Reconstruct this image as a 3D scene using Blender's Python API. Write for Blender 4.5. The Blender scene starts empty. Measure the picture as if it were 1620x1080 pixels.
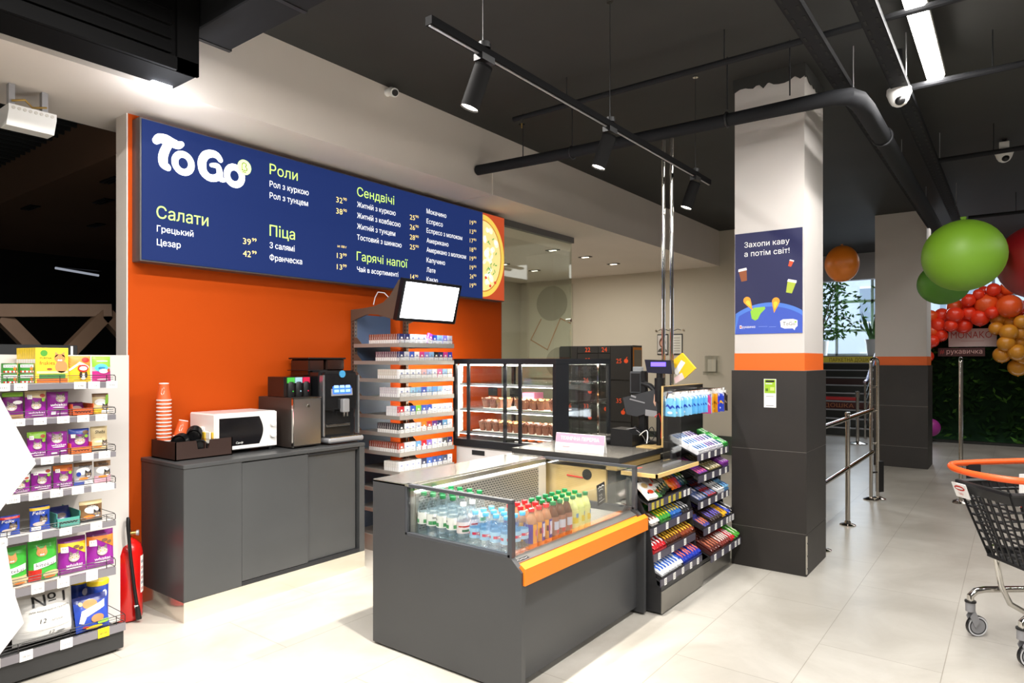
import bpy, math, random
from mathutils import Vector, Matrix
from mathutils.geometry import tessellate_polygon
random.seed(7)
scene = bpy.context.scene
COL = scene.collection
PI = math.pi

# ---------------------------------------------------------------- camera, sky, lights, exposure
cam_d = bpy.data.cameras.new('camera')
cam = bpy.data.objects.new('camera', cam_d)
COL.objects.link(cam)
cam.location = (0, 0, 1.55)
cam.rotation_euler = (PI / 2, 0, math.radians(37.121) - PI / 2)
cam_d.sensor_width = 36.0
cam_d.lens = 36.0 * 1053.26 / 1620.0
cam_d.shift_y = 29.2 / 1620.0
cam_d.clip_start = 0.02
scene.camera = cam
scene.view_settings.view_transform = 'Standard'
scene.view_settings.look = 'None'
scene.view_settings.gamma = 1.0
scene.view_settings.use_curve_mapping = False
scene.view_settings.exposure = 0.6
scene.cycles.transparent_max_bounces = 40
scene.cycles.max_bounces = 8

world = bpy.data.worlds.new('sky')
scene.world = world
world.use_nodes = True
wn = world.node_tree.nodes['Background']
wn.inputs[0].default_value = (0.78, 0.88, 1.0, 1)
wn.inputs[1].default_value = 1.6


def area(name, loc, size, power, color=(1, 1, 1), rot=(0, 0, 0), spread=180):
    d = bpy.data.lights.new(name, 'AREA')
    d.shape = 'RECTANGLE'
    d.size, d.size_y = size
    d.energy = power
    d.color = color
    d.spread = math.radians(spread)
    o = bpy.data.objects.new(name, d)
    o.location = loc
    o.rotation_euler = rot
    COL.objects.link(o)
    return o


def spot(name, loc, target, power, angle, blend=0.5, color=(1, 1, 1), r=0.04):
    d = bpy.data.lights.new(name, 'SPOT')
    d.energy = power
    d.spot_size = math.radians(angle)
    d.spot_blend = blend
    d.color = color
    d.shadow_soft_size = r
    o = bpy.data.objects.new(name, d)
    o.location = loc
    o.rotation_euler = (Vector(target) - Vector(loc)).to_track_quat('-Z', 'Y').to_euler()
    COL.objects.link(o)
    return o


WARM = (1.0, 0.93, 0.82)
# first the hall's linear lamp, then unseen ones added for more light
area('hall_lamp_and_fill', (3.6, 0.44, 3.44), (3.6, 0.09), 75, (1, 0.97, 0.93))
area('hall_lamp_and_fill', (0.2, 0.2, 3.44), (2.4, 0.09), 70, (1, 0.97, 0.93))
area('hall_lamp_and_fill', (1.5, -2.2, 3.44), (6.0, 0.09), 110, (1, 0.97, 0.93))
area('hall_lamp_and_fill', (-2.2, 1.6, 3.44), (3.0, 0.09), 45, (1, 0.97, 0.93))
area('hall_lamp_and_fill', (0.9, 2.5, 3.44), (2.8, 0.09), 105, (1, 0.96, 0.91))  # unseen, added close by to brighten the bulkhead
area('hall_lamp_and_fill', (6.5, -2.4, 3.44), (4.0, 0.09), 60, (1, 0.97, 0.93))
# downlights of the room behind the bulkhead
area('back_room_light', (8.4, 5.6, 3.07), (2.6, 1.6), 55, WARM)
area('back_room_light', (6.4, 6.2, 3.07), (0.9, 1.6), 22, WARM)
area('window_daylight', (18.2, 2.6, 2.7), (5.0, 1.8), 130, (.80, .90, 1), (0, PI / 2, 0))
area('vestibule_light', (12.6, 0.3, 3.55), (2.5, 2.5), 34, (1, 0.97, 0.93))


# ---------------------------------------------------------------- materials
def lin(h):
    if isinstance(h, (tuple, list)):
        return tuple(h)
    h = h.lstrip('#')
    out = []
    for i in (0, 2, 4):
        c = int(h[i:i + 2], 16) / 255
        out.append(c / 12.92 if c <= 0.04045 else ((c + 0.055) / 1.055) ** 2.4)
    return tuple(out)


MATS = {}


def mat(name, color, rough=0.5, metal=0.0, emis=0.0, noise=0.0, nscale=8.0, bump=0.0, bscale=60.0, coat=0.0, spec=0.5):
    if name in MATS:
        return MATS[name]
    m = bpy.data.materials.new(name)
    m.use_nodes = True
    nt = m.node_tree
    p = nt.nodes['Principled BSDF']
    c = lin(color)
    p.inputs['Base Color'].default_value = (*c, 1)
    p.inputs['Roughness'].default_value = rough
    p.inputs['Metallic'].default_value = metal
    p.inputs['Specular IOR Level'].default_value = spec
    if coat:
        p.inputs['Coat Weight'].default_value = coat
        p.inputs['Coat Roughness'].default_value = 0.08
    if emis:
        p.inputs['Emission Color'].default_value = (*c, 1)
        p.inputs['Emission Strength'].default_value = emis
    if noise or bump:
        tc = nt.nodes.new('ShaderNodeTexCoord')
    if noise:
        n = nt.nodes.new('ShaderNodeTexNoise')
        n.inputs['Scale'].default_value = nscale
        n.inputs['Detail'].default_value = 6
        nt.links.new(tc.outputs['Object'], n.inputs['Vector'])
        r = nt.nodes.new('ShaderNodeValToRGB')
        r.color_ramp.elements[0].position = 0.3
        r.color_ramp.elements[1].position = 0.7
        r.color_ramp.elements[0].color = (*[x * (1 - noise) for x in c], 1)
        r.color_ramp.elements[1].color = (*[min(1, x * (1 + noise)) for x in c], 1)
        nt.links.new(n.outputs['Fac'], r.inputs['Fac'])
        nt.links.new(r.outputs['Color'], p.inputs['Base Color'])
    if bump:
        n2 = nt.nodes.new('ShaderNodeTexNoise')
        n2.inputs['Scale'].default_value = bscale
        nt.links.new(tc.outputs['Object'], n2.inputs['Vector'])
        b = nt.nodes.new('ShaderNodeBump')
        b.inputs['Strength'].default_value = bump
        b.inputs['Distance'].default_value = 0.01
        nt.links.new(n2.outputs['Fac'], b.inputs['Height'])
        nt.links.new(b.outputs['Normal'], p.inputs['Normal'])
    MATS[name] = m
    return m


def glass(name, tint=(1, 1, 1), refl=0.08, rough=0.02):
    if name in MATS:
        return MATS[name]
    m = bpy.data.materials.new(name)
    m.use_nodes = True
    nt = m.node_tree
    nt.nodes.clear()
    out = nt.nodes.new('ShaderNodeOutputMaterial')
    mix = nt.nodes.new('ShaderNodeMixShader')
    tr = nt.nodes.new('ShaderNodeBsdfTransparent')
    gl = nt.nodes.new('ShaderNodeBsdfGlossy')
    lw = nt.nodes.new('ShaderNodeLayerWeight')
    lw.inputs['Blend'].default_value = 0.12
    ma = nt.nodes.new('ShaderNodeMath')
    ma.operation = 'MULTIPLY_ADD'
    ma.inputs[1].default_value = 0.5
    ma.inputs[2].default_value = refl
    ma.use_clamp = True
    tr.inputs[0].default_value = (*tint, 1)
    gl.inputs[0].default_value = (1, 1, 1, 1)
    gl.inputs['Roughness'].default_value = rough
    nt.links.new(lw.outputs['Fresnel'], ma.inputs[0])
    nt.links.new(ma.outputs[0], mix.inputs[0])
    nt.links.new(tr.outputs[0], mix.inputs[1])
    nt.links.new(gl.outputs[0], mix.inputs[2])
    nt.links.new(mix.outputs[0], out.inputs[0])
    MATS[name] = m
    return m


def col(h, rough=0.4, coat=0.0):
    return mat('paint ' + str(h), h, rough, coat=coat)


def lit(h, s):
    return mat('lit %s %s' % (h, s), h, 0.4, emis=s)


WHITE = col('#f2f1ee')
BLACK = mat('black', '#101012', 0.4)
DARKMETAL = mat('dark metal', '#2b2c2f', 0.42, 0.3)
GRAPHITE = mat('graphite panel', '#3c3d3f', 0.38, noise=0.05, nscale=3)
STEEL = mat('brushed steel', '#b9b5ac', 0.3, 0.9, noise=0.06, nscale=20)
CHROME = mat('chrome', '#d9d6d0', 0.08, 1.0)
SILVER = mat('silver paint', '#a9a9ac', 0.35, 0.4)
OAK = mat('light oak', '#d8b777', 0.45, noise=0.1, nscale=5)
ORANGE = mat('orange wall paint', (0.50, 0.064, 0.002), 0.7, spec=.15, noise=0.02, nscale=2)
GLASS = glass('clear glass', (0.97, 0.985, 0.975))
THICKGLASS = glass('partition glass', (0.88, 0.92, 0.88), 0.07)
PLASTIC = glass('clear plastic', (0.93, 0.95, 0.96), 0.10, 0.08)


# ---------------------------------------------------------------- mesh builder
_text_cache = {}


def fill_letter(loops, V, Fs):
    """non-zero winding fill of overlapping contours, as flat strips between the contours' heights"""
    E = []
    for L in loops:
        for q in range(len(L)):
            (xa, ya), (xb, yb) = L[q - 1], L[q]
            if abs(ya - yb) > 1e-7:
                E.append((xa, ya, xb, yb, 1) if ya < yb else (xb, yb, xa, ya, -1))
    ys = {round(v, 6) for e in E for v in (e[1], e[3])}
    for a in range(len(E)):
        xa, ya, xb, yb, _ = E[a]
        for c in range(a + 1, len(E)):
            xc, yc, xd, yd, _ = E[c]
            if yc >= yb or yd <= ya or min(xc, xd) > max(xa, xb) or max(xc, xd) < min(xa, xb):
                continue
            k1, k2 = (xb - xa) / (yb - ya), (xd - xc) / (yd - yc)
            if abs(k1 - k2) > 1e-9:
                y = (xc - xa + k1 * ya - k2 * yc) / (k1 - k2)
                if max(ya, yc) < y < min(yb, yd):
                    ys.add(round(y, 6))
    ys = sorted(ys)
    for y0, y1 in zip(ys, ys[1:]):
        if y1 - y0 < 2e-6:
            continue
        ym = (y0 + y1) / 2
        act = []
        for xa, ya, xb, yb, d in E:
            if ya <= ym < yb:
                k = (xb - xa) / (yb - ya)
                act.append((xa + k * (ym - ya), xa + k * (y0 - ya), xa + k * (y1 - ya), d))
        act.sort()
        w, start = 0, None
        for e in act:
            if w == 0:
                start = e
            w += e[3]
            if w == 0:
                b0 = len(V)
                V += [(start[1], y0), (e[1], y0), (e[2], y1), (start[2], y1)]
                Fs.append((b0, b0 + 1, b0 + 2, b0 + 3))


def text_mesh(s, bold):
    k = (s, bold)
    if k not in _text_cache:
        cu = bpy.data.curves.new('lettering', 'FONT')
        cu.body = s
        cu.size = 1.0
        cu.resolution_u = 2
        cu.offset = bold
        cu.fill_mode = 'NONE'
        cu.dimensions = '2D'
        ob = bpy.data.objects.new('lettering', cu)
        me = bpy.data.meshes.new_from_object(ob)
        co = [(v.co.x, v.co.y) for v in me.vertices]
        nxt = {}
        for e in me.edges:
            i, j = e.vertices
            nxt.setdefault(i, []).append(j)
            nxt.setdefault(j, []).append(i)
        loops, seen = [], set()
        for i in range(len(co)):
            if i in seen or i not in nxt:
                continue
            lp, cur, prev = [], i, None
            # walk in index order so that the contour keeps its direction
            nb = sorted(nxt[i])
            cur = i
            while cur not in seen:
                seen.add(cur)
                lp.append(co[cur])
                opts = [q for q in nxt[cur] if q not in seen]
                if not opts:
                    break
                cur = min(opts, key=lambda q: abs(q - cur - 1))
            if len(lp) > 2:
                loops.append(lp)
        V, Fs = [], []
        # contours that share a stretch of the line belong to one letter; each letter is filled on its own
        groups = []
        for L in sorted(loops, key=lambda L: min(p[0] for p in L)):
            lo, hi = min(p[0] for p in L), max(p[0] for p in L)
            if groups and lo < groups[-1][1] - 1e-4:
                groups[-1][0].append(L)
                groups[-1][1] = max(hi, groups[-1][1])
            else:
                groups.append([[L], hi])
        for G, _ in groups:
            fill_letter(G, V, Fs)
        bpy.data.objects.remove(ob)
        bpy.data.meshes.remove(me)
        bpy.data.curves.remove(cu)
        _text_cache[k] = (V, Fs)
    return _text_cache[k]


CAP = max(v[1] for v in text_mesh('H', 0.0)[0])


def plane_map(o, right, up):
    o, right, up = Vector(o), Vector(right).normalized(), Vector(up).normalized()
    return lambda u, v: o + right * u + up * v


class B:
    """collects shapes in world (or local) coordinates and links them as one mesh object"""

    def __init__(s):
        s.V, s.F, s.I, s.mats = [], [], [], []
        s.fine = 0

    def mi(s, m):
        if m not in s.mats:
            s.mats.append(m)
        return s.mats.index(m)

    def add(s, vs, fs, m):
        b = len(s.V)
        s.V += [tuple(v) for v in vs]
        k = s.mi(m)
        for f in fs:
            s.F.append([b + i for i in f])
            s.I.append(k)

    def box(s, x0, y0, z0, x1, y1, z1, m, bev=0.0):
        x0, x1 = min(x0, x1), max(x0, x1)
        y0, y1 = min(y0, y1), max(y0, y1)
        z0, z1 = min(z0, z1), max(z0, z1)
        if bev <= 0:
            vs = [(x, y, z) for x in (x0, x1) for y in (y0, y1) for z in (z0, z1)]
            fs = [(0, 1, 3, 2), (4, 6, 7, 5), (0, 4, 5, 1), (2, 3, 7, 6), (0, 2, 6, 4), (1, 5, 7, 3)]
            s.add(vs, fs, m)
            return
        b = min(bev, (x1 - x0) / 2.01, (y1 - y0) / 2.01, (z1 - z0) / 2.01)
        vs, idx = [], {}
        for ix, x in enumerate((x0, x1)):
            for iy, y in enumerate((y0, y1)):
                for iz, z in enumerate((z0, z1)):
                    sx, sy, sz = (b if ix == 0 else -b), (b if iy == 0 else -b), (b if iz == 0 else -b)
                    for a, p in enumerate(((x, y + sy, z + sz), (x + sx, y, z + sz), (x + sx, y + sy, z))):
                        idx[ix, iy, iz, a] = len(vs)
                        vs.append(p)
        g = lambda a, b_, c, d: idx[a, b_, c, d]
        fs = []
        for i in (0, 1):
            fs.append([g(i, 0, 0, 0), g(i, 0, 1, 0), g(i, 1, 1, 0), g(i, 1, 0, 0)])
            fs.append([g(0, i, 0, 1), g(1, i, 0, 1), g(1, i, 1, 1), g(0, i, 1, 1)])
            fs.append([g(0, 0, i, 2), g(0, 1, i, 2), g(1, 1, i, 2), g(1, 0, i, 2)])
        for i in (0, 1):
            for j in (0, 1):
                fs.append([g(i, j, 0, 0), g(i, j, 1, 0), g(i, j, 1, 1), g(i, j, 0, 1)])
                fs.append([g(i, 0, j, 0), g(i, 1, j, 0), g(i, 1, j, 2), g(i, 0, j, 2)])
                fs.append([g(0, i, j, 1), g(1, i, j, 1), g(1, i, j, 2), g(0, i, j, 2)])
                for k in (0, 1):
                    fs.append([g(i, j, k, 0), g(i, j, k, 1), g(i, j, k, 2)])
        s.add(vs, fs, m)

    def obox(s, c, ax, ay, az, m):
        """box from centre and three half-axis vectors"""
        c, ax, ay, az = map(Vector, (c, ax, ay, az))
        vs = [c + ax * i + ay * j + az * k for i in (-1, 1) for j in (-1, 1) for k in (-1, 1)]
        s.add(vs, [(0, 1, 3, 2), (4, 6, 7, 5), (0, 4, 5, 1), (2, 3, 7, 6), (0, 2, 6, 4), (1, 5, 7, 3)], m)

    def tube(s, pts, r, m, n=8, closed=False, caps=True):
        P = [Vector(p) for p in pts]
        L = len(P)
        rr = r if isinstance(r, (list, tuple)) else [r] * L
        vs, up = [], None
        for i, p in enumerate(P):
            if closed:
                t = P[(i + 1) % L] - P[i - 1]
            else:
                t = P[min(i + 1, L - 1)] - P[max(i - 1, 0)]
            t.normalize()
            if up is None:
                up = Vector((0, 0, 1)) if abs(t.z) < 0.9 else Vector((1, 0, 0))
            a = t.cross(up)
            a.normalize()
            bb = a.cross(t)
            up = bb
            for k in range(n):
                th = 2 * PI * k / n
                vs.append(p + a * (rr[i] * math.cos(th)) + bb * (rr[i] * math.sin(th)))
        fs = []
        for i in range(L if closed else L - 1):
            j = (i + 1) % L
            for k in range(n):
                k2 = (k + 1) % n
                fs.append((i * n + k, i * n + k2, j * n + k2, j * n + k))
        if caps and not closed:
            fs.append(tuple(range(n))[::-1])
            fs.append(tuple((L - 1) * n + k for k in range(n)))
        s.add(vs, fs, m)

    def cyl(s, p0, p1, r, m, n=16, r1=None):
        s.tube([p0, p1], [r, r if r1 is None else r1], m, n)

    def lathe(s, prof, m, n=20, o=(0, 0, 0), T=None, close=True):
        """prof: (r, z) pairs; m one material or one per segment"""
        O = Vector(o)
        L = len(prof)
        vs = []
        for r, z in prof:
            for k in range(n):
                th = 2 * PI * k / n
                v = Vector((r * math.cos(th), r * math.sin(th), z))
                vs.append((T @ v if T else v) + O)
        ms = m if isinstance(m, (list, tuple)) else [m] * (L - 1)
        b = len(s.V)
        s.V += [tuple(v) for v in vs]
        for i in range(L - 1):
            mk = s.mi(ms[i])
            for k in range(n):
                k2 = (k + 1) % n
                s.F.append([b + i * n + k, b + i * n + k2, b + (i + 1) * n + k2, b + (i + 1) * n + k])
                s.I.append(mk)
        if close:
            s.F.append([b + k for k in range(n)][::-1])
            s.I.append(s.mi(ms[0]))
            s.F.append([b + (L - 1) * n + k for k in range(n)])
            s.I.append(s.mi(ms[-1]))

    def ball(s, c, r, m, nu=20, nv=12):
        rx, ry, rz = r if isinstance(r, (tuple, list)) else (r, r, r)
        prof = [(math.sin(PI * i / nv), -math.cos(PI * i / nv)) for i in range(nv + 1)]
        prof[0] = (0.004, -1)
        prof[-1] = (0.004, 1)
        s.lathe(prof, m, nu, c, Matrix.Diagonal((rx, ry, rz)))

    def prism(s, poly, axis, a0, a1, m):
        """extrudes a 2D polygon along x, y or z (poly in the other two axes, in order)"""
        def p3(u, v, a):
            return {'x': (a, u, v), 'y': (u, a, v), 'z': (u, v, a)}[axis]
        n = len(poly)
        vs = [p3(u, v, a0) for u, v in poly] + [p3(u, v, a1) for u, v in poly]
        fs = [tuple(range(n))[::-1], tuple(range(n, 2 * n))]
        for i in range(n):
            j = (i + 1) % n
            fs.append((i, j, n + j, n + i))
        s.add(vs, fs, m)

    # flat marks on a surface: mp(u, v) gives the point
    def flat(s, P, fs, m, mp):
        """marks given in 2D; on curved surfaces (fine > 0) their triangles are split until short enough to follow it"""
        if s.fine:
            P = list(P)
            todo = []
            for f in fs:
                if len(f) > 3:
                    todo += [tuple(t_) for t_ in [[f[q] for q in tr] for tr in tessellate_polygon([[Vector((P[i][0], P[i][1], 0)) for i in f]])]]
                else:
                    todo.append(tuple(f))
            out, mid = [], {}
            while todo:
                t_ = todo.pop()
                ls = [math.dist(P[t_[q]], P[t_[(q + 1) % 3]]) for q in range(3)]
                q = ls.index(max(ls))
                if ls[q] <= s.fine or len(out) > 6000:
                    out.append(t_)
                    continue
                i, j, k = t_[q], t_[(q + 1) % 3], t_[(q + 2) % 3]
                key = (min(i, j), max(i, j))
                if key not in mid:
                    mid[key] = len(P)
                    P.append(((P[i][0] + P[j][0]) / 2, (P[i][1] + P[j][1]) / 2))
                todo += [(i, mid[key], k), (mid[key], j, k)]
            fs = out
        s.add([mp(u, v) for u, v in P], fs, m)

    def shape(s, poly, m, mp, fan=False):
        if s.fine:
            s.flat(poly, [tuple(range(len(poly)))], m, mp)
        elif fan:
            cu = sum(p[0] for p in poly) / len(poly)
            cv = sum(p[1] for p in poly) / len(poly)
            vs = [mp(cu, cv)] + [mp((u + cu) / 2, (v + cv) / 2) for u, v in poly] + [mp(u, v) for u, v in poly]
            n = len(poly)
            fs = []
            for i in range(n):
                j = (i + 1) % n
                fs.append((0, 1 + i, 1 + j))
                fs.append((1 + i, 1 + n + i, 1 + n + j, 1 + j))
            s.add(vs, fs, m)
        else:
            s.add([mp(u, v) for u, v in poly], [tuple(range(len(poly)))], m)

    def rect(s, u0, v0, u1, v1, m, mp):
        s.shape([(u0, v0), (u1, v0), (u1, v1), (u0, v1)], m, mp)

    def ell(s, cu, cv, ru, rv, m, mp, n=20, a0=0.0, a1=2 * PI, rot=0.0):
        pts = []
        full = abs(a1 - a0 - 2 * PI) < 1e-6
        for i in range(n if full else n + 1):
            t = a0 + (a1 - a0) * i / n
            x, y = ru * math.cos(t), rv * math.sin(t)
            pts.append((cu + x * math.cos(rot) - y * math.sin(rot), cv + x * math.sin(rot) + y * math.cos(rot)))
        s.shape(pts, m, mp, fan=True)

    def stroke(s, pts, w, m, mp, caps=True, smooth=0):
        ww = list(w) if isinstance(w, (list, tuple)) else [w] * len(pts)
        if smooth:
            q, qw = [], []
            for i in range(len(pts) - 1):
                p0, p1, p2, p3 = pts[max(i - 1, 0)], pts[i], pts[i + 1], pts[min(i + 2, len(pts) - 1)]
                for k in range(smooth):
                    t = k / smooth
                    q.append(tuple(.5 * (2 * p1[a] + (p2[a] - p0[a]) * t + (2 * p0[a] - 5 * p1[a] + 4 * p2[a] - p3[a]) * t * t + (3 * p1[a] - p0[a] - 3 * p2[a] + p3[a]) * t ** 3) for a in (0, 1)))
                    qw.append(ww[i] + (ww[i + 1] - ww[i]) * t)
            pts, ww = q + [pts[-1]], qw + [ww[-1]]
        L, R = [], []
        for i, p in enumerate(pts):
            q0, q1 = pts[max(i - 1, 0)], pts[min(i + 1, len(pts) - 1)]
            dx, dy = q1[0] - q0[0], q1[1] - q0[1]
            d = math.hypot(dx, dy) or 1
            nx, ny = -dy / d * ww[i] / 2, dx / d * ww[i] / 2
            L.append(mp(p[0] + nx, p[1] + ny))
            R.append(mp(p[0] - nx, p[1] - ny))
        n = len(pts)
        s.add(L + R, [(i, n + i, n + i + 1, i + 1) for i in range(n - 1)], m)
        if caps:
            for i in (0, n - 1):
                s.ell(pts[i][0], pts[i][1], ww[i] / 2, ww[i] / 2, m, mp, 12)

    def ring(s, cu, cv, ru, rv, w, m, mp, n=24):
        vs, fs = [], []
        for i in range(n):
            t = 2 * PI * i / n
            vs.append(mp(cu + (ru - w / 2) * math.cos(t), cv + (rv - w / 2) * math.sin(t)))
            vs.append(mp(cu + (ru + w / 2) * math.cos(t), cv + (rv + w / 2) * math.sin(t)))
        for i in range(n):
            j = (i + 1) % n
            fs.append((2 * i, 2 * i + 1, 2 * j + 1, 2 * j))
        s.add(vs, fs, m)

    def text(s, t, u, v, cap, m, mp, width=None, bold=0.0, align='l', slant=0.0):
        V, Fs = text_mesh(t, bold)
        if not V:
            return
        x0, x1 = min(p[0] for p in V), max(p[0] for p in V)
        sy = cap / CAP
        sx = width / (x1 - x0) if width else sy
        off = {'l': 0, 'c': -(x1 - x0) * sx / 2, 'r': -(x1 - x0) * sx}[align]
        s.flat([(u + off + (p[0] - x0) * sx + slant * p[1] * sy, v + p[1] * sy) for p in V], Fs, m, mp)

    def build(s, name, parent=None, off=None, smooth=0.6, label=None):
        if off is None:
            off = parent.location if parent is not None else (0, 0, 0)
            if parent is not None and parent.parent is not None:
                off = Vector(off) + Vector(parent.parent.location)
        me = bpy.data.meshes.new(name)
        ox, oy, oz = off
        me.from_pydata([(x - ox, y - oy, z - oz) for x, y, z in s.V], [], s.F)
        for m in s.mats:
            me.materials.append(m)
        me.polygons.foreach_set('material_index', s.I)
        if smooth:
            me.polygons.foreach_set('use_smooth', [True] * len(s.F))
            me.update()
            me.set_sharp_from_angle(angle=smooth)
        me.update()
        o = bpy.data.objects.new(name, me)
        COL.objects.link(o)
        if parent is not None:
            o.parent = parent
        if label:
            o['label'] = label
        return o


def tag(o, label, cat, group=None, kind=None):
    o['label'] = label
    o['category'] = cat
    if group:
        o['group'] = group
    if kind:
        o['kind'] = kind
    return o


def thing(name, label, cat, loc=(0, 0, 0), group=None, rot=(0, 0, 0)):
    o = bpy.data.objects.new(name, None)
    o.empty_display_size = 0.1
    COL.objects.link(o)
    o.location = loc
    o.rotation_euler = rot
    return tag(o, label, cat, group)


def struct(o):
    o['kind'] = 'structure'
    return o


def dup(root, loc, rot=None, label=None, group=None, scale=None):
    r = root.copy()
    COL.objects.link(r)
    r.location = loc
    if rot is not None:
        r.rotation_euler = rot
    if scale is not None:
        r.scale = scale
    if label:
        r['label'] = label
    if group:
        r['group'] = group
    for ch in list(root.children):
        c = ch.copy()
        COL.objects.link(c)
        c.parent = r
        for g in ch.children:
            d = g.copy()
            COL.objects.link(d)
            d.parent = c
    return r


ORD = ['first', 'second', 'third', 'fourth', 'fifth', 'sixth', 'seventh', 'eighth', 'ninth', 'tenth', 'eleventh', 'twelfth', 'thirteenth',
       'fourteenth', 'fifteenth', 'sixteenth', 'seventeenth', 'eighteenth', 'nineteenth', 'twentieth']


# ================================================================ the room
def floor_material():
    m = bpy.data.materials.new('floor tiles')
    m.use_nodes = True
    nt = m.node_tree
    p = nt.nodes['Principled BSDF']
    tc = nt.nodes.new('ShaderNodeTexCoord')
    mp = nt.nodes.new('ShaderNodeMapping')
    mp.inputs['Location'].default_value = (-4.51 + 1.19 * 8, -0.29 + 0.57 * 20, 0)
    br = nt.nodes.new('ShaderNodeTexBrick')
    br.offset = 0.5
    br.inputs['Scale'].default_value = 1.0
    br.inputs['Brick Width'].default_value = 1.19
    br.inputs['Row Height'].default_value = 0.57
    br.inputs['Mortar Size'].default_value = 0.0022
    br.inputs['Mortar Smooth'].default_value = 0.1
    br.inputs['Color1'].default_value = (1, 1, 1, 1)
    br.inputs['Color2'].default_value = (0.955, 0.955, 0.955, 1)
    br.inputs['Mortar'].default_value = (0.62, 0.6, 0.56, 1)
    n = nt.nodes.new('ShaderNodeTexNoise')
    n.inputs['Scale'].default_value = 1.6
    n.inputs['Detail'].default_value = 7
    n.inputs['Roughness'].default_value = 0.62
    n.inputs['Distortion'].default_value = 0.6
    rp = nt.nodes.new('ShaderNodeValToRGB')
    rp.color_ramp.elements[0].position = 0.3
    rp.color_ramp.elements[1].position = 0.72
    rp.color_ramp.elements[0].color = (0.37, 0.345, 0.30, 1)
    rp.color_ramp.elements[1].color = (0.53, 0.505, 0.455, 1)
    mx = nt.nodes.new('ShaderNodeMix')
    mx.data_type = 'RGBA'
    mx.blend_type = 'MULTIPLY'
    mx.inputs[0].default_value = 1.0
    nt.links.new(tc.outputs['Object'], mp.inputs['Vector'])
    nt.links.new(mp.outputs[0], br.inputs['Vector'])
    nt.links.new(tc.outputs['Object'], n.inputs['Vector'])
    nt.links.new(n.outputs['Fac'], rp.inputs['Fac'])
    nt.links.new(rp.outputs['Color'], mx.inputs[6])
    nt.links.new(br.outputs['Color'], mx.inputs[7])
    nt.links.new(mx.outputs[2], p.inputs['Base Color'])
    r2 = nt.nodes.new('ShaderNodeMapRange')
    r2.inputs[3].default_value = 0.22
    r2.inputs[4].default_value = 0.42
    nt.links.new(n.outputs['Fac'], r2.inputs[0])
    nt.links.new(r2.outputs[0], p.inputs['Roughness'])
    return m


def tile_material(name, c, w, h, loc, mortar=(0.16, 0.15, 0.14)):
    """dark stone cladding, joints from object coordinates"""
    m = mat(name, c, 0.5, noise=0.16, nscale=5, bump=0.05, bscale=30)
    return m


FLOOR = floor_material()
CEIL = mat('black ceiling paint', '#2d2d2b', 0.75, noise=0.12, nscale=1.5)
PLASTER = mat('white plaster', (0.74, 0.67, 0.61), 0.8, noise=0.03, nscale=1.2)
BEIGE = mat('beige plaster', (0.60, 0.55, 0.46), 0.8, noise=0.02, nscale=1)
DARKWALL = mat('dark room wall', '#171311', 0.8, noise=0.1, nscale=2)

b = B()
b.box(-7, -7, -0.12, 15.0, 13, 0, FLOOR)
struct(b.build('floor'))
b = B()
b.box(-7, -7, 3.68, 19, 3.95, 3.8, CEIL)
b.box(10.85, 3.95, 3.68, 19, 8.1, 3.8, CEIL)
struct(b.build('ceiling'))
# plaster bulkhead over the kiosk: front face, underside, and the ceiling of the room behind
b = B()
b.box(-4, 3.91, 3.10, 1.88, 4.89, 3.8, PLASTER)
b.box(1.88, 3.91, 3.10, 4.4, 4.89, 3.8, PLASTER)
b.box(4.4, 3.91, 3.10, 10.85, 8.1, 3.8, PLASTER)
b.box(4.86, 3.902, 3.10, 4.875, 3.91, 3.31, PLASTER)
b.box(4.86, 3.902, 3.095, 4.875, 4.45, 3.10, PLASTER)
struct(b.build('ceiling_bulkhead'))
# orange kiosk wall with its white end face
b = B()
b.box(1.88, 4.45, 0, 5.69, 4.59, 3.10, ORANGE)
b.box(1.872, 4.452, 0, 1.88, 4.60, 3.10, PLASTER)
struct(b.build('wall_back'))
b = B()
b.box(10.85, 3.3, 0, 11.0, 8.1, 3.10, BEIGE)
b.box(10.85, 3.3, 3.10, 11.0, 3.91, 3.68, BEIGE)
struct(b.build('wall_right'))
b = B()
b.box(4.41, 8.0, 0, 10.85, 8.15, 3.10, BEIGE)
struct(b.build('wall_far'))
b = B()
b.box(10.80, 3.3, 0, 10.85, 8.0, 0.30, mat('dark green skirting', '#3c443c', 0.5))
struct(b.build('baseboard_right'))
# dark hall to the left
b = B()
b.box(-5, 10.2, 0, 4.4, 10.3, 3.4, DARKWALL)
struct(b.build('wall_left'))
b = B()
DARKCEIL = mat('dark slatted ceiling', '#15181a', 0.7)
b.box(-5, 4.89, 3.32, 1.99, 10.3, 3.4, DARKCEIL)
for i in range(44):
    y = 4.95 + i * 0.12
    b.box(-5, y, 3.27, 1.99, y + 0.02, 3.32, DARKCEIL)
struct(b.build('ceiling_left'))
b = B()
BROWN = mat('brown hall soffit', '#5a3f2c', 0.8, noise=0.08, nscale=1)
b.box(1.99, 4.89, 2.95, 4.4, 10.2, 3.4, BROWN)
struct(b.build('ceiling_trim'))
b = B()
b.box(4.3, 4.59, 0, 4.4, 10.2, 2.95, DARKWALL)
b.box(4.4, 4.59, 0, 4.41, 8.15, 3.1, BEIGE)
b.box(1.9, 4.59, 0, 4.3, 4.6, 2.95, DARKWALL)
struct(b.build('wall_side'))
# closing walls of the sales hall behind the camera
HALL = mat('hall wall paint', '#8d8880', 0.8)
b = B()
b.box(-7.1, -7, 0, -7, 13, 3.68, HALL)
b.box(-7, -7.1, 0, 15.0, -7, 3.68, HALL)
struct(b.build('wall_rear'))

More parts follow.
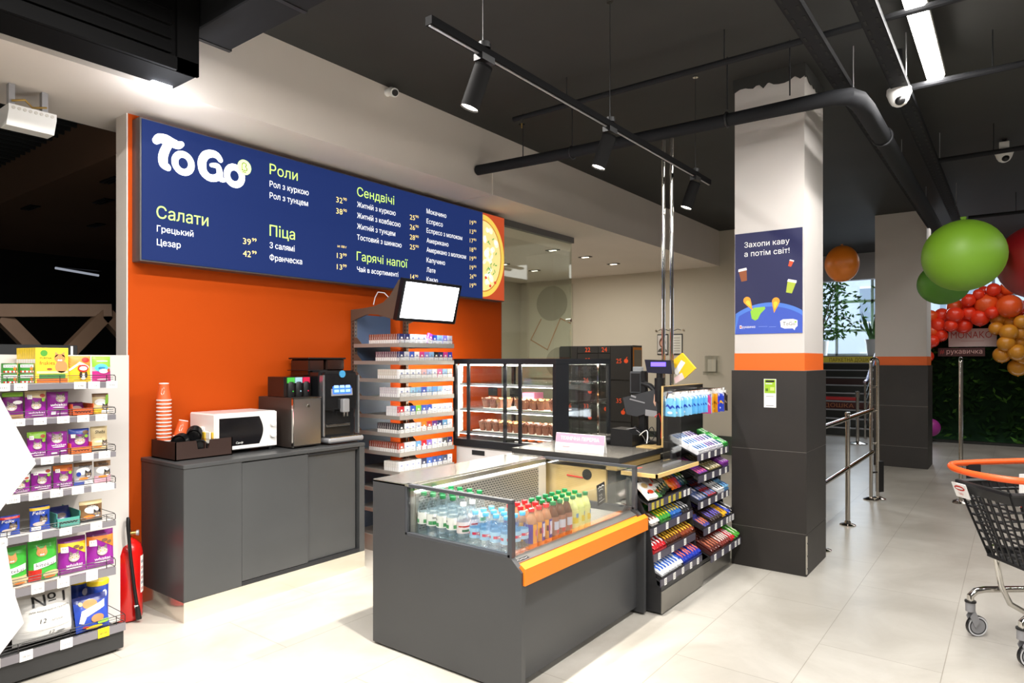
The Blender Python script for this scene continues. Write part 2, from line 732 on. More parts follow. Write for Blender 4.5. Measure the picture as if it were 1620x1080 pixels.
# ---- columns: plaster above, orange band, dark stone cladding below
STONE = mat('dark stone cladding', '#25211e', 0.5, noise=0.16, nscale=4, bump=0.05, bscale=25)
JOINT = mat('cladding joint', '#8b8781', 0.6)


def pillar(name, x0, y0, x1, y1, z_clad, z_or, ztop, joints, label):
    t = thing(name, label, 'pillar', ((x0 + x1) / 2, (y0 + y1) / 2, 0))
    b = B()
    b.box(x0, y0, z_or, x1, y1, ztop, mat('column plaster', (.60, .565, .54), .8, noise=.03, nscale=1.2))
    b.build('plaster_shaft', t)
    b = B()
    b.box(x0 - .002, y0 - .002, z_clad, x1 + .002, y1 + .002, z_or, mat('orange band paint', (0.80, 0.13, 0.008), 0.5))
    b.build('orange_band', t)
    b = B()
    e = 0.018
    zs = [0.0] + joints + [z_clad]
    for i in range(len(zs) - 1):
        b.box(x0 - e, y0 - e, zs[i] + .002, x1 + e, y1 + e, zs[i + 1] - .002, STONE)
    b.box(x0 - e + .003, y0 - e + .003, 0.0, x1 + e - .003, y1 + e - .003, z_clad - .001, JOINT)
    b.build('stone_cladding', t)
    t['kind'] = 'structure'
    return t


P1 = pillar('column', 5.075, 1.21, 5.65, 1.71, 1.473, 1.60, 3.60, [0.302, 0.887],
            'white square column with an orange band and dark stone cladding behind the snack racks')
b = B()  # metal corner profile at the foot, its screw holes
b.box(5.052, 1.187, 0.02, 5.072, 1.195, 0.29, STEEL)
for z in (0.06, 0.15, 0.24):
    b.cyl((5.062, 1.188, z), (5.062, 1.184, z), 0.006, BLACK, 8)
b.build('corner_profile', P1)
b = B()  # torn paint edge under the ceiling
CEILP = mat('ceiling paint edge', '#2f2f2d', 0.8)
poly = [(5.07, 3.68), (5.66, 3.68)] + [(5.66 - i * 0.59 / 14, 3.60 + random.uniform(-.03, .012)) for i in range(15)]
b.prism(poly, 'y', 1.2, 1.206, CEILP)
poly = [(1.2, 3.68), (1.72, 3.68)] + [(1.72 - i * 0.52 / 14, 3.60 + random.uniform(-.035, .01)) for i in range(15)]
b.prism(poly, 'x', 5.066, 5.072, CEILP)
b.box(5.075, 1.21, 3.60, 5.65, 1.71, 3.68, CEILP)
b.build('torn_paint_edge', P1)
P2 = pillar('column', 11.08, 1.01, 11.68, 1.66, 1.471, 1.60, 3.68, [0.302, 0.887],
            'farther white column with an orange band and dark cladding beside the steel gate')
b = B()
b.box(11.06, 0.99, 1.471, 11.70, 1.68, 1.473, STONE)
b.build('ledge', P2)

# ---- window wall beyond the stairs
b = B()
b.box(14.8, -7, 3.16, 15.0, 8.1, 3.68, mat('header plaster', '#a6a3a3', 0.8))
struct(b.build('trim_header'))
b = B()
FR = mat('window frame white', '#c9ced2', 0.5)
W0, W1 = -2.0, 6.0
for y in [W0 + i * 0.8 for i in range(11)]:
    b.box(18.3, y - .03, 1.66, 18.36, y + .03, 3.68, FR)
for z in (1.68, 2.28, 3.0, 3.6):
    b.box(18.3, W0, z - .03, 18.36, W1, z + .03, FR)
w = struct(b.build('window_1'))
b = B()
b.box(18.325, W0, 1.66, 18.335, W1, 3.68, glass('window glass', (0.95, 0.98, 1.0), 0.04))
b.build('window_glass', w)
b = B()
b.box(18.3, -7, 0, 18.4, 8.1, 1.65, HALL)
b.box(18.3, 6.0, 1.65, 18.4, 8.1, 3.68, HALL)
b.box(18.3, -7, 1.65, 18.4, -2.0, 3.68, HALL)
struct(b.build('wall_window'))
b = B()
b.box(11, 8.0, 0, 18.4, 8.1, 3.68, HALL)
b.box(15.0, -7.1, 0, 18.4, -7, 3.68, HALL)
struct(b.build('wall_end'))
# staircase: dark risers with steel nosings
STAIR = mat('dark stair tile', '#242622', 0.4, noise=0.1)
t = thing('staircase', 'dark staircase with bright steel step edges going up to the window', 'stairs', (15.0, 3.2, 0))
t['kind'] = 'structure'
b = B()
nn = 10
for i in range(nn):
    b.box(15.0 + i * 0.28, 1.38, 0, 18.3, 5.2, (i + 1) * 0.165, STAIR)
b.build('steps', t)
b = B()
for i in range(nn):
    b.box(14.985 + i * 0.28, 1.38, (i + 1) * 0.165 - .02, 15.04 + i * 0.28, 5.2, (i + 1) * 0.165 + .004, SILVER)
b.build('step_edge', t)
b = B()
mp = plane_map((14.975 + 9 * .28, 2.9, 9 * .165), (0, -1, 0), (0, 0, 1))
b.rect(-1.5, 0.0, 1.2, .14, lit('#b5a53a', 0.15), plane_map((14.978 + 9 * .28, 2.9, 9 * .165), (0, -1, 0), (0, 0, 1)))
b.text('ПАРКЕТНА ДОШКА', -0.70, .025, .085, col('#4a2b14'), mp, width=.92, bold=.01)
b.build('riser_sign', t, label='yellow riser strip with brown lettering')
b = B()
mp = plane_map((14.975 + 3 * .28, 2.9, 3 * .165), (0, -1, 0), (0, 0, 1))
b.rect(-1.5, 0.0, .9, .14, col('#4e1512'), plane_map((14.978 + 3 * .28, 2.9, 3 * .165), (0, -1, 0), (0, 0, 1)))
b.text('А ДОШКА 3', -0.62, .03, .08, col('#c47a4a'), mp, width=.86, bold=.01)
b.build('riser_sign', t, label='dark red riser strip with pale lettering')
b = B()
mp = plane_map((14.975 + 6 * .28, 2.9, 6 * .165), (0, -1, 0), (0, 0, 1))
b.rect(-1.5, 0.0, .6, .13, col('#3a1815'), plane_map((14.978 + 6 * .28, 2.9, 6 * .165), (0, -1, 0), (0, 0, 1)))
b.build('riser_sign', t, label='dull red riser strip')
b = B()
b.box(14.9, -7, 0, 15.0, 1.38, 0.05, STAIR)
struct(b.build('trim_1'))
# exterior facade seen through the window
FAC = mat('facade plaster', '#cfd6df', 0.8)
FWIN = mat('facade glass', '#8c9aa8', 0.2)
t = thing('apartment_building', 'pale apartment building across the street seen through the stair window', 'building', (34, 6, -3))
b = B()
b.box(34, -12, -3, 36, 26, 16, FAC)
b.build('facade', t)
for i in range(6):
    for j in range(4):
        b = B()
        y, z = -2 + i * 3.1, 0.2 + j * 3.0
        b.box(33.9, y, z, 34.0, y + 1.5, z + 1.7, WHITE)
        b.rect(-0.75, 0.1, 0.75, 1.6, FWIN, plane_map((33.89, y + .75, z), (0, -1, 0), (0, 0, 1)))
        b.build('window', t)
b = B()
b.box(18.4, -30, -3.1, 40, 40, -3, mat('street asphalt', '#8e9094', 0.9))
struct(b.build('ground_street'))

# ---- ceiling services
DUCT = mat('dark grey duct paint', '#232427', 0.8, spec=.2)
t = thing('air_conditioner', 'black louvred air conditioning unit hung under the ceiling before the bulkhead', 'air conditioner', (0.4, 3.7, 3.12))
b = B()
ACB = mat('unit black', '#060607', .8, spec=.15)
b.box(-1.2, 3.64, 3.12, 1.90, 3.90, 3.68, ACB, .01)
b.build('casing', t)
b = B()
for i in range(6):
    z = 3.23 + i * 0.075
    b.obox((0.3, 3.632, z), (1.45, 0, 0), (0, .006, 0), (0, .008, .028), mat('black louvre', '#060607', 0.8, spec=.15))
b.box(-1.2, 3.618, 3.12, 1.90, 3.64, 3.19, ACB)
b.box(1.78, 3.618, 3.12, 1.90, 3.64, 3.68, ACB)
b.build('louvre_grille', t)
b = B()
b.box(1.76, 3.86, 3.100, 1.87, 3.89, 3.121, lit('#eef2ff', 9.0))
b.build('light_strip', t)
pl = bpy.data.lights.new('soffit_fill', 'POINT')  # unseen point light hung below the strip, added to brighten the soffit
pl.energy, pl.shadow_soft_size, pl.color = 6.0, .05, (.93, .95, 1)
po = bpy.data.objects.new('soffit_fill', pl)
po.location = (1.86, 3.80, 2.93)
COL.objects.link(po)
t = thing('ventilation_box', 'dark rectangular duct box under the ceiling beside the air conditioner', 'duct', (1.9, 3.3, 3.4))
b = B()
b.box(1.91, 2.6, 3.40, 2.16, 3.75, 3.68, DUCT, .006)
b.build('duct_body', t)
for y in (3.0, 3.74):
    b = B()
    b.box(1.905, y, 3.395, 2.165, y + .03, 3.68, DARKMETAL)
    b.build('flange', t)
# big pipe: along the hall then elbow towards the street
t = thing('ventilation_pipe', 'thick grey duct pipe under the ceiling running from the bulkhead past the column', 'pipe', (4.65, 2.3, 3.24))
b = B()
pts = [(4.63, 3.895, 3.27), (4.64, 3.0, 3.25), (4.66, 1.6, 3.24), (4.70, 0.95, 3.25), (4.74, 0.86, 3.25), (4.82, 0.82, 3.24), (4.95, 0.8, 3.22), (6.2, 0.79, 3.2), (10.6, 0.78, 3.18), (14.6, 0.78, 3.18)]
b.tube(pts, [.045] * 3 + [.05, .055] + [.062] * 5, DUCT, 16)
b.build('pipe_run', t)
b = B()
for y, z in ((2.9, 3.25), (1.62, 3.24)):
    b.tube([(4.65 + .049 * math.cos(q), y, z + .049 * math.sin(q)) for q in [i * PI / 8 for i in range(16)]], .008, DARKMETAL, 6, True)
b.tube([(5.6, .79 + .066 * math.cos(q), 3.205 + .066 * math.sin(q)) for q in [i * PI / 8 for i in range(16)]], .008, DARKMETAL, 6, True)
b.build('pipe_clamp', t)
for y in (3.4, 2.9, 1.62, 1.2):
    b = B()
    b.cyl((4.65, y, 3.31), (4.65, y, 3.68), .005, DARKMETAL, 6)
    b.build('hanger_rod', t)
for nm, y, x0, lab in (('cable_tray', 0.94, 0.8, 'perforated black cable tray beside the duct pipe elbow'), ('cable_tray', 0.63, 1.2, 'perforated black cable tray near the bright ceiling lamp')):
    t = thing(nm, lab, 'cable tray', (6, y, 3.4))
    b = B()
    b.box(x0, y - .05, 3.40, 11, y + .05, 3.405, DUCT)
    b.box(x0, y - .052, 3.40, 11, y - .048, 3.44, DUCT)
    b.box(x0, y + .048, 3.40, 11, y + .052, 3.44, DUCT)
    for i in range(60):
        for s_ in (-.03, .03):
            x = max(x0, 2.5) + i * 0.13
            b.box(x, y + s_ - .007, 3.398, x + .06, y + s_ + .007, 3.4, mat('tray slot', '#141414', .8))
    b.build('tray', t)
    for x in (5.0, 7.4, 9.6):
        b = B()
        b.cyl((x, y - .06, 3.40), (x, y - .06, 3.68), .004, SILVER, 6)
        b.build('hanger_rod', t)
for (x, y0, y1, z, r, lab) in ((4.25, 3.2, -3.0, 3.47, .02, 'thin black sprinkler pipe crossing the ceiling with a sprinkler at its end'),
                               (5.30, 0.62, -3.0, 3.42, .022, 'thin black pipe crossing behind the bright linear lamp'),
                               (7.40, 0.66, -3.0, 3.42, .022, 'thin black pipe crossing beyond the nearer dome camera'),
                               (10.6, 0.5, -3.0, 3.42, .022, 'thin black pipe crossing above the big green balloon')):
    t = thing('sprinkler_pipe', lab, 'pipe', (x, (y0 + y1) / 2, z))
    b = B()
    b.cyl((x, y0, z), (x, y1, z), r, DUCT, 10)
    b.build('pipe_run', t)
    for yy in (y0 - .5, y0 - 1.7):
        b = B()
        b.cyl((x, yy, z), (x, yy, 3.68), .004, DARKMETAL, 6)
        b.build('hanger_rod', t)
    if y0 > 3:
        b = B()
        b.cyl((x, y0 - .08, z), (x, y0 - .08, z - .05), .012, CHROME, 8)
        b.cyl((x, y0 - .08, z - .05), (x, y0 - .08, z - .055), .025, CHROME, 10)
        b.cyl((x, y0 - .08, z - .055), (x, y0 - .08, z - .085), .006, mat('brass', '#b89a5a', .3, 1.0), 8)
        b.build('sprinkler_head', t)
# linear ceiling lamps
t = thing('linear_lamp', 'bright white linear LED lamp under the black ceiling', 'ceiling lamp', (3.6, 0.44, 3.5))
b = B()
b.box(1.6, 0.385, 3.50, 5.43, 0.495, 3.54, WHITE, .004)
b.build('lamp_body', t)
b = B()
b.box(1.62, 0.392, 3.475, 5.42, 0.488, 3.50, lit('#fffaf2', 22.0), .006)
b.build('diffuser', t)
for x in (2.2, 4.9):
    b = B()
    b.cyl((x, .44, 3.54), (x, .44, 3.68), .003, SILVER, 6)
    b.build('hanger_rod', t)
# track with three spotlights
t = thing('lighting_track', 'long black lighting track hung from the black ceiling', 'lighting track', (3.4, 1.92, 2.94))
b = B()
b.box(1.97, 1.902, 2.925, 5.1, 1.938, 2.96, mat('track black', '#08080a', .8, spec=.15))
b.box(1.975, 1.914, 2.921, 5.1, 1.926, 2.926, SILVER)
b.build('track_rail', t)
for x in (2.32, 3.5, 4.82):
    b = B()
    b.cyl((x, 1.92, 2.96), (x, 1.92, 3.68), .0025, DARKMETAL, 6)
    b.cyl((x, 1.92, 3.67), (x, 1.92, 3.68), .02, CHROME, 10)
    b.build('hanger_cable', t)
for k, (x, lab) in enumerate(((2.33, 'black cylinder spotlight nearest on the ceiling track'), (3.5, 'black cylinder spotlight second on the ceiling track, before the pipe'), (4.82, 'black cylinder spotlight farthest on the ceiling track'))):
    t = thing('spotlight', lab, 'spotlight', (x, 1.92, 2.92), 'track spotlights')
    d = Vector((-0.18, 0.30, -1)).normalized()
    top = Vector((x, 1.92, 2.89)) + d * 0.01
    b = B()
    b.box(x - .045, 1.895, 2.895, x + .045, 1.945, 2.925, BLACK)
    b.cyl((x, 1.92, 2.96), (x, 1.92, 2.985), .03, BLACK, 12)
    b.build('mount', t)
    b = B()
    b.tube([top, top + d * .20], .042, mat('spot housing', '#0f0e0e', .8, spec=.15), 24, caps=False)
    b.tube([top, top + d * .01], .042, mat('spot housing', '#0f0e0e', .8, spec=.15), 24)
    b.build('housing', t)
    b = B()
    b.tube([top + d * .185, top + d * .192], .040, lit('#fff6e6', 14.0), 24)
    b.build('lens', t)
    tgt = top + d * 3
    spot('spotlight_beam', top + d * .215, tgt, [260, 240, 70][k], 78, 0.7, (1, 0.94, 0.84), .035)
# cameras
t = thing('bullet_camera', 'small white security camera on the plaster bulkhead', 'camera', (3.55, 3.88, 3.63))
b = B()
b.cyl((3.55, 3.91, 3.63), (3.55, 3.86, 3.63), .028, WHITE, 14)
b.cyl((3.55, 3.86, 3.63), (3.53, 3.80, 3.60), .034, WHITE, 16)
b.build('housing', t)
b = B()
b.cyl((3.53, 3.80, 3.60), (3.527, 3.79, 3.595), .024, BLACK, 14)
b.build('lens', t)
for x, y, z, lab in ((5.25, 0.64, 3.33, 'white dome security camera hanging near the linear lamp'), (8.0, 0.09, 3.50, 'white dome security camera under the dark ceiling above the far balloons')):
    t = thing('dome_camera', lab, 'camera', (x, y, z))
    b = B()
    b.lathe([(.075, .08), (.078, .05), (.07, .03), (.06, .0), (.045, -.025), (.02, -.04), (.004, -.042)], WHITE, 20, (x, y, z))
    b.cyl((x, y, z + .08), (x, y, 3.68), .02, DARKMETAL, 8)
    b.build('housing', t)
    b = B()
    b.ball((x - .035, y - .01, z - .01), .033, BLACK, 14, 8)
    b.build('lens', t)
    b = B()
    b.box(x - .05, y - .04, z + .085, x + .05, y + .04, z + .15, WHITE, .005)
    b.build('junction_box', t)
# emergency light under the beam
t = thing('emergency_light', 'white emergency light with a row of lenses hung under the beam near the dark hall', 'emergency light', (1.37, 4.5, 2.93))
b = B()
b.prism([(4.42, 2.965), (4.42, 2.93), (4.46, 2.855), (4.56, 2.855), (4.60, 2.93), (4.60, 2.965)], 'x', 1.25, 1.48, WHITE)
b.build('housing', t)
b = B()
for i in range(8):
    b.cyl((1.272 + i * .0265, 4.421, 2.947), (1.272 + i * .0265, 4.416, 2.947), .009, col('#d8d4cc'), 10)
b.build('lens_row', t)
b = B()
b.box(1.27, 4.49, 2.965, 1.30, 4.53, 3.10, SILVER)
b.box(1.43, 4.49, 2.965, 1.46, 4.53, 3.10, SILVER)
b.tube([(1.28, 4.48, 3.0), (1.34, 4.47, 3.02), (1.38, 4.48, 2.99), (1.45, 4.48, 3.01)], .006, mat('brass', '#b89a5a', .3, 1.0), 6)
b.build('bracket', t)
# recessed downlights of the back room
for i, (x, y) in enumerate(((7.82, 5.2), (8.64, 5.16), (9.54, 5.17), (9.42, 6.64), (8.5, 6.6))):
    t = thing('ceiling_downlight', ['recessed slot light in the back room ceiling, nearest behind the glass', 'recessed slot light just past the edge of the glass partition', 'recessed slot light farthest along the pale back room ceiling',
              'recessed slot light deep in the back room behind glass', 'recessed slot light low behind the pizza picture'][i], 'downlight', (x, y, 3.1))
    b = B()
    b.box(x - .04, y - .1, 3.09, x + .04, y + .1, 3.10, DARKMETAL)
    b.build('frame', t)
    b = B()
    b.box(x - .025, y - .05, 3.086, x + .025, y + .05, 3.09, lit('#fff2dd', 3.0))
    b.build('diffuser', t)
for i, (x, y) in enumerate(((2.25, 5.6), (2.5, 6.4), (2.2, 7.2), (2.9, 7.6))):
    t = thing('hall_vent', ['black slot vent in the brown soffit nearest the orange wall', 'black slot vent second in the brown soffit of the dark hall', 'black slot vent third along the brown soffit', 'black slot vent deepest in the brown soffit'][i], 'vent', (x, y, 2.95))
    b = B()
    b.box(x - .04, y - .13, 2.94, x + .04, y + .13, 2.95, BLACK)
    b.build('frame', t)
    b = B()
    for k in range(3):
        b.box(x - .035 + k * .026, y - .12, 2.936, x - .03 + k * .026, y + .12, 2.94, DARKMETAL)
    b.build('slat', t)

# ---- glass partition between kiosk wall and back room
t = thing('glass_partition', 'tall greenish glass partition with a grey top rail beside the orange wall', 'glass partition', (6.45, 4.5, 0))
b = B()
b.box(5.70, 4.50, 0.02, 7.20, 4.512, 3.04, THICKGLASS)
b.build('pane', t)
b = B()
RAIL = mat('grey aluminium', '#77777a', .4, .5)
b.box(5.69, 4.475, 3.03, 7.22, 4.535, 3.10, RAIL)
b.box(5.69, 4.475, 0.0, 7.22, 4.535, 0.04, RAIL)
b.box(5.692, 4.47, 0.04, 5.72, 4.54, 3.03, RAIL)
b.build('frame', t)
b = B()
b.cyl((7.14, 4.47, 2.05), (7.14, 4.54, 2.05), .022, CHROME, 12)
b.cyl((7.20, 4.506, 2.05), (7.14, 4.506, 2.05), .012, CHROME, 10)
b.build('glass_clamp', t)
# painted board behind the glass, standing in for reflections in it
t = thing('reflection_panel', 'pale panel with grey discs and thin orange lines standing in for glass reflections', 'reflection panel', (10.8, 7.4, 2.2))
b = B()
b.box(10.80, 6.75, 1.2, 10.85, 7.75, 3.0, mat('panel cream', '#cfcbb9', .7))
b.build('board', t)
b = B()
mp = plane_map((10.795, 7.75, 1.2), (0, -1, 0), (0, 0, 1))
GR = mat('panel grey', '#a8a494', .7)
b.ell(.55, 1.45, .36, .34, GR, mp, 28)
b.ell(.75, .30, .34, .30, GR, mp, 28)
LN = mat('panel orange line', '#c08a5a', .6)
for p in ([(.3, 1.15), (.05, .75)], [(.05, .75), (.45, .55)], [(.45, .55), (.75, 1.15)], [(.75, 1.15), (.98, 1.05)]):
    b.stroke(p, .018, LN, plane_map((10.792, 7.75, 1.2), (0, -1, 0), (0, 0, 1)))
b.build('line_pattern', t)

# ================================================================ menu lightbox
NAVY = mat('lit navy face', (0.010, 0.022, 0.098), 0.7, emis=0.55, spec=.15)
NAVY.node_tree.nodes['Principled BSDF'].inputs['Base Color'].default_value = (.004, .009, .042, 1)
NAVY.node_tree.nodes['Principled BSDF'].inputs['Emission Strength'].default_value = .95
MG = mat('lit menu green', (0.55, 0.86, 0.16), 0.4, emis=0.85)
MWH = mat('lit menu white', (1, 1, 1), 0.4, emis=0.75)
MY = mat('lit menu yellow', (1.0, 0.75, 0.25), 0.4, emis=0.75)
t = thing('menu_lightbox', 'long dark blue illuminated menu board mounted on the orange wall', 'menu board', (3.75, 4.40, 2.6))
b = B()
b.box(1.905, 4.345, 2.168, 5.60, 4.45, 3.063, mat('lightbox aluminium', '#6f6d6c', .4, .6))
b.build('housing', t)
b = B()
b.box(1.915, 4.337, 2.178, 5.235, 4.346, 3.053, NAVY)
b.build('menu_face', t)
b = B()
b.box(5.235, 4.337, 2.178, 5.592, 4.346, 3.053, mat('lit orange red face', (0.62, 0.085, 0.025), .4, emis=.42))
mp = plane_map((5.235, 4.3365, 2.615), (1, 0, 0), (0, 0, 1))
hp = [(.355 * math.cos(-PI / 2 + i * PI / 30), .42 * math.sin(-PI / 2 + i * PI / 30)) for i in range(31)]
b.shape(hp, mat('lit pizza crust', (0.85, 0.60, 0.10), .5, emis=.55), mp, fan=True)
mp = plane_map((5.235, 4.3362, 2.615), (1, 0, 0), (0, 0, 1))
b.shape([(u * .86, v * .88) for u, v in hp], mat('lit pizza rim', (0.55, 0.22, 0.04), .5, emis=.55), mp, fan=True)
mp = plane_map((5.235, 4.3359, 2.615), (1, 0, 0), (0, 0, 1))
b.shape([(u * .82, v * .85) for u, v in hp], mat('lit pizza cheese', (0.95, 0.78, 0.30), .5, emis=.55), mp, fan=True)
mp = plane_map((5.235, 4.3356, 2.615), (1, 0, 0), (0, 0, 1))
rr = random.Random(3)
for i in range(26):
    a_, r_ = rr.uniform(-1.4, 1.4), rr.uniform(.05, .27)
    b.ell(max(.03, r_ * math.cos(a_)), r_ * 1.15 * math.sin(a_), rr.uniform(.018, .04), rr.uniform(.015, .035), mat('lit pizza white', (1, .95, .75), .5, emis=.55), mp, 10, rot=rr.uniform(0, 3))
mp = plane_map((5.235, 4.3353, 2.615), (1, 0, 0), (0, 0, 1))
for i in range(14):
    a_, r_ = rr.uniform(-1.3, 1.3), rr.uniform(.08, .27)
    b.ell(max(.03, r_ * math.cos(a_)), r_ * 1.1 * math.sin(a_), .022, .007, mat('lit pizza green', (0.12, 0.38, 0.08), .5, emis=.55), mp, 8, rot=rr.uniform(0, 3))
for u, v in ((.05, -.22), (.12, -.30), (.2, -.26)):
    b.ell(u, v, .02, .016, mat('lit pizza red', (0.7, 0.08, 0.04), .5, emis=.55), mp, 10)
b.build('pizza_picture', t)
b = B()
LW = mat('lit logo white', (1, 1, 1), .4, emis=1.6)
mp = plane_map((0, 4.334, 0), (1, 0, 0), (0, 0, 1))
b.stroke([(1.997, 2.935), (2.02, 2.955), (2.06, 2.958), (2.10, 2.948), (2.135, 2.944), (2.16, 2.956)], [.045, .06, .066, .06, .055, .035], LW, mp, smooth=6)
b.stroke([(2.082, 2.945), (2.054, 2.89), (2.041, 2.84), (2.045, 2.80), (2.070, 2.782)], [.05, .056, .06, .058, .044], LW, mp, smooth=6)
b.ring(2.170, 2.833, .054, .058, .044, LW, mp, 40)
b.stroke([(2.425, 2.915), (2.40, 2.94), (2.36, 2.943), (2.318, 2.92), (2.296, 2.87), (2.305, 2.81), (2.345, 2.78), (2.39, 2.785), (2.418, 2.81)], [.036, .046, .050, .056, .058, .056, .050, .048, .044], LW, mp, smooth=6)
b.stroke([(2.36, 2.865), (2.405, 2.868), (2.42, 2.83), (2.425, 2.79), (2.452, 2.783)], [.026, .038, .044, .044, .026], LW, mp, smooth=6)
b.ring(2.528, 2.830, .056, .060, .046, LW, mp, 40)
mp = plane_map((0, 4.3335, 0), (1, 0, 0), (0, 0, 1))
b.ell(2.602, 2.906, .052, .053, mat('lit logo green', (0.62, 0.9, 0.25), .4, emis=1.5), mp, 24)
mp = plane_map((0, 4.333, 0), (1, 0, 0), (0, 0, 1))
DG = col('#4a6a22')
for p in ([(2.585, 2.885), (2.585, 2.925), (2.60, 2.937), (2.618, 2.927), (2.61, 2.912), (2.622, 2.9), (2.615, 2.885), (2.585, 2.885)], [(2.59, 2.873), (2.612, 2.873)]):
    b.stroke(p, .006, DG, mp, smooth=4)
b.build('logo', t, label='glowing white rounded logo letters with a green dot')
MENU = [('Салати',2.001,2.449,0.339,0.074,'g'),('Грецький',2.003,2.363,0.235,0.038,'w'),('Цезар',2.003,2.277,0.151,0.038,'w'),('Роли',2.802,2.905,0.237,0.072,'g'),('Рол з куркою',2.802,2.813,0.335,0.041,'w'),('Рол з тунцем',2.802,2.729,0.329,0.041,'w'),('Піца',2.802,2.455,0.213,0.076,'g'),('З салямі',2.802,2.366,0.21,0.041,'w'),('Франческа',2.802,2.277,0.276,0.041,'w'),('39',2.592,2.366,0.061,0.042,'y'),('99',2.661,2.394,0.036,0.024,'y'),('42',2.592,2.279,0.061,0.042,'y'),('99',2.661,2.305,0.036,0.023,'y'),('32',3.397,2.812,0.063,0.043,'y'),('90',3.467,2.84,0.035,0.023,'y'),('38',3.397,2.722,0.063,0.043,'y'),('90',3.467,2.749,0.035,0.023,'y'),('за 100 г',3.407,2.454,0.094,0.02,'y'),('13',3.404,2.367,0.053,0.04,'y'),('99',3.464,2.389,0.037,0.023,'y'),('13',3.404,2.277,0.053,0.04,'y'),('99',3.464,2.3,0.037,0.023,'y'),('Сендвічі',3.609,2.905,0.411,0.07,'g'),('Житній з куркою',3.609,2.813,0.428,0.041,'w'),('Житній з ковбасою',3.609,2.722,0.486,0.042,'w'),('Житній з тунцем',3.609,2.633,0.423,0.042,'w'),('Тостовий з шинкою',3.609,2.543,0.498,0.041,'w'),('Гарячі напої',3.606,2.372,0.576,0.069,'g'),('Чай в асортименті',3.609,2.28,0.459,0.039,'w'),('25',4.208,2.812,0.065,0.042,'y'),('90',4.278,2.839,0.041,0.023,'y'),('26',4.208,2.723,0.065,0.043,'y'),('90',4.278,2.75,0.041,0.023,'y'),('28',4.208,2.633,0.065,0.043,'y'),('90',4.278,2.658,0.041,0.023,'y'),('25',4.208,2.545,0.065,0.042,'y'),('90',4.278,2.569,0.041,0.023,'y'),('14',4.216,2.277,0.049,0.043,'y'),('90',4.273,2.299,0.039,0.023,'y'),('Мокачино',4.422,2.903,0.266,0.042,'w'),('Еспресо',4.422,2.811,0.217,0.042,'w'),('Еспресо з молоком',4.422,2.725,0.494,0.041,'w'),('Американо',4.422,2.634,0.296,0.041,'w'),('Американо з молоком',4.422,2.547,0.551,0.042,'w'),('Капучино',4.422,2.452,0.248,0.042,'w'),('Лате',4.422,2.362,0.117,0.041,'w'),('Какао',4.422,2.275,0.148,0.041,'w')]
for i, n in enumerate(['19', '13', '17', '18', '19', '19', '24', '19']):
    MENU += [(n, 5.032, 2.899 - .0896 * i, .052, .042, 'y'), ('90', 5.09, 2.925 - .0896 * i, .04, .023, 'y')]
for nm, k in (('menu_headings', 'g'), ('menu_lines', 'w'), ('menu_prices', 'y')):
    b = B()
    mp = plane_map((0, 4.3345, 0), (1, 0, 0), (0, 0, 1))
    for s_, x, z, w_, c_, kk in MENU:
        if kk == k:
            if True:
                b.text(s_, x, z, c_, {'g': MG, 'w': MWH, 'y': MY}[k], mp, width=w_, bold={'g': .022, 'w': .008, 'y': .018}[k])
    b.build({'g': 'heading_lettering', 'w': 'dish_lettering', 'y': 'price_lettering'}[k], t, smooth=0)

# ================================================================ coffee counter
t = thing('coffee_counter', 'long dark grey counter with sliding doors and a mirror steel plinth against the orange wall', 'counter', (2.64, 4.17, 0))
CF = mat('counter laminate', '#424344', 0.33, noise=0.06, nscale=2.5)
b = B()
b.box(1.955, 3.90, .905, 3.324, 4.448, .93, CF, .003)
b.build('worktop', t)
b = B()
b.box(1.958, 3.905, .12, 2.328, 4.445, .905, CF, .002)
b.box(2.328, 3.95, .12, 3.30, 4.445, .905, mat('counter inside', '#2d2e30', .5))
b.box(3.275, 3.905, .12, 3.324, 4.445, .905, CF, .002)
b.box(2.328, 3.905, .12, 3.275, 3.95, .145, DARKMETAL)
b.build('carcass', t)
b = B()
b.box(2.330, 3.908, .147, 2.824, 3.928, .897, CF, .002)
d1 = b.build('sliding_door', t)
b = B()
b.box(2.81, 3.930, .147, 3.255, 3.948, .90, CF, .002)
d2 = b.build('sliding_door', t)
b = B()
b.box(2.828, 3.915, .885, 3.27, 3.930, .903, DARKMETAL)
b.build('door_track', t)
b = B()
b.box(1.957, 3.902, 0.0, 3.322, 4.445, .119, mat('mirror plinth', '#e8e4d8', .12, .85))
b.build('plinth', t)

# ---- on the counter
Z = .93
t = thing('condiment_tray', 'dark brown open tray holding lids and sticks on the coffee counter', 'tray', (2.18, 4.25, Z))
BR = mat('brown tray board', '#33201a', .5)
b = B()
x0, x1, y0, y1 = 2.0, 2.37, 4.09, 4.40
b.box(x0, y0, Z, x1, y1, Z + .008, BR)
b.box(x0, y0, Z, x0 + .006, y1, Z + .115, BR)
b.box(x1 - .006, y0, Z, x1, y1, Z + .115, BR)
b.box(x0, y1 - .006, Z, x1, y1, Z + .115, BR)
b.prism([(x0, Z), (x1, Z), (x1, Z + .115), (x0 + .22, Z + .115), (x0 + .21, Z + .06), (x0 + .14, Z + .06), (x0 + .13, Z + .115), (x0, Z + .115)], 'y', y0, y0 + .006, BR)
b.build('tray_box', t)
b = B()
b.box(x0 + .19, y0 + .006, Z + .008, x0 + .196, y1 - .006, Z + .10, BR)
b.build('divider', t)
CUPR = mat('orange paper cup', (0.74, 0.11, 0.02), .5)


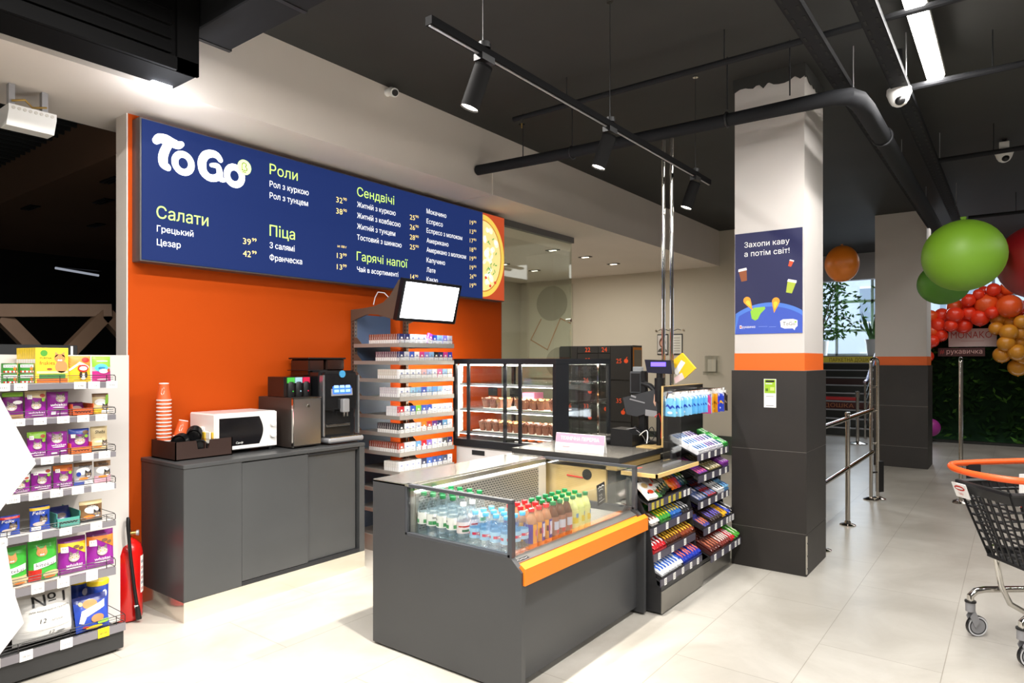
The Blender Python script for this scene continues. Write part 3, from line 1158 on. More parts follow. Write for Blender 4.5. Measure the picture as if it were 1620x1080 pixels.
def cup(z, first, x, y, tilt=None, label='', group='stacked orange paper cups'):
    """an upside-down paper cup, its rolled rim at the bottom"""
    t = thing('paper_cup', label, 'paper cup', (x, y, z), group)
    b = B()
    prof = [(.042, 0), (.0435, .004), (.042, .008), (.029, .108), (.027, .11)]
    b.lathe(prof, CUPR, 20, close=False)
    b.lathe([(.0, .106), (.028, .1065)], WHITE, 20, close=False)
    b.build('cup_wall', t, off=(0, 0, 0))
    b = B()
    b.lathe([(.0405, -.001), (.0445, .0005), (.0448, .005), (.0415, .008)], WHITE, 20, close=False)
    b.build('rolled_rim', t, off=(0, 0, 0))
    b = B()
    b.lathe([(.0285, .102), (.0295, .108), (.0275, .1115), (.026, .108)], WHITE, 20, close=False)
    b.build('base_rim', t, off=(0, 0, 0))
    b = B()
    mp = lambda u, v: Vector(((.0425 - .13 * v) * math.sin(u) * 1.01, -(.0425 - .13 * v) * math.cos(u) * 1.01, v))
    b.stroke([(-.9, .05), (-.75, .075), (-.45, .082), (-.35, .065), (-.5, .045), (-.75, .04), (-.9, .05)], .007, WHITE, lambda u, v: mp(u, v), caps=False)
    b.build('drop_logo', t, off=(0, 0, 0))
    return t


c0 = cup(Z + .009, True, 2.045, 4.33, label='topmost orange paper cup of the tall stack in the tray')
c0.location = (2.045, 4.33, Z + .009 + 15 * .0235)
for i in range(15):
    dup(c0, (2.045, 4.33, Z + .009 + i * .0235), label='orange paper cup %s from the bottom of the tall stack in the tray' % ORD[i])
for i in range(3):
    dup(c0, (2.135 + i * .007, 4.335, Z + .07 + i * .024), (0, .22, 0), label=['lowest orange paper cup of the short leaning stack', 'middle orange paper cup of the short leaning stack', 'upper orange paper cup of the short leaning stack'][i], group='leaning orange paper cups')
LID = mat('black lid plastic', '#131314', .25, coat=.4)


def lid_stack(x, y, z, n, rot, label, group):
    """a row of nested black cup lids lying on its side"""
    ax = Matrix.Rotation(rot[2], 4, 'Z') @ Matrix.Rotation(rot[0], 4, 'X')
    first = None
    for i in range(n):
        p = Vector((x, y, z)) + (ax @ Vector((0, 0, 1))) * (i * .0095)
        if first is None:
            t = thing('cup_lid', '', 'cup lid', p, group)
            b = B()
            b.lathe([(.045, 0), (.0465, .003), (.045, .006), (.042, .007), (.040, .017), (.034, .019), (.032, .014), (.002, .014)], LID, 24, close=False)
            b.build('lid_shell', t, off=(0, 0, 0))
            b = B()
            b.lathe([(.0405, .016), (.042, .018), (.040, .0195)], LID, 24, close=False)
            b.build('lid_ridge', t, off=(0, 0, 0))
            t.rotation_euler = ax.to_euler()
            first = t
            t['label'] = label % ORD[0]
        else:
            dup(first, p, label=label % ORD[i], group=group)


lid_stack(2.045, 4.145, Z + .108, 8, (-PI / 2 + .1, 0, -.75), 'black cup lid, %s of the row beside the tall cup stack', 'black lids lying by the cups')
lid_stack(2.145, 4.15, Z + .135, 9, (-PI / 2 + .25, 0, -.55), 'black cup lid, %s of the row resting high in the tray', 'black lids lying high in the tray')
lid_stack(2.165, 4.115, Z + .07, 4, (-PI / 2, 0, -.5), 'black cup lid, %s of the row at the tray notch', 'black lids at the tray notch')
for i in range(26):
    r_ = random.Random(i)
    x = 2.22 + (i % 13) * .0105
    y = 4.13 + (i // 13) * .10 + r_.uniform(0, .06)
    y_ = i % 3 == 0 or i // 13 == 1 and i % 2
    z0 = Z + .085 + (i // 13) * .03
    t = thing('sugar_stick', ('yellow' if y_ else 'white') + ' paper sugar stick, %s from the cups in the %s row of the tray' % (ORD[i % 13], ['front', 'rear'][i // 13]), 'sugar stick', (x, y, z0), 'sugar sticks in the tray')
    b = B()
    mc = col('#e6bf3c') if y_ else WHITE
    b.box(x - .0045, y - .03, z0, x + .0045, y + .03, z0 + .06 + r_.uniform(0, .015), mc, .002)
    o = b.build('stick', t)
    b = B()
    b.box(x - .0047, y - .0302, z0 + .02, x + .0047, y + .0302, z0 + .032, col('#b8862c') if y_ else col('#d9d2c0'))
    b.build('printed_band', t)
# microwave
t = thing('microwave', 'white microwave oven with a dark door window and two dials on the coffee counter', 'microwave oven', (2.48, 4.26, .945))
MW = mat('white enamel', '#f4f2ef', .28, coat=.3)
b = B()
b.box(2.257, 4.105, .955, 2.706, 4.42, 1.20, MW, .008)
b.build('casing', t)
b = B()
b.box(2.262, 4.094, .960, 2.632, 4.106, 1.195, MW, .004)
mp = plane_map((2.282, 4.0935, .985), (1, 0, 0), (0, 0, 1))
pts = [(0, 0), (.285, 0)] + [(.285 + .03 * math.sin(PI * i / 12), .185 * i / 12) for i in range(1, 12)] + [(.285, .185), (0, .185)]
b.shape(pts, mat('microwave window', '#141316', .12, coat=.5), mp)
mp = plane_map((2.282, 4.093, .985), (1, 0, 0), (0, 0, 1))
b.text('Candy', .14, .012, .014, WHITE, mp, bold=.015, align='c', slant=.25)
b.build('door', t)
b = B()
b.box(2.634, 4.096, .960, 2.704, 4.106, 1.195, MW, .003)
b.build('control_panel', t)
for z in (1.04, 1.115):
    b = B()
    b.cyl((2.669, 4.096, z), (2.669, 4.078, z), .024, MW, 22, .021)
    b.box(2.667, 4.072, z - .02, 2.671, 4.079, z + .02, MW)
    b.build('dial', t)
for x in (2.29, 2.67):
    for y in (4.13, 4.39):
        b = B()
        b.cyl((x, y, .93), (x, y, .956), .014, BLACK, 10)
        b.build('foot', t)
# milk fridge
t = thing('milk_cooler', 'small dark cooler with a steel door beside the microwave', 'milk cooler', (2.88, 4.18, Z))
b = B()
b.box(2.765, 4.015, Z + .008, 3.005, 4.42, 1.285, mat('cooler shell', '#332c28', .4), .003)
b.build('body', t)
b = B()
b.box(2.772, 3.998, Z + .018, 3.0, 4.014, 1.278, mat('cooler steel door', '#a7a198', .22, .9), .003)
b.box(2.765, 3.998, Z + .01, 2.772, 4.014, 1.283, CHROME)
b.box(2.765, 3.998, 1.278, 3.003, 4.014, 1.285, CHROME)
d = b.build('door', t)
b = B()
b.cyl((2.89, 3.998, 1.225), (2.89, 3.993, 1.225), .011, CHROME, 14)
b.build('lock', d)
# syrup / powder dispenser box on it
t = thing('capsule_dispenser', 'dark dispenser with green, pale and red fronts standing on the milk cooler', 'dispenser', (2.90, 4.16, 1.285))
b = B()
b.box(2.775, 4.12, 1.286, 3.0, 4.32, 1.43, mat('smoked box', '#241a17', .2), .003)
b.build('body', t)
for i, c_ in enumerate(('#4cc24a', '#a9cfe0', '#d8204e')):
    b = B()
    x = 2.80 + i * .064
    b.box(x, 4.112, 1.385, x + .058, 4.121, 1.425, col(c_, .35))
    m_ = b.build('colour_tile', t)
    b = B()
    b.lathe([(.026, -.05), (.028, -.04), (.027, .04), (.02, .055), (.004, .058)], BLACK, 16, (x + .029, 4.115, 1.337), Matrix.Diagonal((1, .6, 1)))
    b.ell(0, -.01, .006, .005, col(c_, .3), plane_map((x + .034, 4.096, 1.337), (1, 0, 0), (0, 0, 1)), 10)
    b.build('capsule_chute', t)
# coffee machine
t = thing('coffee_machine', 'black automatic coffee machine with a blue touchscreen at the end of the counter', 'coffee machine', (3.2, 4.2, Z))
CM = mat('coffee machine black', '#161719', .22, coat=.5)
b = B()
b.box(3.03, 4.06, Z + .02, 3.36, 4.42, 1.47, CM, .012)
b.box(3.05, 4.02, 1.18, 3.345, 4.07, 1.46, CM, .01)
b.build('body', t)
for x in (3.028, 3.35):
    b = B()
    b.box(x, 4.01, Z + .06, x + .018, 4.06, 1.44, mat('satin chrome trim', '#b9bbc0', .25, .9), .005)
    b.build('side_trim', t)
b = B()
b.prism([(4.015, 1.285), (4.03, 1.28), (4.045, 1.415), (4.028, 1.42)], 'x', 3.105, 3.30, SILVER)
s_ = b.build('touchscreen', t)
b = B()
n_ = Vector((0, -.135, -.013)).normalized()
mp = plane_map((3.118, 4.0145, 1.298), (1, 0, 0), (0, .013, .132))
b.rect(0, 0, .17, .105, lit('#2a63e8', .9), mp)
mp2 = plane_map((3.118, 4.0135, 1.298), (1, 0, 0), (0, .013, .132))
for i in range(3):
    for j in range(2 + (i < 2)):
        b.rect(.012 + i * .053, .012 + j * .032, .055 + i * .053, .032 + j * .032, lit('#8fb6ff', .8), mp2)
b.build('display', s_)
b = B()
b.cyl((3.205, 4.022, 1.445), (3.205, 4.014, 1.445), .027, col('#4aa3d8', .3), 20)
b.build('brand_button', t)
b = B()
b.box(3.19, 3.985, 1.16, 3.25, 4.03, 1.26, SILVER, .006)
for x in (3.205, 3.235):
    b.cyl((x, 4.0, 1.16), (x, 4.0, 1.13), .007, CHROME, 10)
b.build('coffee_spout', t)
b = B()
b.box(3.04, 3.955, Z + .012, 3.365, 4.07, Z + .05, SILVER, .012)
for i in range(10):
    b.box(3.06 + i * .029, 3.965, Z + .05, 3.08 + i * .029, 4.05, Z + .054, CHROME)
b.build('drip_tray', t)
b = B()
b.box(3.08, 4.04, 1.055, 3.30, 4.062, 1.075, CHROME, .004)
b.build('cup_shelf', t)
b = B()
b.box(3.0, 4.15, 1.47, 3.17, 4.41, 1.475, BLACK)
b.box(3.02, 4.17, 1.43, 3.16, 4.40, 1.555, mat('smoked hopper', '#2c1d18', .15, coat=.4), .01)
b.box(3.18, 4.17, 1.47, 3.35, 4.40, 1.56, mat('smoked hopper', '#2c1d18', .15), .01)
b.box(3.01, 4.16, 1.555, 3.355, 4.41, 1.568, BLACK, .003)
b.build('bean_hopper', t)
for x in (3.06, 3.33):
    for y in (4.09, 4.39):
        b = B()
        b.cyl((x, y, Z), (x, y, Z + .022), .013, BLACK, 10)
        b.build('foot', t)

# ================================================================ fire extinguisher
t = thing('fire_extinguisher', 'red fire extinguisher with a black hose on the floor beside the pet food shelf', 'fire extinguisher', (1.79, 4.24, 0))
RED = mat('extinguisher red', '#c3130f', .25, coat=.5)
b = B()
b.lathe([(.05, .0), (.075, .008), (.08, .02), (.08, .40), (.07, .445), (.04, .475), (.022, .485)], RED, 28, (1.79, 4.24, 0))
b.build('cylinder', t)
b = B()
mp = lambda u, v: Vector((1.79 + .0812 * math.sin(u), 4.24 - .0812 * math.cos(u), v))
for i in range(6):
    b.shape([(.55 + i * .12, .16), (.67 + i * .12, .16), (.67 + i * .12, .38), (.55 + i * .12, .38)], WHITE, mp)
mp = lambda u, v: Vector((1.79 + .0818 * math.sin(u), 4.24 - .0818 * math.cos(u), v))
for j, z in enumerate((.175, .21, .24, .27, .30, .335)):
    b.shape([(.62, z), (.9, z), (.9, z + .016), (.62, z + .016)], col(['#b33', '#555a7a', '#b33', '#8a8fa0', '#b33', '#555a7a'][j]) if False else col(['#b03030', '#555a7a', '#b03030', '#8a8fa0', '#b03030', '#555a7a'][j]), mp)
b.build('instruction_label', t)
b = B()
b.cyl((1.79, 4.24, .48), (1.79, 4.24, .535), .018, mat('brass', '#b89a5a', .3, 1.0), 14)
b.cyl((1.79, 4.24, .51), (1.83, 4.22, .51), .014, mat('brass', '#b89a5a', .3, 1.0), 12)
b.cyl((1.83, 4.22, .51), (1.842, 4.213, .51), .017, SILVER, 14)
b.build('valve', t)
b = B()
b.box(1.72, 4.225, .545, 1.80, 4.25, .556, BLACK, .004)
b.box(1.72, 4.225, .522, 1.79, 4.25, .532, BLACK, .004)
b.build('lever', t)
b = B()
b.tube([(1.785, 4.215, .52), (1.77, 4.18, .60), (1.758, 4.16, .62), (1.752, 4.15, .58), (1.765, 4.145, .40), (1.785, 4.14, .2), (1.80, 4.135, .08)], .0095, BLACK, 10)
b.cyl((1.797, 4.136, .10), (1.806, 4.132, .02), .013, BLACK, 12, .016)
b.tube([(1.7935, 4.137, .105), (1.796, 4.136, .092)], .0115, WHITE, 10)
b.build('hose', t)

# ================================================================ dark hall behind the pet food
WOOD = mat('pale timber', '#8b6f59', .6, noise=.08, nscale=6)
t = thing('timber_house_frame', 'timber house-shaped frame standing in the dark hall', 'timber frame', (2.0, 6.0, 0))


def beam(p0, p1, w, nm):
    b = B()
    p0, p1 = Vector(p0), Vector(p1)
    d = (p1 - p0)
    a = d.cross(Vector((0, 1, 0))).normalized() if abs(d.normalized().y) < .9 else Vector((1, 0, 0))
    c = d.cross(a).normalized()
    b.obox((p0 + p1) / 2, d / 2, a * w / 2, c * w / 2, WOOD)
    return b.build(nm, t)


for (x, y) in ((1.70, 6.3), (2.36, 6.0)):
    beam((x - .75, y, 1.05), (x, y, 1.93), .1, 'rafter')
    beam((x + .75, y, 1.05), (x, y, 1.93), .1, 'rafter')
    beam((x - .72, y, 0), (x - .72, y, 1.1), .09, 'post')
    beam((x + .72, y, 0), (x + .72, y, 1.1), .09, 'post')
beam((1.62, 6.34, 1.93), (2.40, 5.97, 1.96), .1, 'ridge_beam')
t = thing('dark_cabinet', 'long black cabinet behind the pet food shelf in the dark hall', 'cabinet', (0.6, 4.72, 0))
b = B()
b.box(-.4, 4.62, .06, 1.66, 4.86, 1.64, mat('cabinet black', '#202122', .5), .004)
b.build('body', t)
b = B()
b.box(-.4, 4.64, 0, 1.64, 4.84, .06, BLACK)
b.build('plinth', t)
b = B()
b.box(1.62, 4.614, 1.56, 1.632, 4.62, 1.635, WHITE)
b.build('paper_strip', t)
t = thing('fluorescent_tube', 'thin dim light tube glowing in the dark hall', 'light', (1.9, 8.6, 2.2))
b = B()
b.cyl((3.0, 9.0, 2.63), (3.5, 9.1, 2.60), .014, lit('#cfd6e6', .3), 8)
b.build('tube', t)
b = B()
b.box(3.0, 8.99, 2.645, 3.5, 9.11, 2.67, BLACK)
b.build('tube_housing', t)

# ================================================================ pet food shelving
t = thing('pet_food_shelving', 'pet food shelf unit with a white back board and grey price rails', 'shelving unit', (1.05, 4.05, 0))
SHB = mat('white board', '#cbc6c2', .6)
b = B()
b.box(.2, 4.19, .02, 1.775, 4.215, 1.578, SHB)
b.build('back_board', t)
b = B()
b.box(.2, 3.80, .015, 1.585, 4.19, .112, mat('shelf base black', '#2a2a2b', .5), .004)
b.box(.2, 3.83, 0, 1.56, 4.18, .016, BLACK)
b.build('base', t)
PRICES = [['33.82', '33.82', '33.82', '16.98', '11.26', '9.94'], ['11.04'] * 5 + ['17.14'], ['11.04'] * 4 + ['11.04', '17.14'], ['11.04'] * 5 + ['11.10', '17.14', '17.14'],
          ['12.09'] * 4 + ['17.14'], ['32.98', '32.98', '32.98', '65.14', '65.14'], ['38.50', '38.50', '51.50', '89.98']]
PRAIL = mat('grey price rail', '#7d7a80', .3, .2)
rails = [1.418, 1.247, 1.049, .880, .682, .428, .131]
for i, z in enumerate(rails):
    b = B()
    xr = 1.556 if i < 6 else 1.588
    yf = 3.83 if i < 6 else 3.79
    hh = (.014, .0135, .0135, .0135, .014, .02, .02)[i]
    if i < 6:
        b.box(.2, 3.84, z + .006, xr - .01, 4.19, z + .016, SHB)
    o = b.build('shelf_board', t) if i < 6 else None
    b = B()
    b.box(.2, yf - .004, z - hh, xr, yf + .006, z + hh, PRAIL)
    r_ = b.build('price_rail', t)
    rr = random.Random(50 + i)
    xs = {0: [.86, 1.06, 1.13, 1.385, 1.45, 1.535], 1: [.9, 1.12, 1.21, 1.31, 1.40, 1.485], 2: [.95, 1.16, 1.24, 1.325, 1.42, 1.50], 3: [.9, 1.02, 1.10, 1.19, 1.28, 1.375, 1.465, 1.52],
          4: [.9, 1.05, 1.19, 1.32, 1.46], 5: [.92, 1.08, 1.20, 1.31, 1.44], 6: [.95, 1.08, 1.25, 1.42]}[i]
    for j, x in enumerate(xs):
        if i == 6:
            x += .06
        b = B()
        yel = i == 6 and j == 3
        b.box(x - .027, yf - .006, z - hh - .002, x + .027, yf - .004, z + hh + .006, col('#f2d21a') if yel else WHITE)
        mp = plane_map((x, yf - .0065, z - .006), (1, 0, 0), (0, 0, 1))
        b.text(PRICES[i][min(j, len(PRICES[i]) - 1)], 0, 0, .010, col('#33302e'), mp, align='c')
        b.rect(-.02, -.006, .01, -.0045, col('#6a6765'), mp)
        b.build('price_tag', t, label='yellow price tag' if yel else None)
    # wire guard
    b = B()
    g0, gh = z + hh + .002, (.036 if i not in (5, 6) else .045)
    yg = yf - .002
    for q in (0.06, .4, .7, 1.0):
        b.tube([(.2, yg, g0 + gh * q), (xr - .012, yg, g0 + gh * q)], .0014 if q < 1 else .002, BLACK, 6)
    b.tube([(xr - .01, yg, g0), (xr - .002, yg, g0 + .006), (xr - .002, yg, g0 + gh - .006), (xr - .012, yg, g0 + gh)], .002, BLACK, 6)
    for x in (xr - .045, xr - .26, xr - .48):
        b.tube([(x, yg, g0), (x, yg, g0 + gh)], .0018, BLACK, 6)
    for q in (.06, 1.0):
        b.tube([(xr - .005, yg, g0 + gh * q), (xr - .005, yg + .2, g0 + gh * q)], .0016, BLACK, 6)
    b.build('wire_guard', t)

CATG = mat('cat fur grey', '#b7a9a2', .6)
CATD = mat('cat fur dark', '#6d5f5c', .6)
CATO = mat('cat fur ginger', '#c98a52', .6)


def cat_head(b, u, v, r, mp, fur, dark):
    b.shape([(u - .9 * r, v + .1 * r), (u - .8 * r, v + 1.35 * r), (u - .15 * r, v + .75 * r)], dark, mp)
    b.shape([(u + .9 * r, v + .1 * r), (u + .8 * r, v + 1.35 * r), (u + .15 * r, v + .75 * r)], dark, mp)
    b.ell(u, v, r, .85 * r, fur, mp, 16)
    m2 = lambda a, c: mp(a, c) + Vector((0, -.0006, 0))
    for q in (-.3, 0, .3):
        b.stroke([(u + q * r, v + .45 * r), (u + q * 1.2 * r, v + .78 * r)], .12 * r, dark, m2, caps=False)
    for q in (-1, 1):
        b.ell(u + q * .40 * r, v + .12 * r, .17 * r, .12 * r, col('#d8c65a'), m2, 8)
        b.ell(u + q * .20 * r, v - .42 * r, .24 * r, .18 * r, col('#e6dcd4'), m2, 8)
        b.stroke([(u + q * .95 * r, v - .1 * r), (u + q * .6 * r, v - .15 * r)], .08 * r, dark, m2, caps=False)
    m3 = lambda a, c: mp(a, c) + Vector((0, -.0011, 0))
    for q in (-1, 1):
        b.ell(u + q * .40 * r, v + .12 * r, .06 * r, .11 * r, BLACK, m3, 8)
    b.ell(u, v - .26 * r, .09 * r, .06 * r, col('#8a4a42'), m3, 8)


def pouch(x0, x1, z0, z1, y, label, bands, deco=(), d=.028, lean=.06, cat_='pet food pouch', name='pet_food_pouch', group=None):
    """a soft bag: bulging front and back, crimped top seam; bands: (height fraction from, material)"""
    w, h = x1 - x0, z1 - z0
    cx = (x0 + x1) / 2
    t = thing(name, label, cat_, (cx, y, z0), group)
    NU, NV = 8, 12
    sg = random.Random(int(x0 * 1e4 + z0 * 1e3))
    ph = sg.uniform(0, 6)

    def bul(a, c):
        a, c = max(-1, min(1, a)), max(-1, min(1, c))
        return d / 2 * (max(0, 1 - abs(a) ** 2.6) ** .7) * (max(0, 1 - abs(c) ** 3.5) ** .6) + .0012 + .0009 * math.sin(5 * a + 4 * c + ph)

    def P(a, c, s_):
        yy = -s_ * bul(a, c)
        zz = (c + 1) / 2 * h
        xx = a * w / 2 * (1 - .03 * (1 - c * c))
        return Vector((cx + xx, y + yy + lean * zz, z0 + zz))
    b = B()
    for s_ in (1, -1):
        for j in range(NV):
            f0 = j / NV
            mm = [m_ for q, m_ in bands if f0 + .5 / NV >= q][-1]
            vs, fs = [], []
            for jj in (j, j + 1):
                for i in range(NU + 1):
                    vs.append(P(-1 + 2 * i / NU, -1 + 2 * jj / NV, s_))
            for i in range(NU):
                q = (i, i + 1, NU + 2 + i, NU + 1 + i)
                fs.append(q if s_ > 0 else q[::-1])
            b.add(vs, fs, mm)
    o = b.build('bag', t)
    b = B()
    mm = bands[-1][1]
    for k in range(5):
        zz = z0 + h * (.955 + k * .01)
        b.box(cx - w * .49, y + lean * h - .0022, zz, cx + w * .49, y + lean * h + .0022, zz + h * .005, mm)
    b.build('seam', t)
    if deco:
        b = B()
        b.fine = .014
        mk = lambda e: (lambda u, v: P(u / (w / 2), 2 * v / h - 1, 1) + Vector((0, -e, 0)))
        for n_, D in enumerate(deco):
            mp = mk(.0016 + .0007 * n_)
            k = D[0]
            if k == 'cat':
                cat_head(b, D[1] * w, D[2] * h, D[3] * w, mp, D[4], D[5])
            elif k == 'ell':
                b.ell(D[1] * w, D[2] * h, D[3] * w, D[4] * h, D[5], mp, 18)
            elif k == 'txt':
                b.text(D[1], D[2] * w, D[3] * h, D[4] * h, D[5], mp, width=D[6] * w, bold=.02, align='c', slant=D[7] if len(D) > 7 else 0)
            elif k == 'rect':
                b.rect(D[1] * w, D[2] * h, D[3] * w, D[4] * h, D[5], mp)
            elif k == 'poly':
                b.shape([(u * w, v * h) for u, v in D[1]], D[2], mp)
        b.build('print', t, smooth=0)
    return t


PUR = mat('purple foil', '#8a1e8c', .32, coat=.2)
PURD = mat('deep purple foil', '#6b1468', .35, coat=.2)
YEL = col('#f0c428', .35)
GRN = mat('green foil', '#3fae3a', .32, coat=.2)
LIME = col('#8fc63f', .35)
BEI = mat('beige foil', '#cdb98c', .35, coat=.1)
BRO = mat('brown foil', '#7a5a3c', .35, coat=.1)
BLU = mat('blue foil', '#2946a8', .32, coat=.2)
NAV = mat('navy foil', '#1e2c72', .32, coat=.2)
ORN = col('#e07a2a', .4)
REDP = col('#c8281e', .35)
CYAN = col('#58c3dc', .35)
SILV = mat('silver foil', '#c7c6c8', .3, .3)
kraft = mat('kraft carton', '#a98257', .7)


def whiskas_deco(top, txt='whiskas', cy=.45):
    return [('poly', [(-.5, .78), (.5, .70), (.5, 1.0), (-.5, 1.0)], top), ('ell', .3, .82, .14, .07, col('#b5533a')), ('rect', -.42, .70, -.2, .86, WHITE), ('txt', '1+', -.31, .74, .07, PUR, .12),
            ('cat', -.02, cy, .24, CATG, CATD), ('ell', .33, .66, .10, .07, LIME), ('txt', txt, 0, .14, .09, WHITE, .78, .15), ('ell', .05, .09, .3, .012, WHITE)]


b = B()
# row 1: cans, boxes, two pouches
CANG = mat('can label green', '#3d8a34', .35)
for i, (x, lab) in enumerate(((1.10, 'nearer stack'), (1.168, 'stack beside the yellow box'))):
    for k in range(2):
        z0 = 1.4355 + k * .050
        t = thing('pet_food_can', 'green pet food can, %s of the %s on the top shelf' % (['lower', 'upper'][k], lab), 'tin can', (x, 3.885, z0), 'green cans on the top shelf')
        b = B()
        b.lathe([(.030, 0), (.032, .002), (.0318, .047), (.030, .049)], [STEEL, CANG, STEEL], 24, (x, 3.885, z0))
        b.build('can_body', t)
        b = B()
        mp = lambda u, v: Vector((x + .0325 * math.sin(u), 3.885 - .0325 * math.cos(u), z0 + v))
        for q in range(8):
            b.shape([(-1 + q * .25, .028), (-.75 + q * .25, .028), (-.75 + q * .25, .042), (-1 + q * .25, .042)], WHITE, mp)
            b.shape([(-1 + q * .25, .004), (-.75 + q * .25, .004), (-.75 + q * .25, .012), (-1 + q * .25, .012)], [REDP, WHITE][q % 2], mp)
        mp = lambda u, v: Vector((x + .033 * math.sin(u), 3.885 - .033 * math.cos(u), z0 + v))
        b.text('kitekat', -.05, .031, .010, BLACK, mp, width=1.5, bold=.03, align='c')
        b.ell(.5, .022, .25, .008, ORN, mp, 12)
        b.build('paper_label', t)
YBOX = mat('yellow carton', '#f3cf32', .45)
t0 = None
for i in range(8):
    y = 3.872 + i * .034
    x0, x1, z0, z1 = 1.205, 1.348, 1.434, 1.611
    t = thing('pet_food_box', 'yellow cat food carton, %s counted from the front on the top shelf' % ORD[i], 'carton', ((x0 + x1) / 2, y, z0), 'yellow cat food cartons on the top shelf')
    b = B()
    b.box(x0, y, z0, x1, y + .032, z1, YBOX, .001)
    b.rect(.0, .10, .03, .12, WHITE, plane_map((x0 - .0005, y + .032, z0), (0, -1, 0), (0, 0, 1)))
    b.build('carton', t)
    if i == 0:
        b = B()
        mp = plane_map((x0, y - .0008, z0), (1, 0, 0), (0, 0, 1))
        mq = plane_map((x0, y - .0014, z0), (1, 0, 0), (0, 0, 1))
        b.ell(.036, .15, .016, .016, col('#4f9a38'), mp, 18)
        b.text('PURINA', .044, .121, .009, BLACK, mp, width=.05, bold=.03, align='c')
        b.text('friskies', .050, .092, .018, REDP, mp, width=.066, bold=.02, align='c')
        cat_head(b, .105, .125, .025, mq, CATO, CATO)
        b.ell(.112, .082, .028, .032, CATO, mp, 16)
        b.rect(.005, .048, .14, .06, col('#f6e7a0'), mp)
        b.rect(.015, .022, .13, .045, col('#3c7a3a'), mq)
        b.rect(.005, .0, .14, .022, col('#c8682a'), mp)
        b.ell(.06, .07, .012, .006, col('#a05a30'), mq, 10)
        b.build('print', t, smooth=0)
RZ = [r_ + (.017) for r_ in rails]
pouch(1.355, 1.458, RZ[0], 1.570, 3.89, 'yellow dog food pouch with a red oval and white patch on the top shelf', [(0, YEL), (.68, col('#d8a24a'))],
      [('poly', [(-.5, .55), (0, .85), (.5, .6), (.5, 1), (-.5, 1)], col('#c9913f')), ('ell', .25, .85, .18, .1, REDP), ('poly', [(-.5, .5), (-.05, .78), (.4, .62), (.4, .52), (-.05, .68), (-.5, .42)], WHITE), ('ell', .12, .53, .26, .14, REDP), ('ell', .12, .53, .19, .08, WHITE),
       ('ell', .12, .22, .14, .12, WHITE), ('ell', .0, .28, .07, .12, col('#3a2a22')), ('ell', .24, .28, .07, .12, col('#3a2a22'))])
pouch(1.466, 1.556, RZ[0], 1.568, 3.89, 'green and magenta cat food pouch at the end of the top shelf', [(0, mat('magenta foil', '#c02a80', .32)), (.42, SILV), (.62, LIME)],
      [('ell', -.05, .55, .36, .16, CYAN), ('ell', 0, .82, .32, .022, WHITE), ('ell', .05, .42, .25, .09, WHITE), ('ell', .35, .45, .09, .07, col('#b5533a')), ('txt', 'Ласунка', .0, .06, .06, WHITE, .75)][:2] + [('ell', .05, .42, .25, .09, WHITE), ('ell', .35, .45, .09, .07, col('#b5533a')), ('ell', -.05, .55, .2, .04, col('#2a7fb0')), ('ell', 0, .09, .34, .03, WHITE)])
# row 2
pouch(1.075, 1.160, RZ[1], 1.392, 3.89, 'dark purple cat pouch partly behind the white cutout on the second shelf', [(0, kraft), (.2, PURD), (.85, LIME)], [('cat', -.1, .45, .26, CATG, CATD), ('ell', .2, .62, .25, .07, WHITE)])
pouch(1.166, 1.257, RZ[1], 1.396, 3.89, 'purple cat pouch with a gold top, second shelf from the top', [(0, PUR), (.82, BEI)], whiskas_deco(BEI))
pouch(1.260, 1.355, RZ[1], 1.388, 3.89, 'purple cat pouch with big white lettering on the second shelf', [(0, PUR)], [('cat', .1, .72, .24, CATG, CATD), ('txt', 'whiskas', 0, .42, .12, WHITE, .8, .15), ('ell', 0, .37, .3, .015, WHITE), ('ell', 0, .28, .3, .04, CATD), ('rect', -.35, .08, -.15, .2, WHITE), ('txt', 'whiskas', .15, .08, .08, WHITE, .5, .15)])


def carton_tray(x0, x1, z, h, c, label, lettered=False):
    t = thing('display_carton', label, 'display carton', ((x0 + x1) / 2, 3.9, z))
    m_ = col(c, .6)
    b = B()
    b.box(x0, 3.862, z, x1, 3.866, z + h, m_)
    b.box(x0, 3.862, z, x0 + .003, 4.1, z + h * 1.6, m_)
    b.box(x1 - .003, 3.862, z, x1, 4.1, z + h * 1.6, m_)
    b.box(x0, 3.862, z, x1, 4.1, z + .002, kraft)
    b.build('carton_walls', t)
    b = B()
    mp = plane_map(((x0 + x1) / 2, 3.8612, z), (1, 0, 0), (0, 0, 1))
    w = x1 - x0
    pts = [(-.36 * w + .72 * w * i / 14, h * .5 + h * .12 * math.sin(i * 2.3)) for i in range(15)]
    b.stroke(pts, h * .12, BLACK if lettered else col('#5a2a1a'), mp)
    b.build('printed_script', t)


carton_tray(1.362, 1.462, RZ[1], .036, '#d2571e', 'empty orange display carton on the second shelf', True)
pouch(1.372, 1.452, RZ[1] + .003, RZ[1] + .062, 3.93, 'purple cat pouch lying low in the empty orange carton', [(0, PURD)], [('ell', 0, .5, .3, .2, CATG)], lean=.9)
pouch(1.466, 1.545, RZ[1], 1.372, 3.89, 'cream and green cat pouch at the end of the second shelf', [(0, YEL), (.25, BEI), (.8, BRO)], [('ell', -.05, .58, .36, .16, WHITE), ('poly', [(.2, .4), (.5, .5), (.5, .95), (.3, .9)], LIME), ('cat', .22, .33, .2, CATD, BLACK), ('rect', -.5, .03, .0, .2, YEL), ('rect', .0, .03, .5, .2, WHITE)])
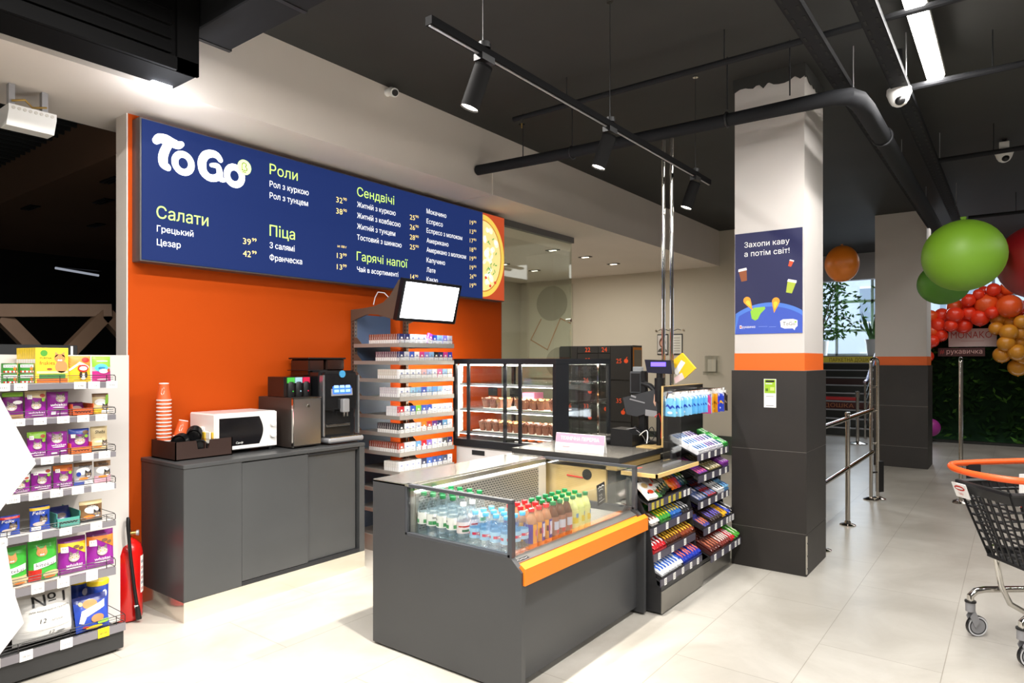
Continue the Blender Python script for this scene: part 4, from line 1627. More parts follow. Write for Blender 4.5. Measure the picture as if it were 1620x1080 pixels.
# row 3
pouch(1.176, 1.257, RZ[2], 1.192, 3.89, 'purple cat pouch with a lime top on the third shelf', [(0, PUR), (.84, LIME)], whiskas_deco(LIME))
pouch(1.259, 1.352, RZ[2], 1.185, 3.89, 'purple cat pouch with a grey cat face on the third shelf', [(0, PUR)], [('cat', -.05, .70, .27, CATG, CATD), ('txt', 'whiskas', .02, .40, .09, WHITE, .72, .15), ('ell', .02, .36, .32, .015, WHITE), ('rect', -.32, .08, -.06, .16, WHITE), ('ell', .22, .17, .2, .03, WHITE)])
carton_tray(1.355, 1.455, RZ[2], .034, '#dd6a22', 'orange display carton holding a pouch on the third shelf', True)
pouch(1.357, 1.453, RZ[2] + .004, 1.192, 3.895, 'purple cat pouch with a blue top in the orange carton on the third shelf', [(0, PUR), (.8, BLU)], [('poly', [(-.5, .8), (.5, .74), (.5, 1), (-.5, 1)], BLU), ('ell', .3, .84, .16, .08, BRO), ('rect', -.42, .62, -.2, .78, WHITE), ('cat', 0, .5, .26, CATG, CATD), ('ell', .33, .68, .10, .07, LIME)])
pouch(1.458, 1.540, RZ[2], 1.197, 3.89, 'beige cat pouch with black script at the end of the third shelf', [(0, BLACK), (.12, BEI)], [('ell', -.05, .4, .3, .05, col('#e9dcb6')), ('txt', 'Sheba', 0, .72, .13, BLACK, .6, .3), ('cat', .28, .32, .18, CATD, BLACK), ('rect', -.4, .55, .1, .56, BRO), ('ell', -.15, .2, .25, .04, ORN)])
# row 4
pouch(1.100, 1.188, RZ[3], .985, 3.89, 'purple cat pouch half hidden by the white cutout on the fourth shelf', [(0, PUR)], whiskas_deco(WHITE))
pouch(1.192, 1.280, RZ[3], 1.013, 3.89, 'purple cat pouch with a white top corner on the fourth shelf', [(0, PUR), (.85, SILV)], whiskas_deco(WHITE))
pouch(1.287, 1.375, RZ[3], 1.012, 3.89, 'purple cat pouch with an orange top on the fourth shelf', [(0, PUR), (.85, ORN)], whiskas_deco(ORN))
pouch(1.380, 1.468, RZ[3], 1.015, 3.89, 'white and blue cat pouch with a black cat on the fourth shelf', [(0, BLU), (.2, SILV), (.85, BRO)], [('ell', -.05, .62, .36, .16, WHITE), ('txt', 'Sheba', 0, .78, .11, BLACK, .6, .3), ('cat', .22, .45, .22, CATD, BLACK), ('ell', -.3, .5, .12, .1, BLU), ('ell', -.05, .3, .25, .05, ORN), ('rect', .0, .02, .5, .18, WHITE)])
pouch(1.475, 1.557, RZ[3], 1.012, 3.89, 'brown and pink cat pouch at the end of the fourth shelf', [(0, col('#d9a3b4')), (.3, SILV), (.78, BRO)], [('ell', -.05, .58, .38, .16, WHITE), ('txt', 'Sheba', 0, .80, .12, BLACK, .62, .3), ('cat', .22, .42, .22, CATD, BLACK), ('ell', -.05, .3, .28, .05, ORN)])
# row 5
FEL = lambda top: [('rect', -.5, .84, .5, .95, top), ('txt', 'Felix', -.1, .68, .13, WHITE, .6, .25), ('cat', .15, .45, .22, CATD, BLACK), ('ell', -.1, .3, .3, .08, CATG), ('rect', -.45, .05, .0, .2, WHITE)]
pouch(1.060, 1.146, RZ[4], .795, 3.89, 'blue cat pouch with a red top stripe on the fifth shelf', [(0, BLU)], FEL(REDP))
pouch(1.186, 1.273, RZ[4], .820, 3.89, 'blue cat pouch with a yellow top stripe on the fifth shelf', [(0, BLU)], FEL(YEL))
carton_tray(1.293, 1.400, RZ[4], .045, '#4a9a8c', 'teal display carton nearly empty on the fifth shelf', True)
pouch(1.300, 1.393, RZ[4] + .004, RZ[4] + .085, 3.95, 'dark blue cat pouch low in the teal carton', [(0, NAV)], [('ell', 0, .5, .25, .14, CATD)], lean=.6)
pouch(1.403, 1.512, RZ[4] - .002, .810, 3.885, 'brown and gold cat pouch at the end of the fifth shelf', [(0, BLACK), (.15, BRO), (.8, BEI)], [('ell', 0, .6, .32, .18, WHITE), ('txt', 'Sheba', .02, .70, .12, BLACK, .5, .3), ('cat', .24, .36, .2, CATD, BLACK), ('ell', -.12, .28, .25, .08, ORN)])
# row 6: bags
KIT = [('poly', [(-.5, .0), (-.1, .0), (-.1, .3), (-.5, .3)], REDP), ('ell', .25, .14, .3, .09, BEI), ('cat', -.08, .72, .19, CATO, CATO), ('poly', [(-.36, .30), (.44, .40), (.44, .56), (-.36, .46)], WHITE), ('txt', 'kitekat', .04, .37, .09, BLACK, .66), ('ell', .2, .07, .2, .03, ORN)]
pouch(1.062, 1.178, RZ[5], .636, 3.90, 'green cat food bag half hidden by the white cutout on the sixth shelf', [(0, BEI), (.25, GRN)], KIT, d=.05, cat_='pet food bag', name='pet_food_bag')
pouch(1.182, 1.308, RZ[5] + .002, .645, 3.90, 'green cat food bag with a white name band, wholly visible on the sixth shelf', [(0, GRN)], KIT, d=.055, cat_='pet food bag', name='pet_food_bag')
WB = lambda top: [('poly', [(-.5, .62), (-.2, .80), (.5, .5), (.5, .86), (-.5, .88)], top), ('ell', .1, .74, .12, .05, BRO), ('ell', .28, .68, .1, .05, BRO), ('rect', -.44, .62, -.2, .78, WHITE), ('txt', '1+', -.33, .70, .05, PUR, .1), ('cat', .0, .46, .2, CATG, CATD), ('txt', 'whiskas', 0, .22, .08, WHITE, .6, .15), ('ell', 0, .17, .3, .014, WHITE)]
pouch(1.312, 1.440, RZ[5] + .002, .632, 3.90, 'purple cat food bag with a yellow burst on the sixth shelf', [(0, PUR), (.88, PURD)], WB(YEL), d=.055, cat_='pet food bag', name='pet_food_bag')
pouch(1.443, 1.575, RZ[5] + .002, .640, 3.90, 'purple cat food bag with an orange burst at the end of the sixth shelf', [(0, PUR), (.86, PURD)], WB(ORN), d=.055, cat_='pet food bag', name='pet_food_bag')
# row 7: litter bag, blue bag, cans
LITW = mat('white woven bag', '#dedcd8', .6)
pouch(1.125, 1.400, .133, .375, 3.93, 'large white cat litter bag on the bottom shelf', [(0, LITW)], [('txt', '№1', .05, .74, .18, BLACK, .55, .12), ('txt', 'для кошачьего туалета', .05, .64, .035, col('#5a5855'), .66), ('txt', '12', -.08, .42, .08, BLACK, .10, .2), ('txt', 'литров', .14, .42, .045, col('#5a5855'), .2, .2), ('txt', '12', .05, .18, .06, BLACK, .08, .2), ('ell', .2, .19, .08, .01, col('#5a5855')), ('ell', 0, .30, .45, .008, col('#b9b6b0'))],
      d=.15, lean=.25, cat_='cat litter bag', name='litter_bag')
pouch(1.385, 1.545, .133, .300, 3.875, 'bright blue cat treat bag leaning on the bottom shelf', [(0, BLU), (.86, NAV)], [('ell', -.05, .78, .22, .13, CATO), ('ell', -.32, .82, .06, .06, BEI), ('poly', [(-.42, .28), (-.32, .62), (.42, .82), (.38, .62), (-.2, .44), (-.3, .25)], WHITE), ('ell', .12, .34, .2, .12, col('#b87a4a')), ('ell', .3, .2, .2, .06, LIME), ('ell', .0, .1, .25, .05, YEL), ('ell', -.25, .15, .1, .03, REDP)],
      d=.05, lean=.35, cat_='pet food bag', name='pet_food_bag')
for i, (x, y) in enumerate(((1.535, 4.0), (1.48, 4.11))):
    t = thing('treat_tub', ['blue round tub with a yellow lid at the end of the bottom shelf', 'blue round tub with a yellow lid, behind the first tub'][i], 'tub', (x, y, .133), 'blue tubs on the bottom shelf')
    b = B()
    b.lathe([(.045, 0), (.048, .004), (.05, .20), (.05, .205)], BLU, 24, (x, y, .133))
    mp = lambda u, v: Vector((x + .0505 * math.sin(u), y - .0505 * math.cos(u), .133 + v))
    b.ell(.3, .15, .3, .02, WHITE, mp, 12)
    b.ell(-.3, .08, .25, .05, CATO, mp, 12)
    b.build('tub_body', t)
    b = B()
    b.lathe([(.052, .195), (.053, .20), (.053, .215), (.05, .22), (.045, .218), (.004, .218)], mat('yellow lid', '#e6c71e', .35), 24, (x, y, .133), close=False)
    b.build('lid', t)

# white cutout board standing before the shelf
t = thing('display_cutout', 'white hexagonal cutout board at the edge of the picture before the pet food', 'display board', (0.9, 3.45, 0))
CUT = mat('white foam board', '#bfbbbe', .5)
b = B()
b.prism([(.62, 1.394), (.945, 1.394), (1.076, 1.093), (.945, .907), (.62, .907)], 'y', 3.45, 3.47, CUT)
b.build('upper_hexagon', t)
b = B()
b.prism([(.62, .746), (.945, .746), (.967, .757), (.992, .561), (1.031, .403), (.945, .296), (.62, .296)], 'y', 3.45, 3.47, CUT)
b.build('lower_hexagon', t)
b = B()
b.box(.66, 3.455, 0, .70, 3.468, 1.35, CUT)
b.box(.5, 3.36, 0, .86, 3.56, .012, CUT)
b.build('stand', t)

# ================================================================ tobacco stand
TAN = mat('stand taupe metal', '#6b5d50', .45, .3)
SHS = mat('stand shelf metal', '#a8a39c', .4, .3)
t = thing('tobacco_stand', 'tall tobacco shelf stand with a lit screen on top beside the coffee counter', 'display stand', (3.95, 4.12, 0))
X0, X1, YF, YB = 3.63, 4.262, 3.85, 4.40
for x in (X0 + .005, X1 - .035):
    b = B()
    b.box(x, YB, 0, x + .03, YB + .045, 1.97, TAN)
    for k in range(60):
        b.box(x - .0015, YB + .012, .05 + k * .032, x, YB + .022, .066 + k * .032, BLACK)
        b.box(x + .008, YB - .001, .05 + k * .032, x + .018, YB, .066 + k * .032, BLACK)
    b.build('upright', t)
b = B()
b.box(X0 + .03, YB + .015, .1, X0 + .42, YB + .03, 1.93, mat('stand back blue grey', '#4d5d78', .5))
b.build('back_panel', t)
prof = [(4.43, 1.97), (4.43, 1.87), (4.33, 1.90), (4.22, 1.925), (4.10, 1.915), (4.0, 1.89), (3.90, 1.865), (3.84, 1.86), (3.775, 2.175), (3.80, 2.185), (3.86, 2.18), (3.90, 2.13), (3.96, 2.06), (4.04, 2.01), (4.15, 1.985), (4.28, 1.975)]
for x in (X0 - .004, X1 - .014):
    b = B()
    b.prism(prof, 'x', x, x + .018, TAN)
    b.build('header_bracket', t)
b = B()
b.box(X0 + .014, 3.9, 1.90, X1 - .014, 4.1, 1.93, TAN)
b.build('header_base', t)
# screen leaning forward
nrm = Vector((0, -(2.17 - 1.865), -(3.835 - 3.755))).normalized()
top, bot = Vector((0, 3.752, 2.172)), Vector((0, 3.835, 1.862))
up = (top - bot)
b = B()
c = (top + bot) / 2 + Vector((3.915, 0, 0)) - nrm * .02
b.obox(c, (.335, 0, 0), up / 2 * 1.04, nrm * .02, BLACK)
s_ = b.build('screen', t)
b = B()
mp = plane_map(Vector((3.915, 0, 0)) + (top + bot) / 2 + nrm * .0025, (1, 0, 0), up)
hh = up.length / 2
b.rect(-.305, -hh * .88, .305, hh * .9, lit('#f4f6ff', 7.0), mp)
mp = plane_map(Vector((3.915, 0, 0)) + (top + bot) / 2 + nrm * .0032, (1, 0, 0), up)
b.rect(-.03, -.03, .02, .03, lit('#e9c9d0', 5.0), mp)
b.build('display', s_)
b = B()
b.tube([(3.70, 4.02, 2.03), (3.66, 4.06, 2.09), (3.645, 4.12, 2.10), (3.65, 4.16, 2.06), (3.65, 4.18, 2.0)], .004, WHITE, 6)
b.build('cable', t)
SZ = [1.665, 1.525, 1.383, 1.238, 1.09, .952, .80, .652, .50, .33]
for k, z in enumerate(SZ):
    b = B()
    b.box(X0 + .004, YF + .006, z, X1 - .004, YB, z + .006, SHS)
    sh = b.build('shelf', t)
    b = B()
    b.prism([(YF, z - .012), (YF + .008, z - .016), (YF + .008, z + .02), (YF, z + .022)], 'x', X0, X1, SHS)
    b.build('front_rail', t)
    for xx in (X0 - .002, X1 - .004):
        b = B()
        b.box(xx, YF + .008, z - .012, xx + .006, YB, z + .018, SHS)
        b.prism([(YB - .10, z + .018), (YB, z + .018), (YB, z + .075), (YB - .04, z + .07)], 'x', xx + .001, xx + .005, TAN)
        b.build('side_rail', t)
    if k < 7:
        b = B()
        yy = YF + .003
        b.tube([(X0 + .01, yy, z + .02), (X0 + .01, yy, z + .05), (X0 + .03, yy, z + .052), (X1 - .03, yy, z + .052), (X1 - .01, yy, z + .05), (X1 - .01, yy, z + .02)], .0016, CHROME, 6)
        b.build('wire_stop', t)
b = B()
b.box(X0, YF + .01, .0, X1, YB + .04, .13, SHS)
b.build('base', t)
INK = mat('warning print', '#4a4a4c', .6)
_pk = {}


def pack_proto(top, low, side):
    key = (top, low, side)
    if key in _pk:
        return _pk[key]
    t = thing('cigarette_pack', 'x', 'cigarette pack', (0, 0, -5))
    b = B()
    w, d, h = .054, .0215, .086
    mt, ml, ms = col(top, .3), col(low, .35), col(side, .35)
    b.box(-w / 2, 0, 0, w / 2, d, h * .47, ms)
    b.box(-w / 2, 0, h * .47, w / 2, d, h, mt)
    b.box(-w / 2 - .0003, -.0003, h * .745, w / 2 + .0003, d + .0003, h * .752, col('#77757a'))
    mp = plane_map((0, -.0006, 0), (1, 0, 0), (0, 0, 1))
    b.rect(-w / 2 + .001, .002, w / 2 - .001, h * .47, ml, mp)
    for sx in (-1, 1):
        mp = plane_map((sx * (w / 2 + .0006), 0, 0), (0, 1, 0), (0, 0, 1))
        b.rect(.0035, .004, d - .0035, h * .44, ml, mp)
        b.rect(.001, h * .47, .0035, h * .99, WHITE, mp)
        b.rect(.008, h * .52, .0105, h * .72, WHITE, mp)
    b.build('carton', t, off=(0, 0, 0))
    b = B()
    mp = plane_map((0, -.0012, 0), (1, 0, 0), (0, 0, 1))
    for (u0, v0, u1, v1) in ((-.023, .004, .023, .0055), (-.023, .035, .023, .0365), (-.023, .004, -.0215, .0365), (.0215, .004, .023, .0365)):
        b.rect(u0, v0, u1, v1, INK, mp)
    for j in range(3):
        b.rect(-.017, .011 + j * .007, .017 - .006 * (j == 0), .0135 + j * .007, INK, mp)
    b.build('warning_label', t, off=(0, 0, 0))
    b = B()
    acc = WHITE if sum(lin(top)) < 1.2 else col('#8a93b8')
    b.ell(0, .056, .011, .006, acc, mp, 12)
    b.rect(-.014, .0475, .014, .0495, acc, mp)
    b.build('emblem', t, off=(0, 0, 0))
    _pk[key] = t
    return t


W_, NV, BL, LB, LI, MGT, RD, BK, GRN_, GY, BG = '#f4f4f6', '#22265c', '#2f55c0', '#8fc0e8', '#8d86d8', '#d23c8c', '#cc2030', '#1b1b20', '#2f8f4a', '#c6c6cf', '#e6dcc6'
PACKS = [
    ([NV, NV, W_, W_, W_, '#b04ac0', BL, LB, LI, GY], '#8a4a38', 13),
    ([NV, GY, BL, W_, MGT, LI, LB, BK, NV, MGT, '#3d3fb0'], '#6a4a58', 10),
    ([W_, W_, W_, W_, '#e8b6b8', '#b8c8e8', W_, '#d85a98', LB, BG], '#d8cfc4', 9),
    ([W_, W_, '#9ad0ea', '#7ab6e0', BL, LB, '#5f9fe0', LB, '#d6d8f0', W_], '#cfc6cc', 8),
    ([RD, W_, BL, '#7fcf3f', BL, '#2c4fb8', W_, W_, W_, W_], '#e4dfe2', 5),
    ([BK, W_, W_, GY, '#d87a20', '#b02a28', '#5a2a7a', NV, '#5a8fb8', W_], '#3c3238', 9),
    (['#a83820', '#d8dae4', W_, '#6a9fd0', RD, '#8a70c8', W_, GY, '#4a4c50', NV], '#8a3a24', 13),
    ([W_, W_, W_, W_, '#2a3050', '#2f62c0', '#2a4a98', '#34589f', '#3a4a70', W_], '#e6e2dc', 6),
    ([W_, W_, BG, W_, GY, W_, W_, GY, W_, W_], '#e0dbd2', 4)]
CN = {W_: 'white', NV: 'navy', BL: 'blue', LB: 'light blue', LI: 'lilac', MGT: 'magenta', RD: 'red', BK: 'black', GY: 'pale grey', BG: 'cream'}


def cname(h):
    if h in CN:
        return CN[h]
    best = min(CN, key=lambda k: sum((x - y) ** 2 for x, y in zip(lin(k), lin(h))))
    return CN[best]


for k, (row, side, nd) in enumerate(PACKS):
    z = SZ[k] + .006
    n = len(row)
    shelf_nm = ORD[k] + ' shelf of the tobacco stand'
    dark = sum(lin(side)) < .7
    for i, c_ in enumerate(row):
        light = sum(lin(c_)) > 1.3
        pr = pack_proto(c_, '#f6f6f6', W_ if light else c_)
        x = X0 + .034 + i * (X1 - X0 - .068) / (n - 1)
        rz = 0
        o = dup(pr, (x, YF + .016, z + (.012 if (k, i) == (0, 5) else 0)), (0, .3 if (k, i) == (0, 5) else 0, rz),
                label='%s cigarette pack, %s from the counter end, %s' % (cname(c_), ORD[i], shelf_nm), group='packs on the ' + shelf_nm)
    pr = pack_proto(side, '#f0efef', '#d9d2cc' if dark else side)
    for j in range(nd):
        o = dup(pr, (X0 + .034 + random.uniform(-.0015, .0015), YF + .016 + .0255 * (j + 1), z), (0, 0, random.uniform(-.03, .03)),
                label='cigarette pack behind the first column, %s from the front, %s' % (ORD[j + 1], shelf_nm), group='packs on the ' + shelf_nm)
for pr in _pk.values():
    for ch in list(pr.children):
        bpy.data.objects.remove(ch)
    bpy.data.objects.remove(pr)
area('screen_wash', (3.95, 3.86, 1.855), (.5, .05), 2.2, (.8, .87, 1), (math.radians(14), 0, 0))

# ================================================================ pastry showcase
t = thing('pastry_showcase', 'black framed glass pastry showcase with lit shelves over a white base', 'showcase', (4.8, 3.4, 0))
SX0, SX1, SY0, SY1 = 4.36, 5.24, 2.87, 3.95
SB = mat('showcase black', '#17181c', .35)
SGLASS = glass('showcase glass', (.985, .99, .985), .02)
b = B()
b.box(SX0 + .02, SY0 + .02, 0, SX1 - .02, SY1 - .02, .80, mat('white cabinet', '#e9e4e2', .45), .003)
base = b.build('base_cabinet', t)
b = B()
b.box(SX0 + .012, SY0 + .26, .06, SX0 + .02, SY1 - .03, .79, mat('white cabinet', '#e9e4e2', .45), .002)
dr = b.build('cabinet_door', t)
b = B()
b.box(SX0 + .008, 3.60, .735, SX0 + .012, 3.74, .775, mat('cabinet slot', '#1b1b1d', .6))
b.build('slot_handle', dr)
b = B()
b.box(SX0, SY0, .80, SX1, SY1, .865, SB, .003)
b.build('plinth_frame', t)
b = B()
b.box(SX0, SY0, 1.515, SX1, SY1, 1.56, SB, .003)
b.build('top_board', t)
for y0, y1 in ((SY1 - .03, SY1), (SY0, SY0 + .03)):
    for xx in (SX0, SX1 - .03):
        b = B()
        b.box(xx, y0, .865, xx + .03, y1, 1.515, SB)
        b.build('corner_post', t)
b = B()
b.box(SX0 + .03, SY0, .865, SX0 + .19, SY0 + .02, 1.515, SB)
b.build('side_stile', t)
for nm, y, x in (('mullion', 3.78, SX0 + .004), ('mullion', 3.39, SX0 + .016), ('mullion', 3.225, SX0 + .004)):
    b = B()
    b.box(x, y - .016, .865, x + .014, y + .016, 1.515, SB if y > 3.3 or y < 3.3 else CHROME)
    b.build(nm, t)
b = B()
b.box(SX0 + .008, 3.225, .865, SX0 + .013, SY1 - .03, 1.515, SGLASS)
b.build('sliding_pane', t)
b = B()
b.box(SX0 + .02, SY0 + .03, .865, SX0 + .025, 3.40, 1.515, SGLASS)
b.build('sliding_pane', t)
b = B()
b.box(SX0 + .19, SY0 + .006, .865, SX1 - .03, SY0 + .012, 1.515, SGLASS)
b.build('side_pane', t)
b = B()
b.box(SX1 - .012, SY0 + .03, .865, SX1 - .006, SY1 - .03, 1.515, SGLASS)
b.build('rear_pane', t)
b = B()
b.box(SX0 + .03, SY1 - .012, .865, SX1 - .03, SY1 - .006, 1.515, SGLASS)
b.build('end_pane', t)
b = B()
b.box(5.04, SY0 + .004, .865, 5.06, SY0 + .02, 1.515, CHROME)
b.build('side_post', t)
GSH = glass('shelf glass', (.86, .95, .92), .08)
PZ = [1.355, 1.135, .935]
for i, z in enumerate(PZ):
    b = B()
    b.box(SX0 + .05, SY0 + .03, z - .008, SX1 - .25 if i < 2 else SX1 - .05, SY1 - .03, z, GSH)
    b.build('glass_shelf', t)
    b = B()
    b.box(SX0 + .045, SY0 + .035, z - .028, SX0 + .062, SY1 - .035, z - .009, SILVER)
    b.box(SX0 + .05, SY0 + .04, z - .032, SX0 + .06, SY1 - .04, z - .028, lit('#fff7ea', 16.0))
    b.build('light_strip', t)
    b = B()
    for y in (SY0 + .05, SY1 - .05):
        b.prism([(SX0 + .06, z - .009), (SX1 - .25, z - .009), (SX1 - .25, z - .075), (SX0 + .25, z - .04)], 'y', y - .003, y + .003, CHROME)
    b.build('shelf_bracket', t)
    if i:
        b = B()
        b.box(SX0 + .07, SY0 + .08, z + .001, SX0 + .36, SY1 - (.28 if i == 1 else .16), z + .004, mat('baking paper', '#f3efe6', .7))
        b.build('paper_liner', t)
b = B()
b.box(SX0 + .04, SY0 + .04, 1.500, SX0 + .07, SY1 - .04, 1.512, lit('#fff7ea', 20.0))
b.build('light_strip', t)
area('showcase_light', (SX0 + .10, 3.41, 1.498), (.05, 1.0), 9, (1, .95, .86))
area('showcase_light', (SX0 + .12, 3.41, 1.325), (.03, 1.0), 4, (1, .95, .86))
area('showcase_light', (SX0 + .12, 3.41, 1.105), (.03, 1.0), 4, (1, .95, .86))
b = B()
b.box(SX0 + .032, SY1 - .028, .88, SX0 + .05, SY1 - .014, 1.50, lit('#fff1d8', .7))  # made-up vertical strip, paired with the light added for the wall
b.build('light_strip', t)
area('showcase_light', (SX0 + .10, SY1 - .02, 1.2), (.05, .6), 10, (1, .93, .8), (PI / 2, 0, 0))  # added to brighten the orange wall beyond the end pane
# muffins in tulip papers
MUF = mat('brown muffin paper', '#8a5844', .7)
MTOP = {'chocolate': mat('chocolate muffin', '#3a2018', .8, noise=.3, nscale=60), 'golden': mat('golden muffin', '#c98a3a', .8, noise=.2, nscale=60), 'pale': mat('pale muffin', '#d9b88a', .8, noise=.2, nscale=60)}


def muffin_proto(kind):
    t = thing('muffin', 'x', 'muffin', (0, 0, -5))
    b = B()
    N = 24
    vs, fs = [], []
    for j, (r, z) in enumerate(((.022, 0), (.026, .02), (.031, .04), (.036, .062), (.040, .078))):
        for k in range(N):
            th = 2 * PI * k / N
            q = 1 + .05 * math.cos(12 * th)
            zz = z + (.014 * max(0, math.cos(4 * th)) if j == 4 else 0) + (.006 * max(0, math.cos(4 * th)) if j == 3 else 0)
            rr_ = r * q * (1 + (.1 * max(0, math.cos(4 * th)) if j == 4 else 0))
            vs.append((rr_ * math.cos(th), rr_ * math.sin(th), zz))
    for j in range(4):
        for k in range(N):
            fs.append((j * N + k, j * N + (k + 1) % N, (j + 1) * N + (k + 1) % N, (j + 1) * N + k))
    fs.append(tuple(range(N))[::-1])
    b.add(vs, fs, MUF)
    b.build('paper_cup', t, off=(0, 0, 0))
    b = B()
    b.lathe([(.034, .058), (.036, .068), (.030, .080), (.016, .087), (.003, .089)], MTOP[kind], 18)
    b.build('muffin_top', t, off=(0, 0, 0))
    return t


MP = {k: muffin_proto(k) for k in MTOP}
rr = random.Random(11)
for i, y in enumerate((3.66, 3.58, 3.50, 3.31, 3.245, 3.16, 3.09, 2.965)):
    kind = ['chocolate', 'chocolate', 'golden', 'golden', 'pale', 'golden', 'golden', 'chocolate'][i]
    for r_ in range(2):
        dup(MP[kind], (SX0 + .11 + .085 * r_, y + rr.uniform(-.008, .008), PZ[1] + .004), (0, 0, rr.uniform(0, 6)), label='%s muffin in brown paper, %s from the orange wall, %s row, middle shelf' % (kind, ORD[i], ['front', 'rear'][r_]), group='muffins on the middle showcase shelf', scale=(1.08, 1.08, 1.0))
for i in range(11):
    y = 3.70 - i * .074
    for r_ in range(2):
        kind = 'golden' if 3 <= i <= 5 else ('pale' if r_ else 'chocolate')
        dup(MP[kind], (SX0 + .11 + .085 * r_, y + rr.uniform(-.006, .006), PZ[2] + .004), (0, 0, rr.uniform(0, 6)), label='%s muffin in brown paper, %s from the orange wall, %s row, lowest shelf' % (kind, ORD[i], ['front', 'rear'][r_]), group='muffins on the lowest showcase shelf')
for pr in MP.values():
    for ch in list(pr.children):
        bpy.data.objects.remove(ch)
    bpy.data.objects.remove(pr)
for i, (y, lab) in enumerate(((3.68, 'small black price card on the middle showcase shelf, nearest the orange wall'), (3.44, 'small black price card second on the middle showcase shelf'))):
    t = thing('price_card', lab, 'price card', (SX0 + .22, y, PZ[1]))
    b = B()
    b.box(SX0 + .22, y - .05, PZ[1] + .10, SX0 + .225, y + .05, PZ[1] + .17, mat('matt black card', '#040404', .9, spec=.1))
    b.build('card', t)
    b = B()
    b.cyl((SX0 + .223, y, PZ[1]), (SX0 + .223, y, PZ[1] + .10), .003, CHROME, 8)
    b.box(SX0 + .20, y - .02, PZ[1], SX0 + .245, y + .02, PZ[1] + .004, CHROME)
    b.build('stem', t)
t = thing('pastry_tray', 'tray of flat red orange pastries at the bottom of the showcase', 'tray', (SX0 + .25, 3.1, .866))
b = B()
b.box(SX0 + .06, 2.95, .866, SX0 + .42, 3.32, .874, STEEL, .002)
b.build('tray', t)
for i in range(8):
    y = 3.28 - (i % 4) * .09
    x = SX0 + .14 + (i // 4) * .15
    t2 = thing('pastry', 'flat orange glazed pastry, %s in the %s row of the low tray' % (ORD[i % 4], ['front', 'rear'][i // 4]), 'pastry', (x, y, .874), 'pastries in the low tray')
    b = B()
    b.ball((x, y, .884), (.05, .036, .012), mat('orange pastry', '#c8602a', .5, noise=.2, nscale=40), 16, 8)
    b.build('dough', t2)
    b = B()
    b.ball((x, y, .892), (.034, .022, .006), mat('pastry filling', '#b2301c', .4), 12, 6)
    b.build('filling', t2)
t = thing('carton_box', 'pink and white carton on the middle showcase shelf behind the muffins', 'carton', (SX0 + .45, 3.38, PZ[1]))
b = B()
b.box(SX0 + .36, 3.33, PZ[1], SX0 + .50, 3.46, PZ[1] + .13, col('#d87a98'), .002)
b.build('carton', t)
b = B()
b.rect(-.05, .03, .05, .09, WHITE, plane_map((SX0 + .3595, 3.395, PZ[1]), (0, -1, 0), (0, 0, 1)))
b.build('label', t)

# ================================================================ parcel locker in the back room
t = thing('parcel_locker', 'black locker cabinet with orange numbers standing in the back room', 'locker', (9.16, 5.2, 0))
LK = mat('locker black', '#232324', .4)
b = B()
b.box(9.02, 4.565, 0, 9.33, 5.86, 1.77, LK, .004)
b.build('body', t)
LOR = mat('locker orange', '#e8501c', .5)


def apple(b, u, v, r, mp):
    b.ell(u, v, r, r * .95, LOR, mp, 16)
    b.stroke([(u, v + r * .9), (u + r * .5, v + r * 1.6)], r * .35, LOR, mp)


edges = [5.86, 5.52, 5.10, 4.90, 4.565]
nums = {(0, 0): '21', (1, 0): '22', (1, 1): '26', (1, 2): '33', (2, 0): '24', (2, 1): '27', (2, 2): '34', (3, 0): '25', (3, 1): '35'}
rows_ = {0: [1.75, 1.40, .7, .05], 1: [1.75, 1.64, 1.15, .6], 2: [1.75, 1.62, 1.1, .6], 3: [1.75, 1.18, .6]}
cells = [(5.86, 5.52, 1.30, 1.75, '21', .28, .9), (5.52, 5.14, 1.655, 1.75, '22', None, 0), (5.52, 5.14, 1.43, 1.65, '23', None, 0), (5.14, 4.93, 1.655, 1.75, '24', None, 0), (5.14, 4.93, 1.43, 1.65, '', None, 0), (4.93, 4.58, 1.25, 1.75, '25', 1, 0),
         (5.52, 5.14, 1.04, 1.42, '26', 1, 0), (5.52, 5.14, .62, 1.03, '33', 1, 0), (5.14, 4.93, .62, 1.42, '', 1, 0), (4.93, 4.58, .62, 1.24, '35', 1, 0), (5.86, 5.14, .04, .61, '', None, 0), (5.14, 4.58, .04, .61, '', None, 0)]
cells = [((5.86, 5.52, 1.30, 1.75, '21', False)), (5.86, 5.52, .62, 1.29, '', True)] + [c_[:5] + (bool(c_[5]),) for c_ in cells[1:]]
for (ya, yb, za, zb, n_, ap) in cells:
    b = B()
    b.box(9.0, yb + .003, za + .003, 9.02, ya - .003, zb - .003, LK)
    mp = plane_map((8.9985, (ya + yb) / 2, za), (0, -1, 0), (0, 0, 1))
    if n_:
        small = zb - za < .15
        v = (zb - za) / 2 - .035 if small else (zb - za) * .5 - (.03 if n_ != '25' else -.0)
        b.text(n_, -.03 if ap else 0, .02 if small else v, .068, LOR, mp, bold=.03, align='c')
        if ap:
            if n_ == '25':
                apple(b, .09, v + .035, .035, mp)
            else:
                apple(b, .04, v - .14, .035, mp)
    elif ap:
        apple(b, .03, .18, .035, mp)
    b.build('locker_door', t)
b = B()
b.box(9.03, 4.560, 1.05, 9.32, 4.565, 1.74, mat('orange trim', '#e0871e', .5))
b.box(9.055, 4.556, 1.10, 9.30, 4.561, 1.70, mat('dim niche', '#8c8272', .5))
b.build('side_screen', t)

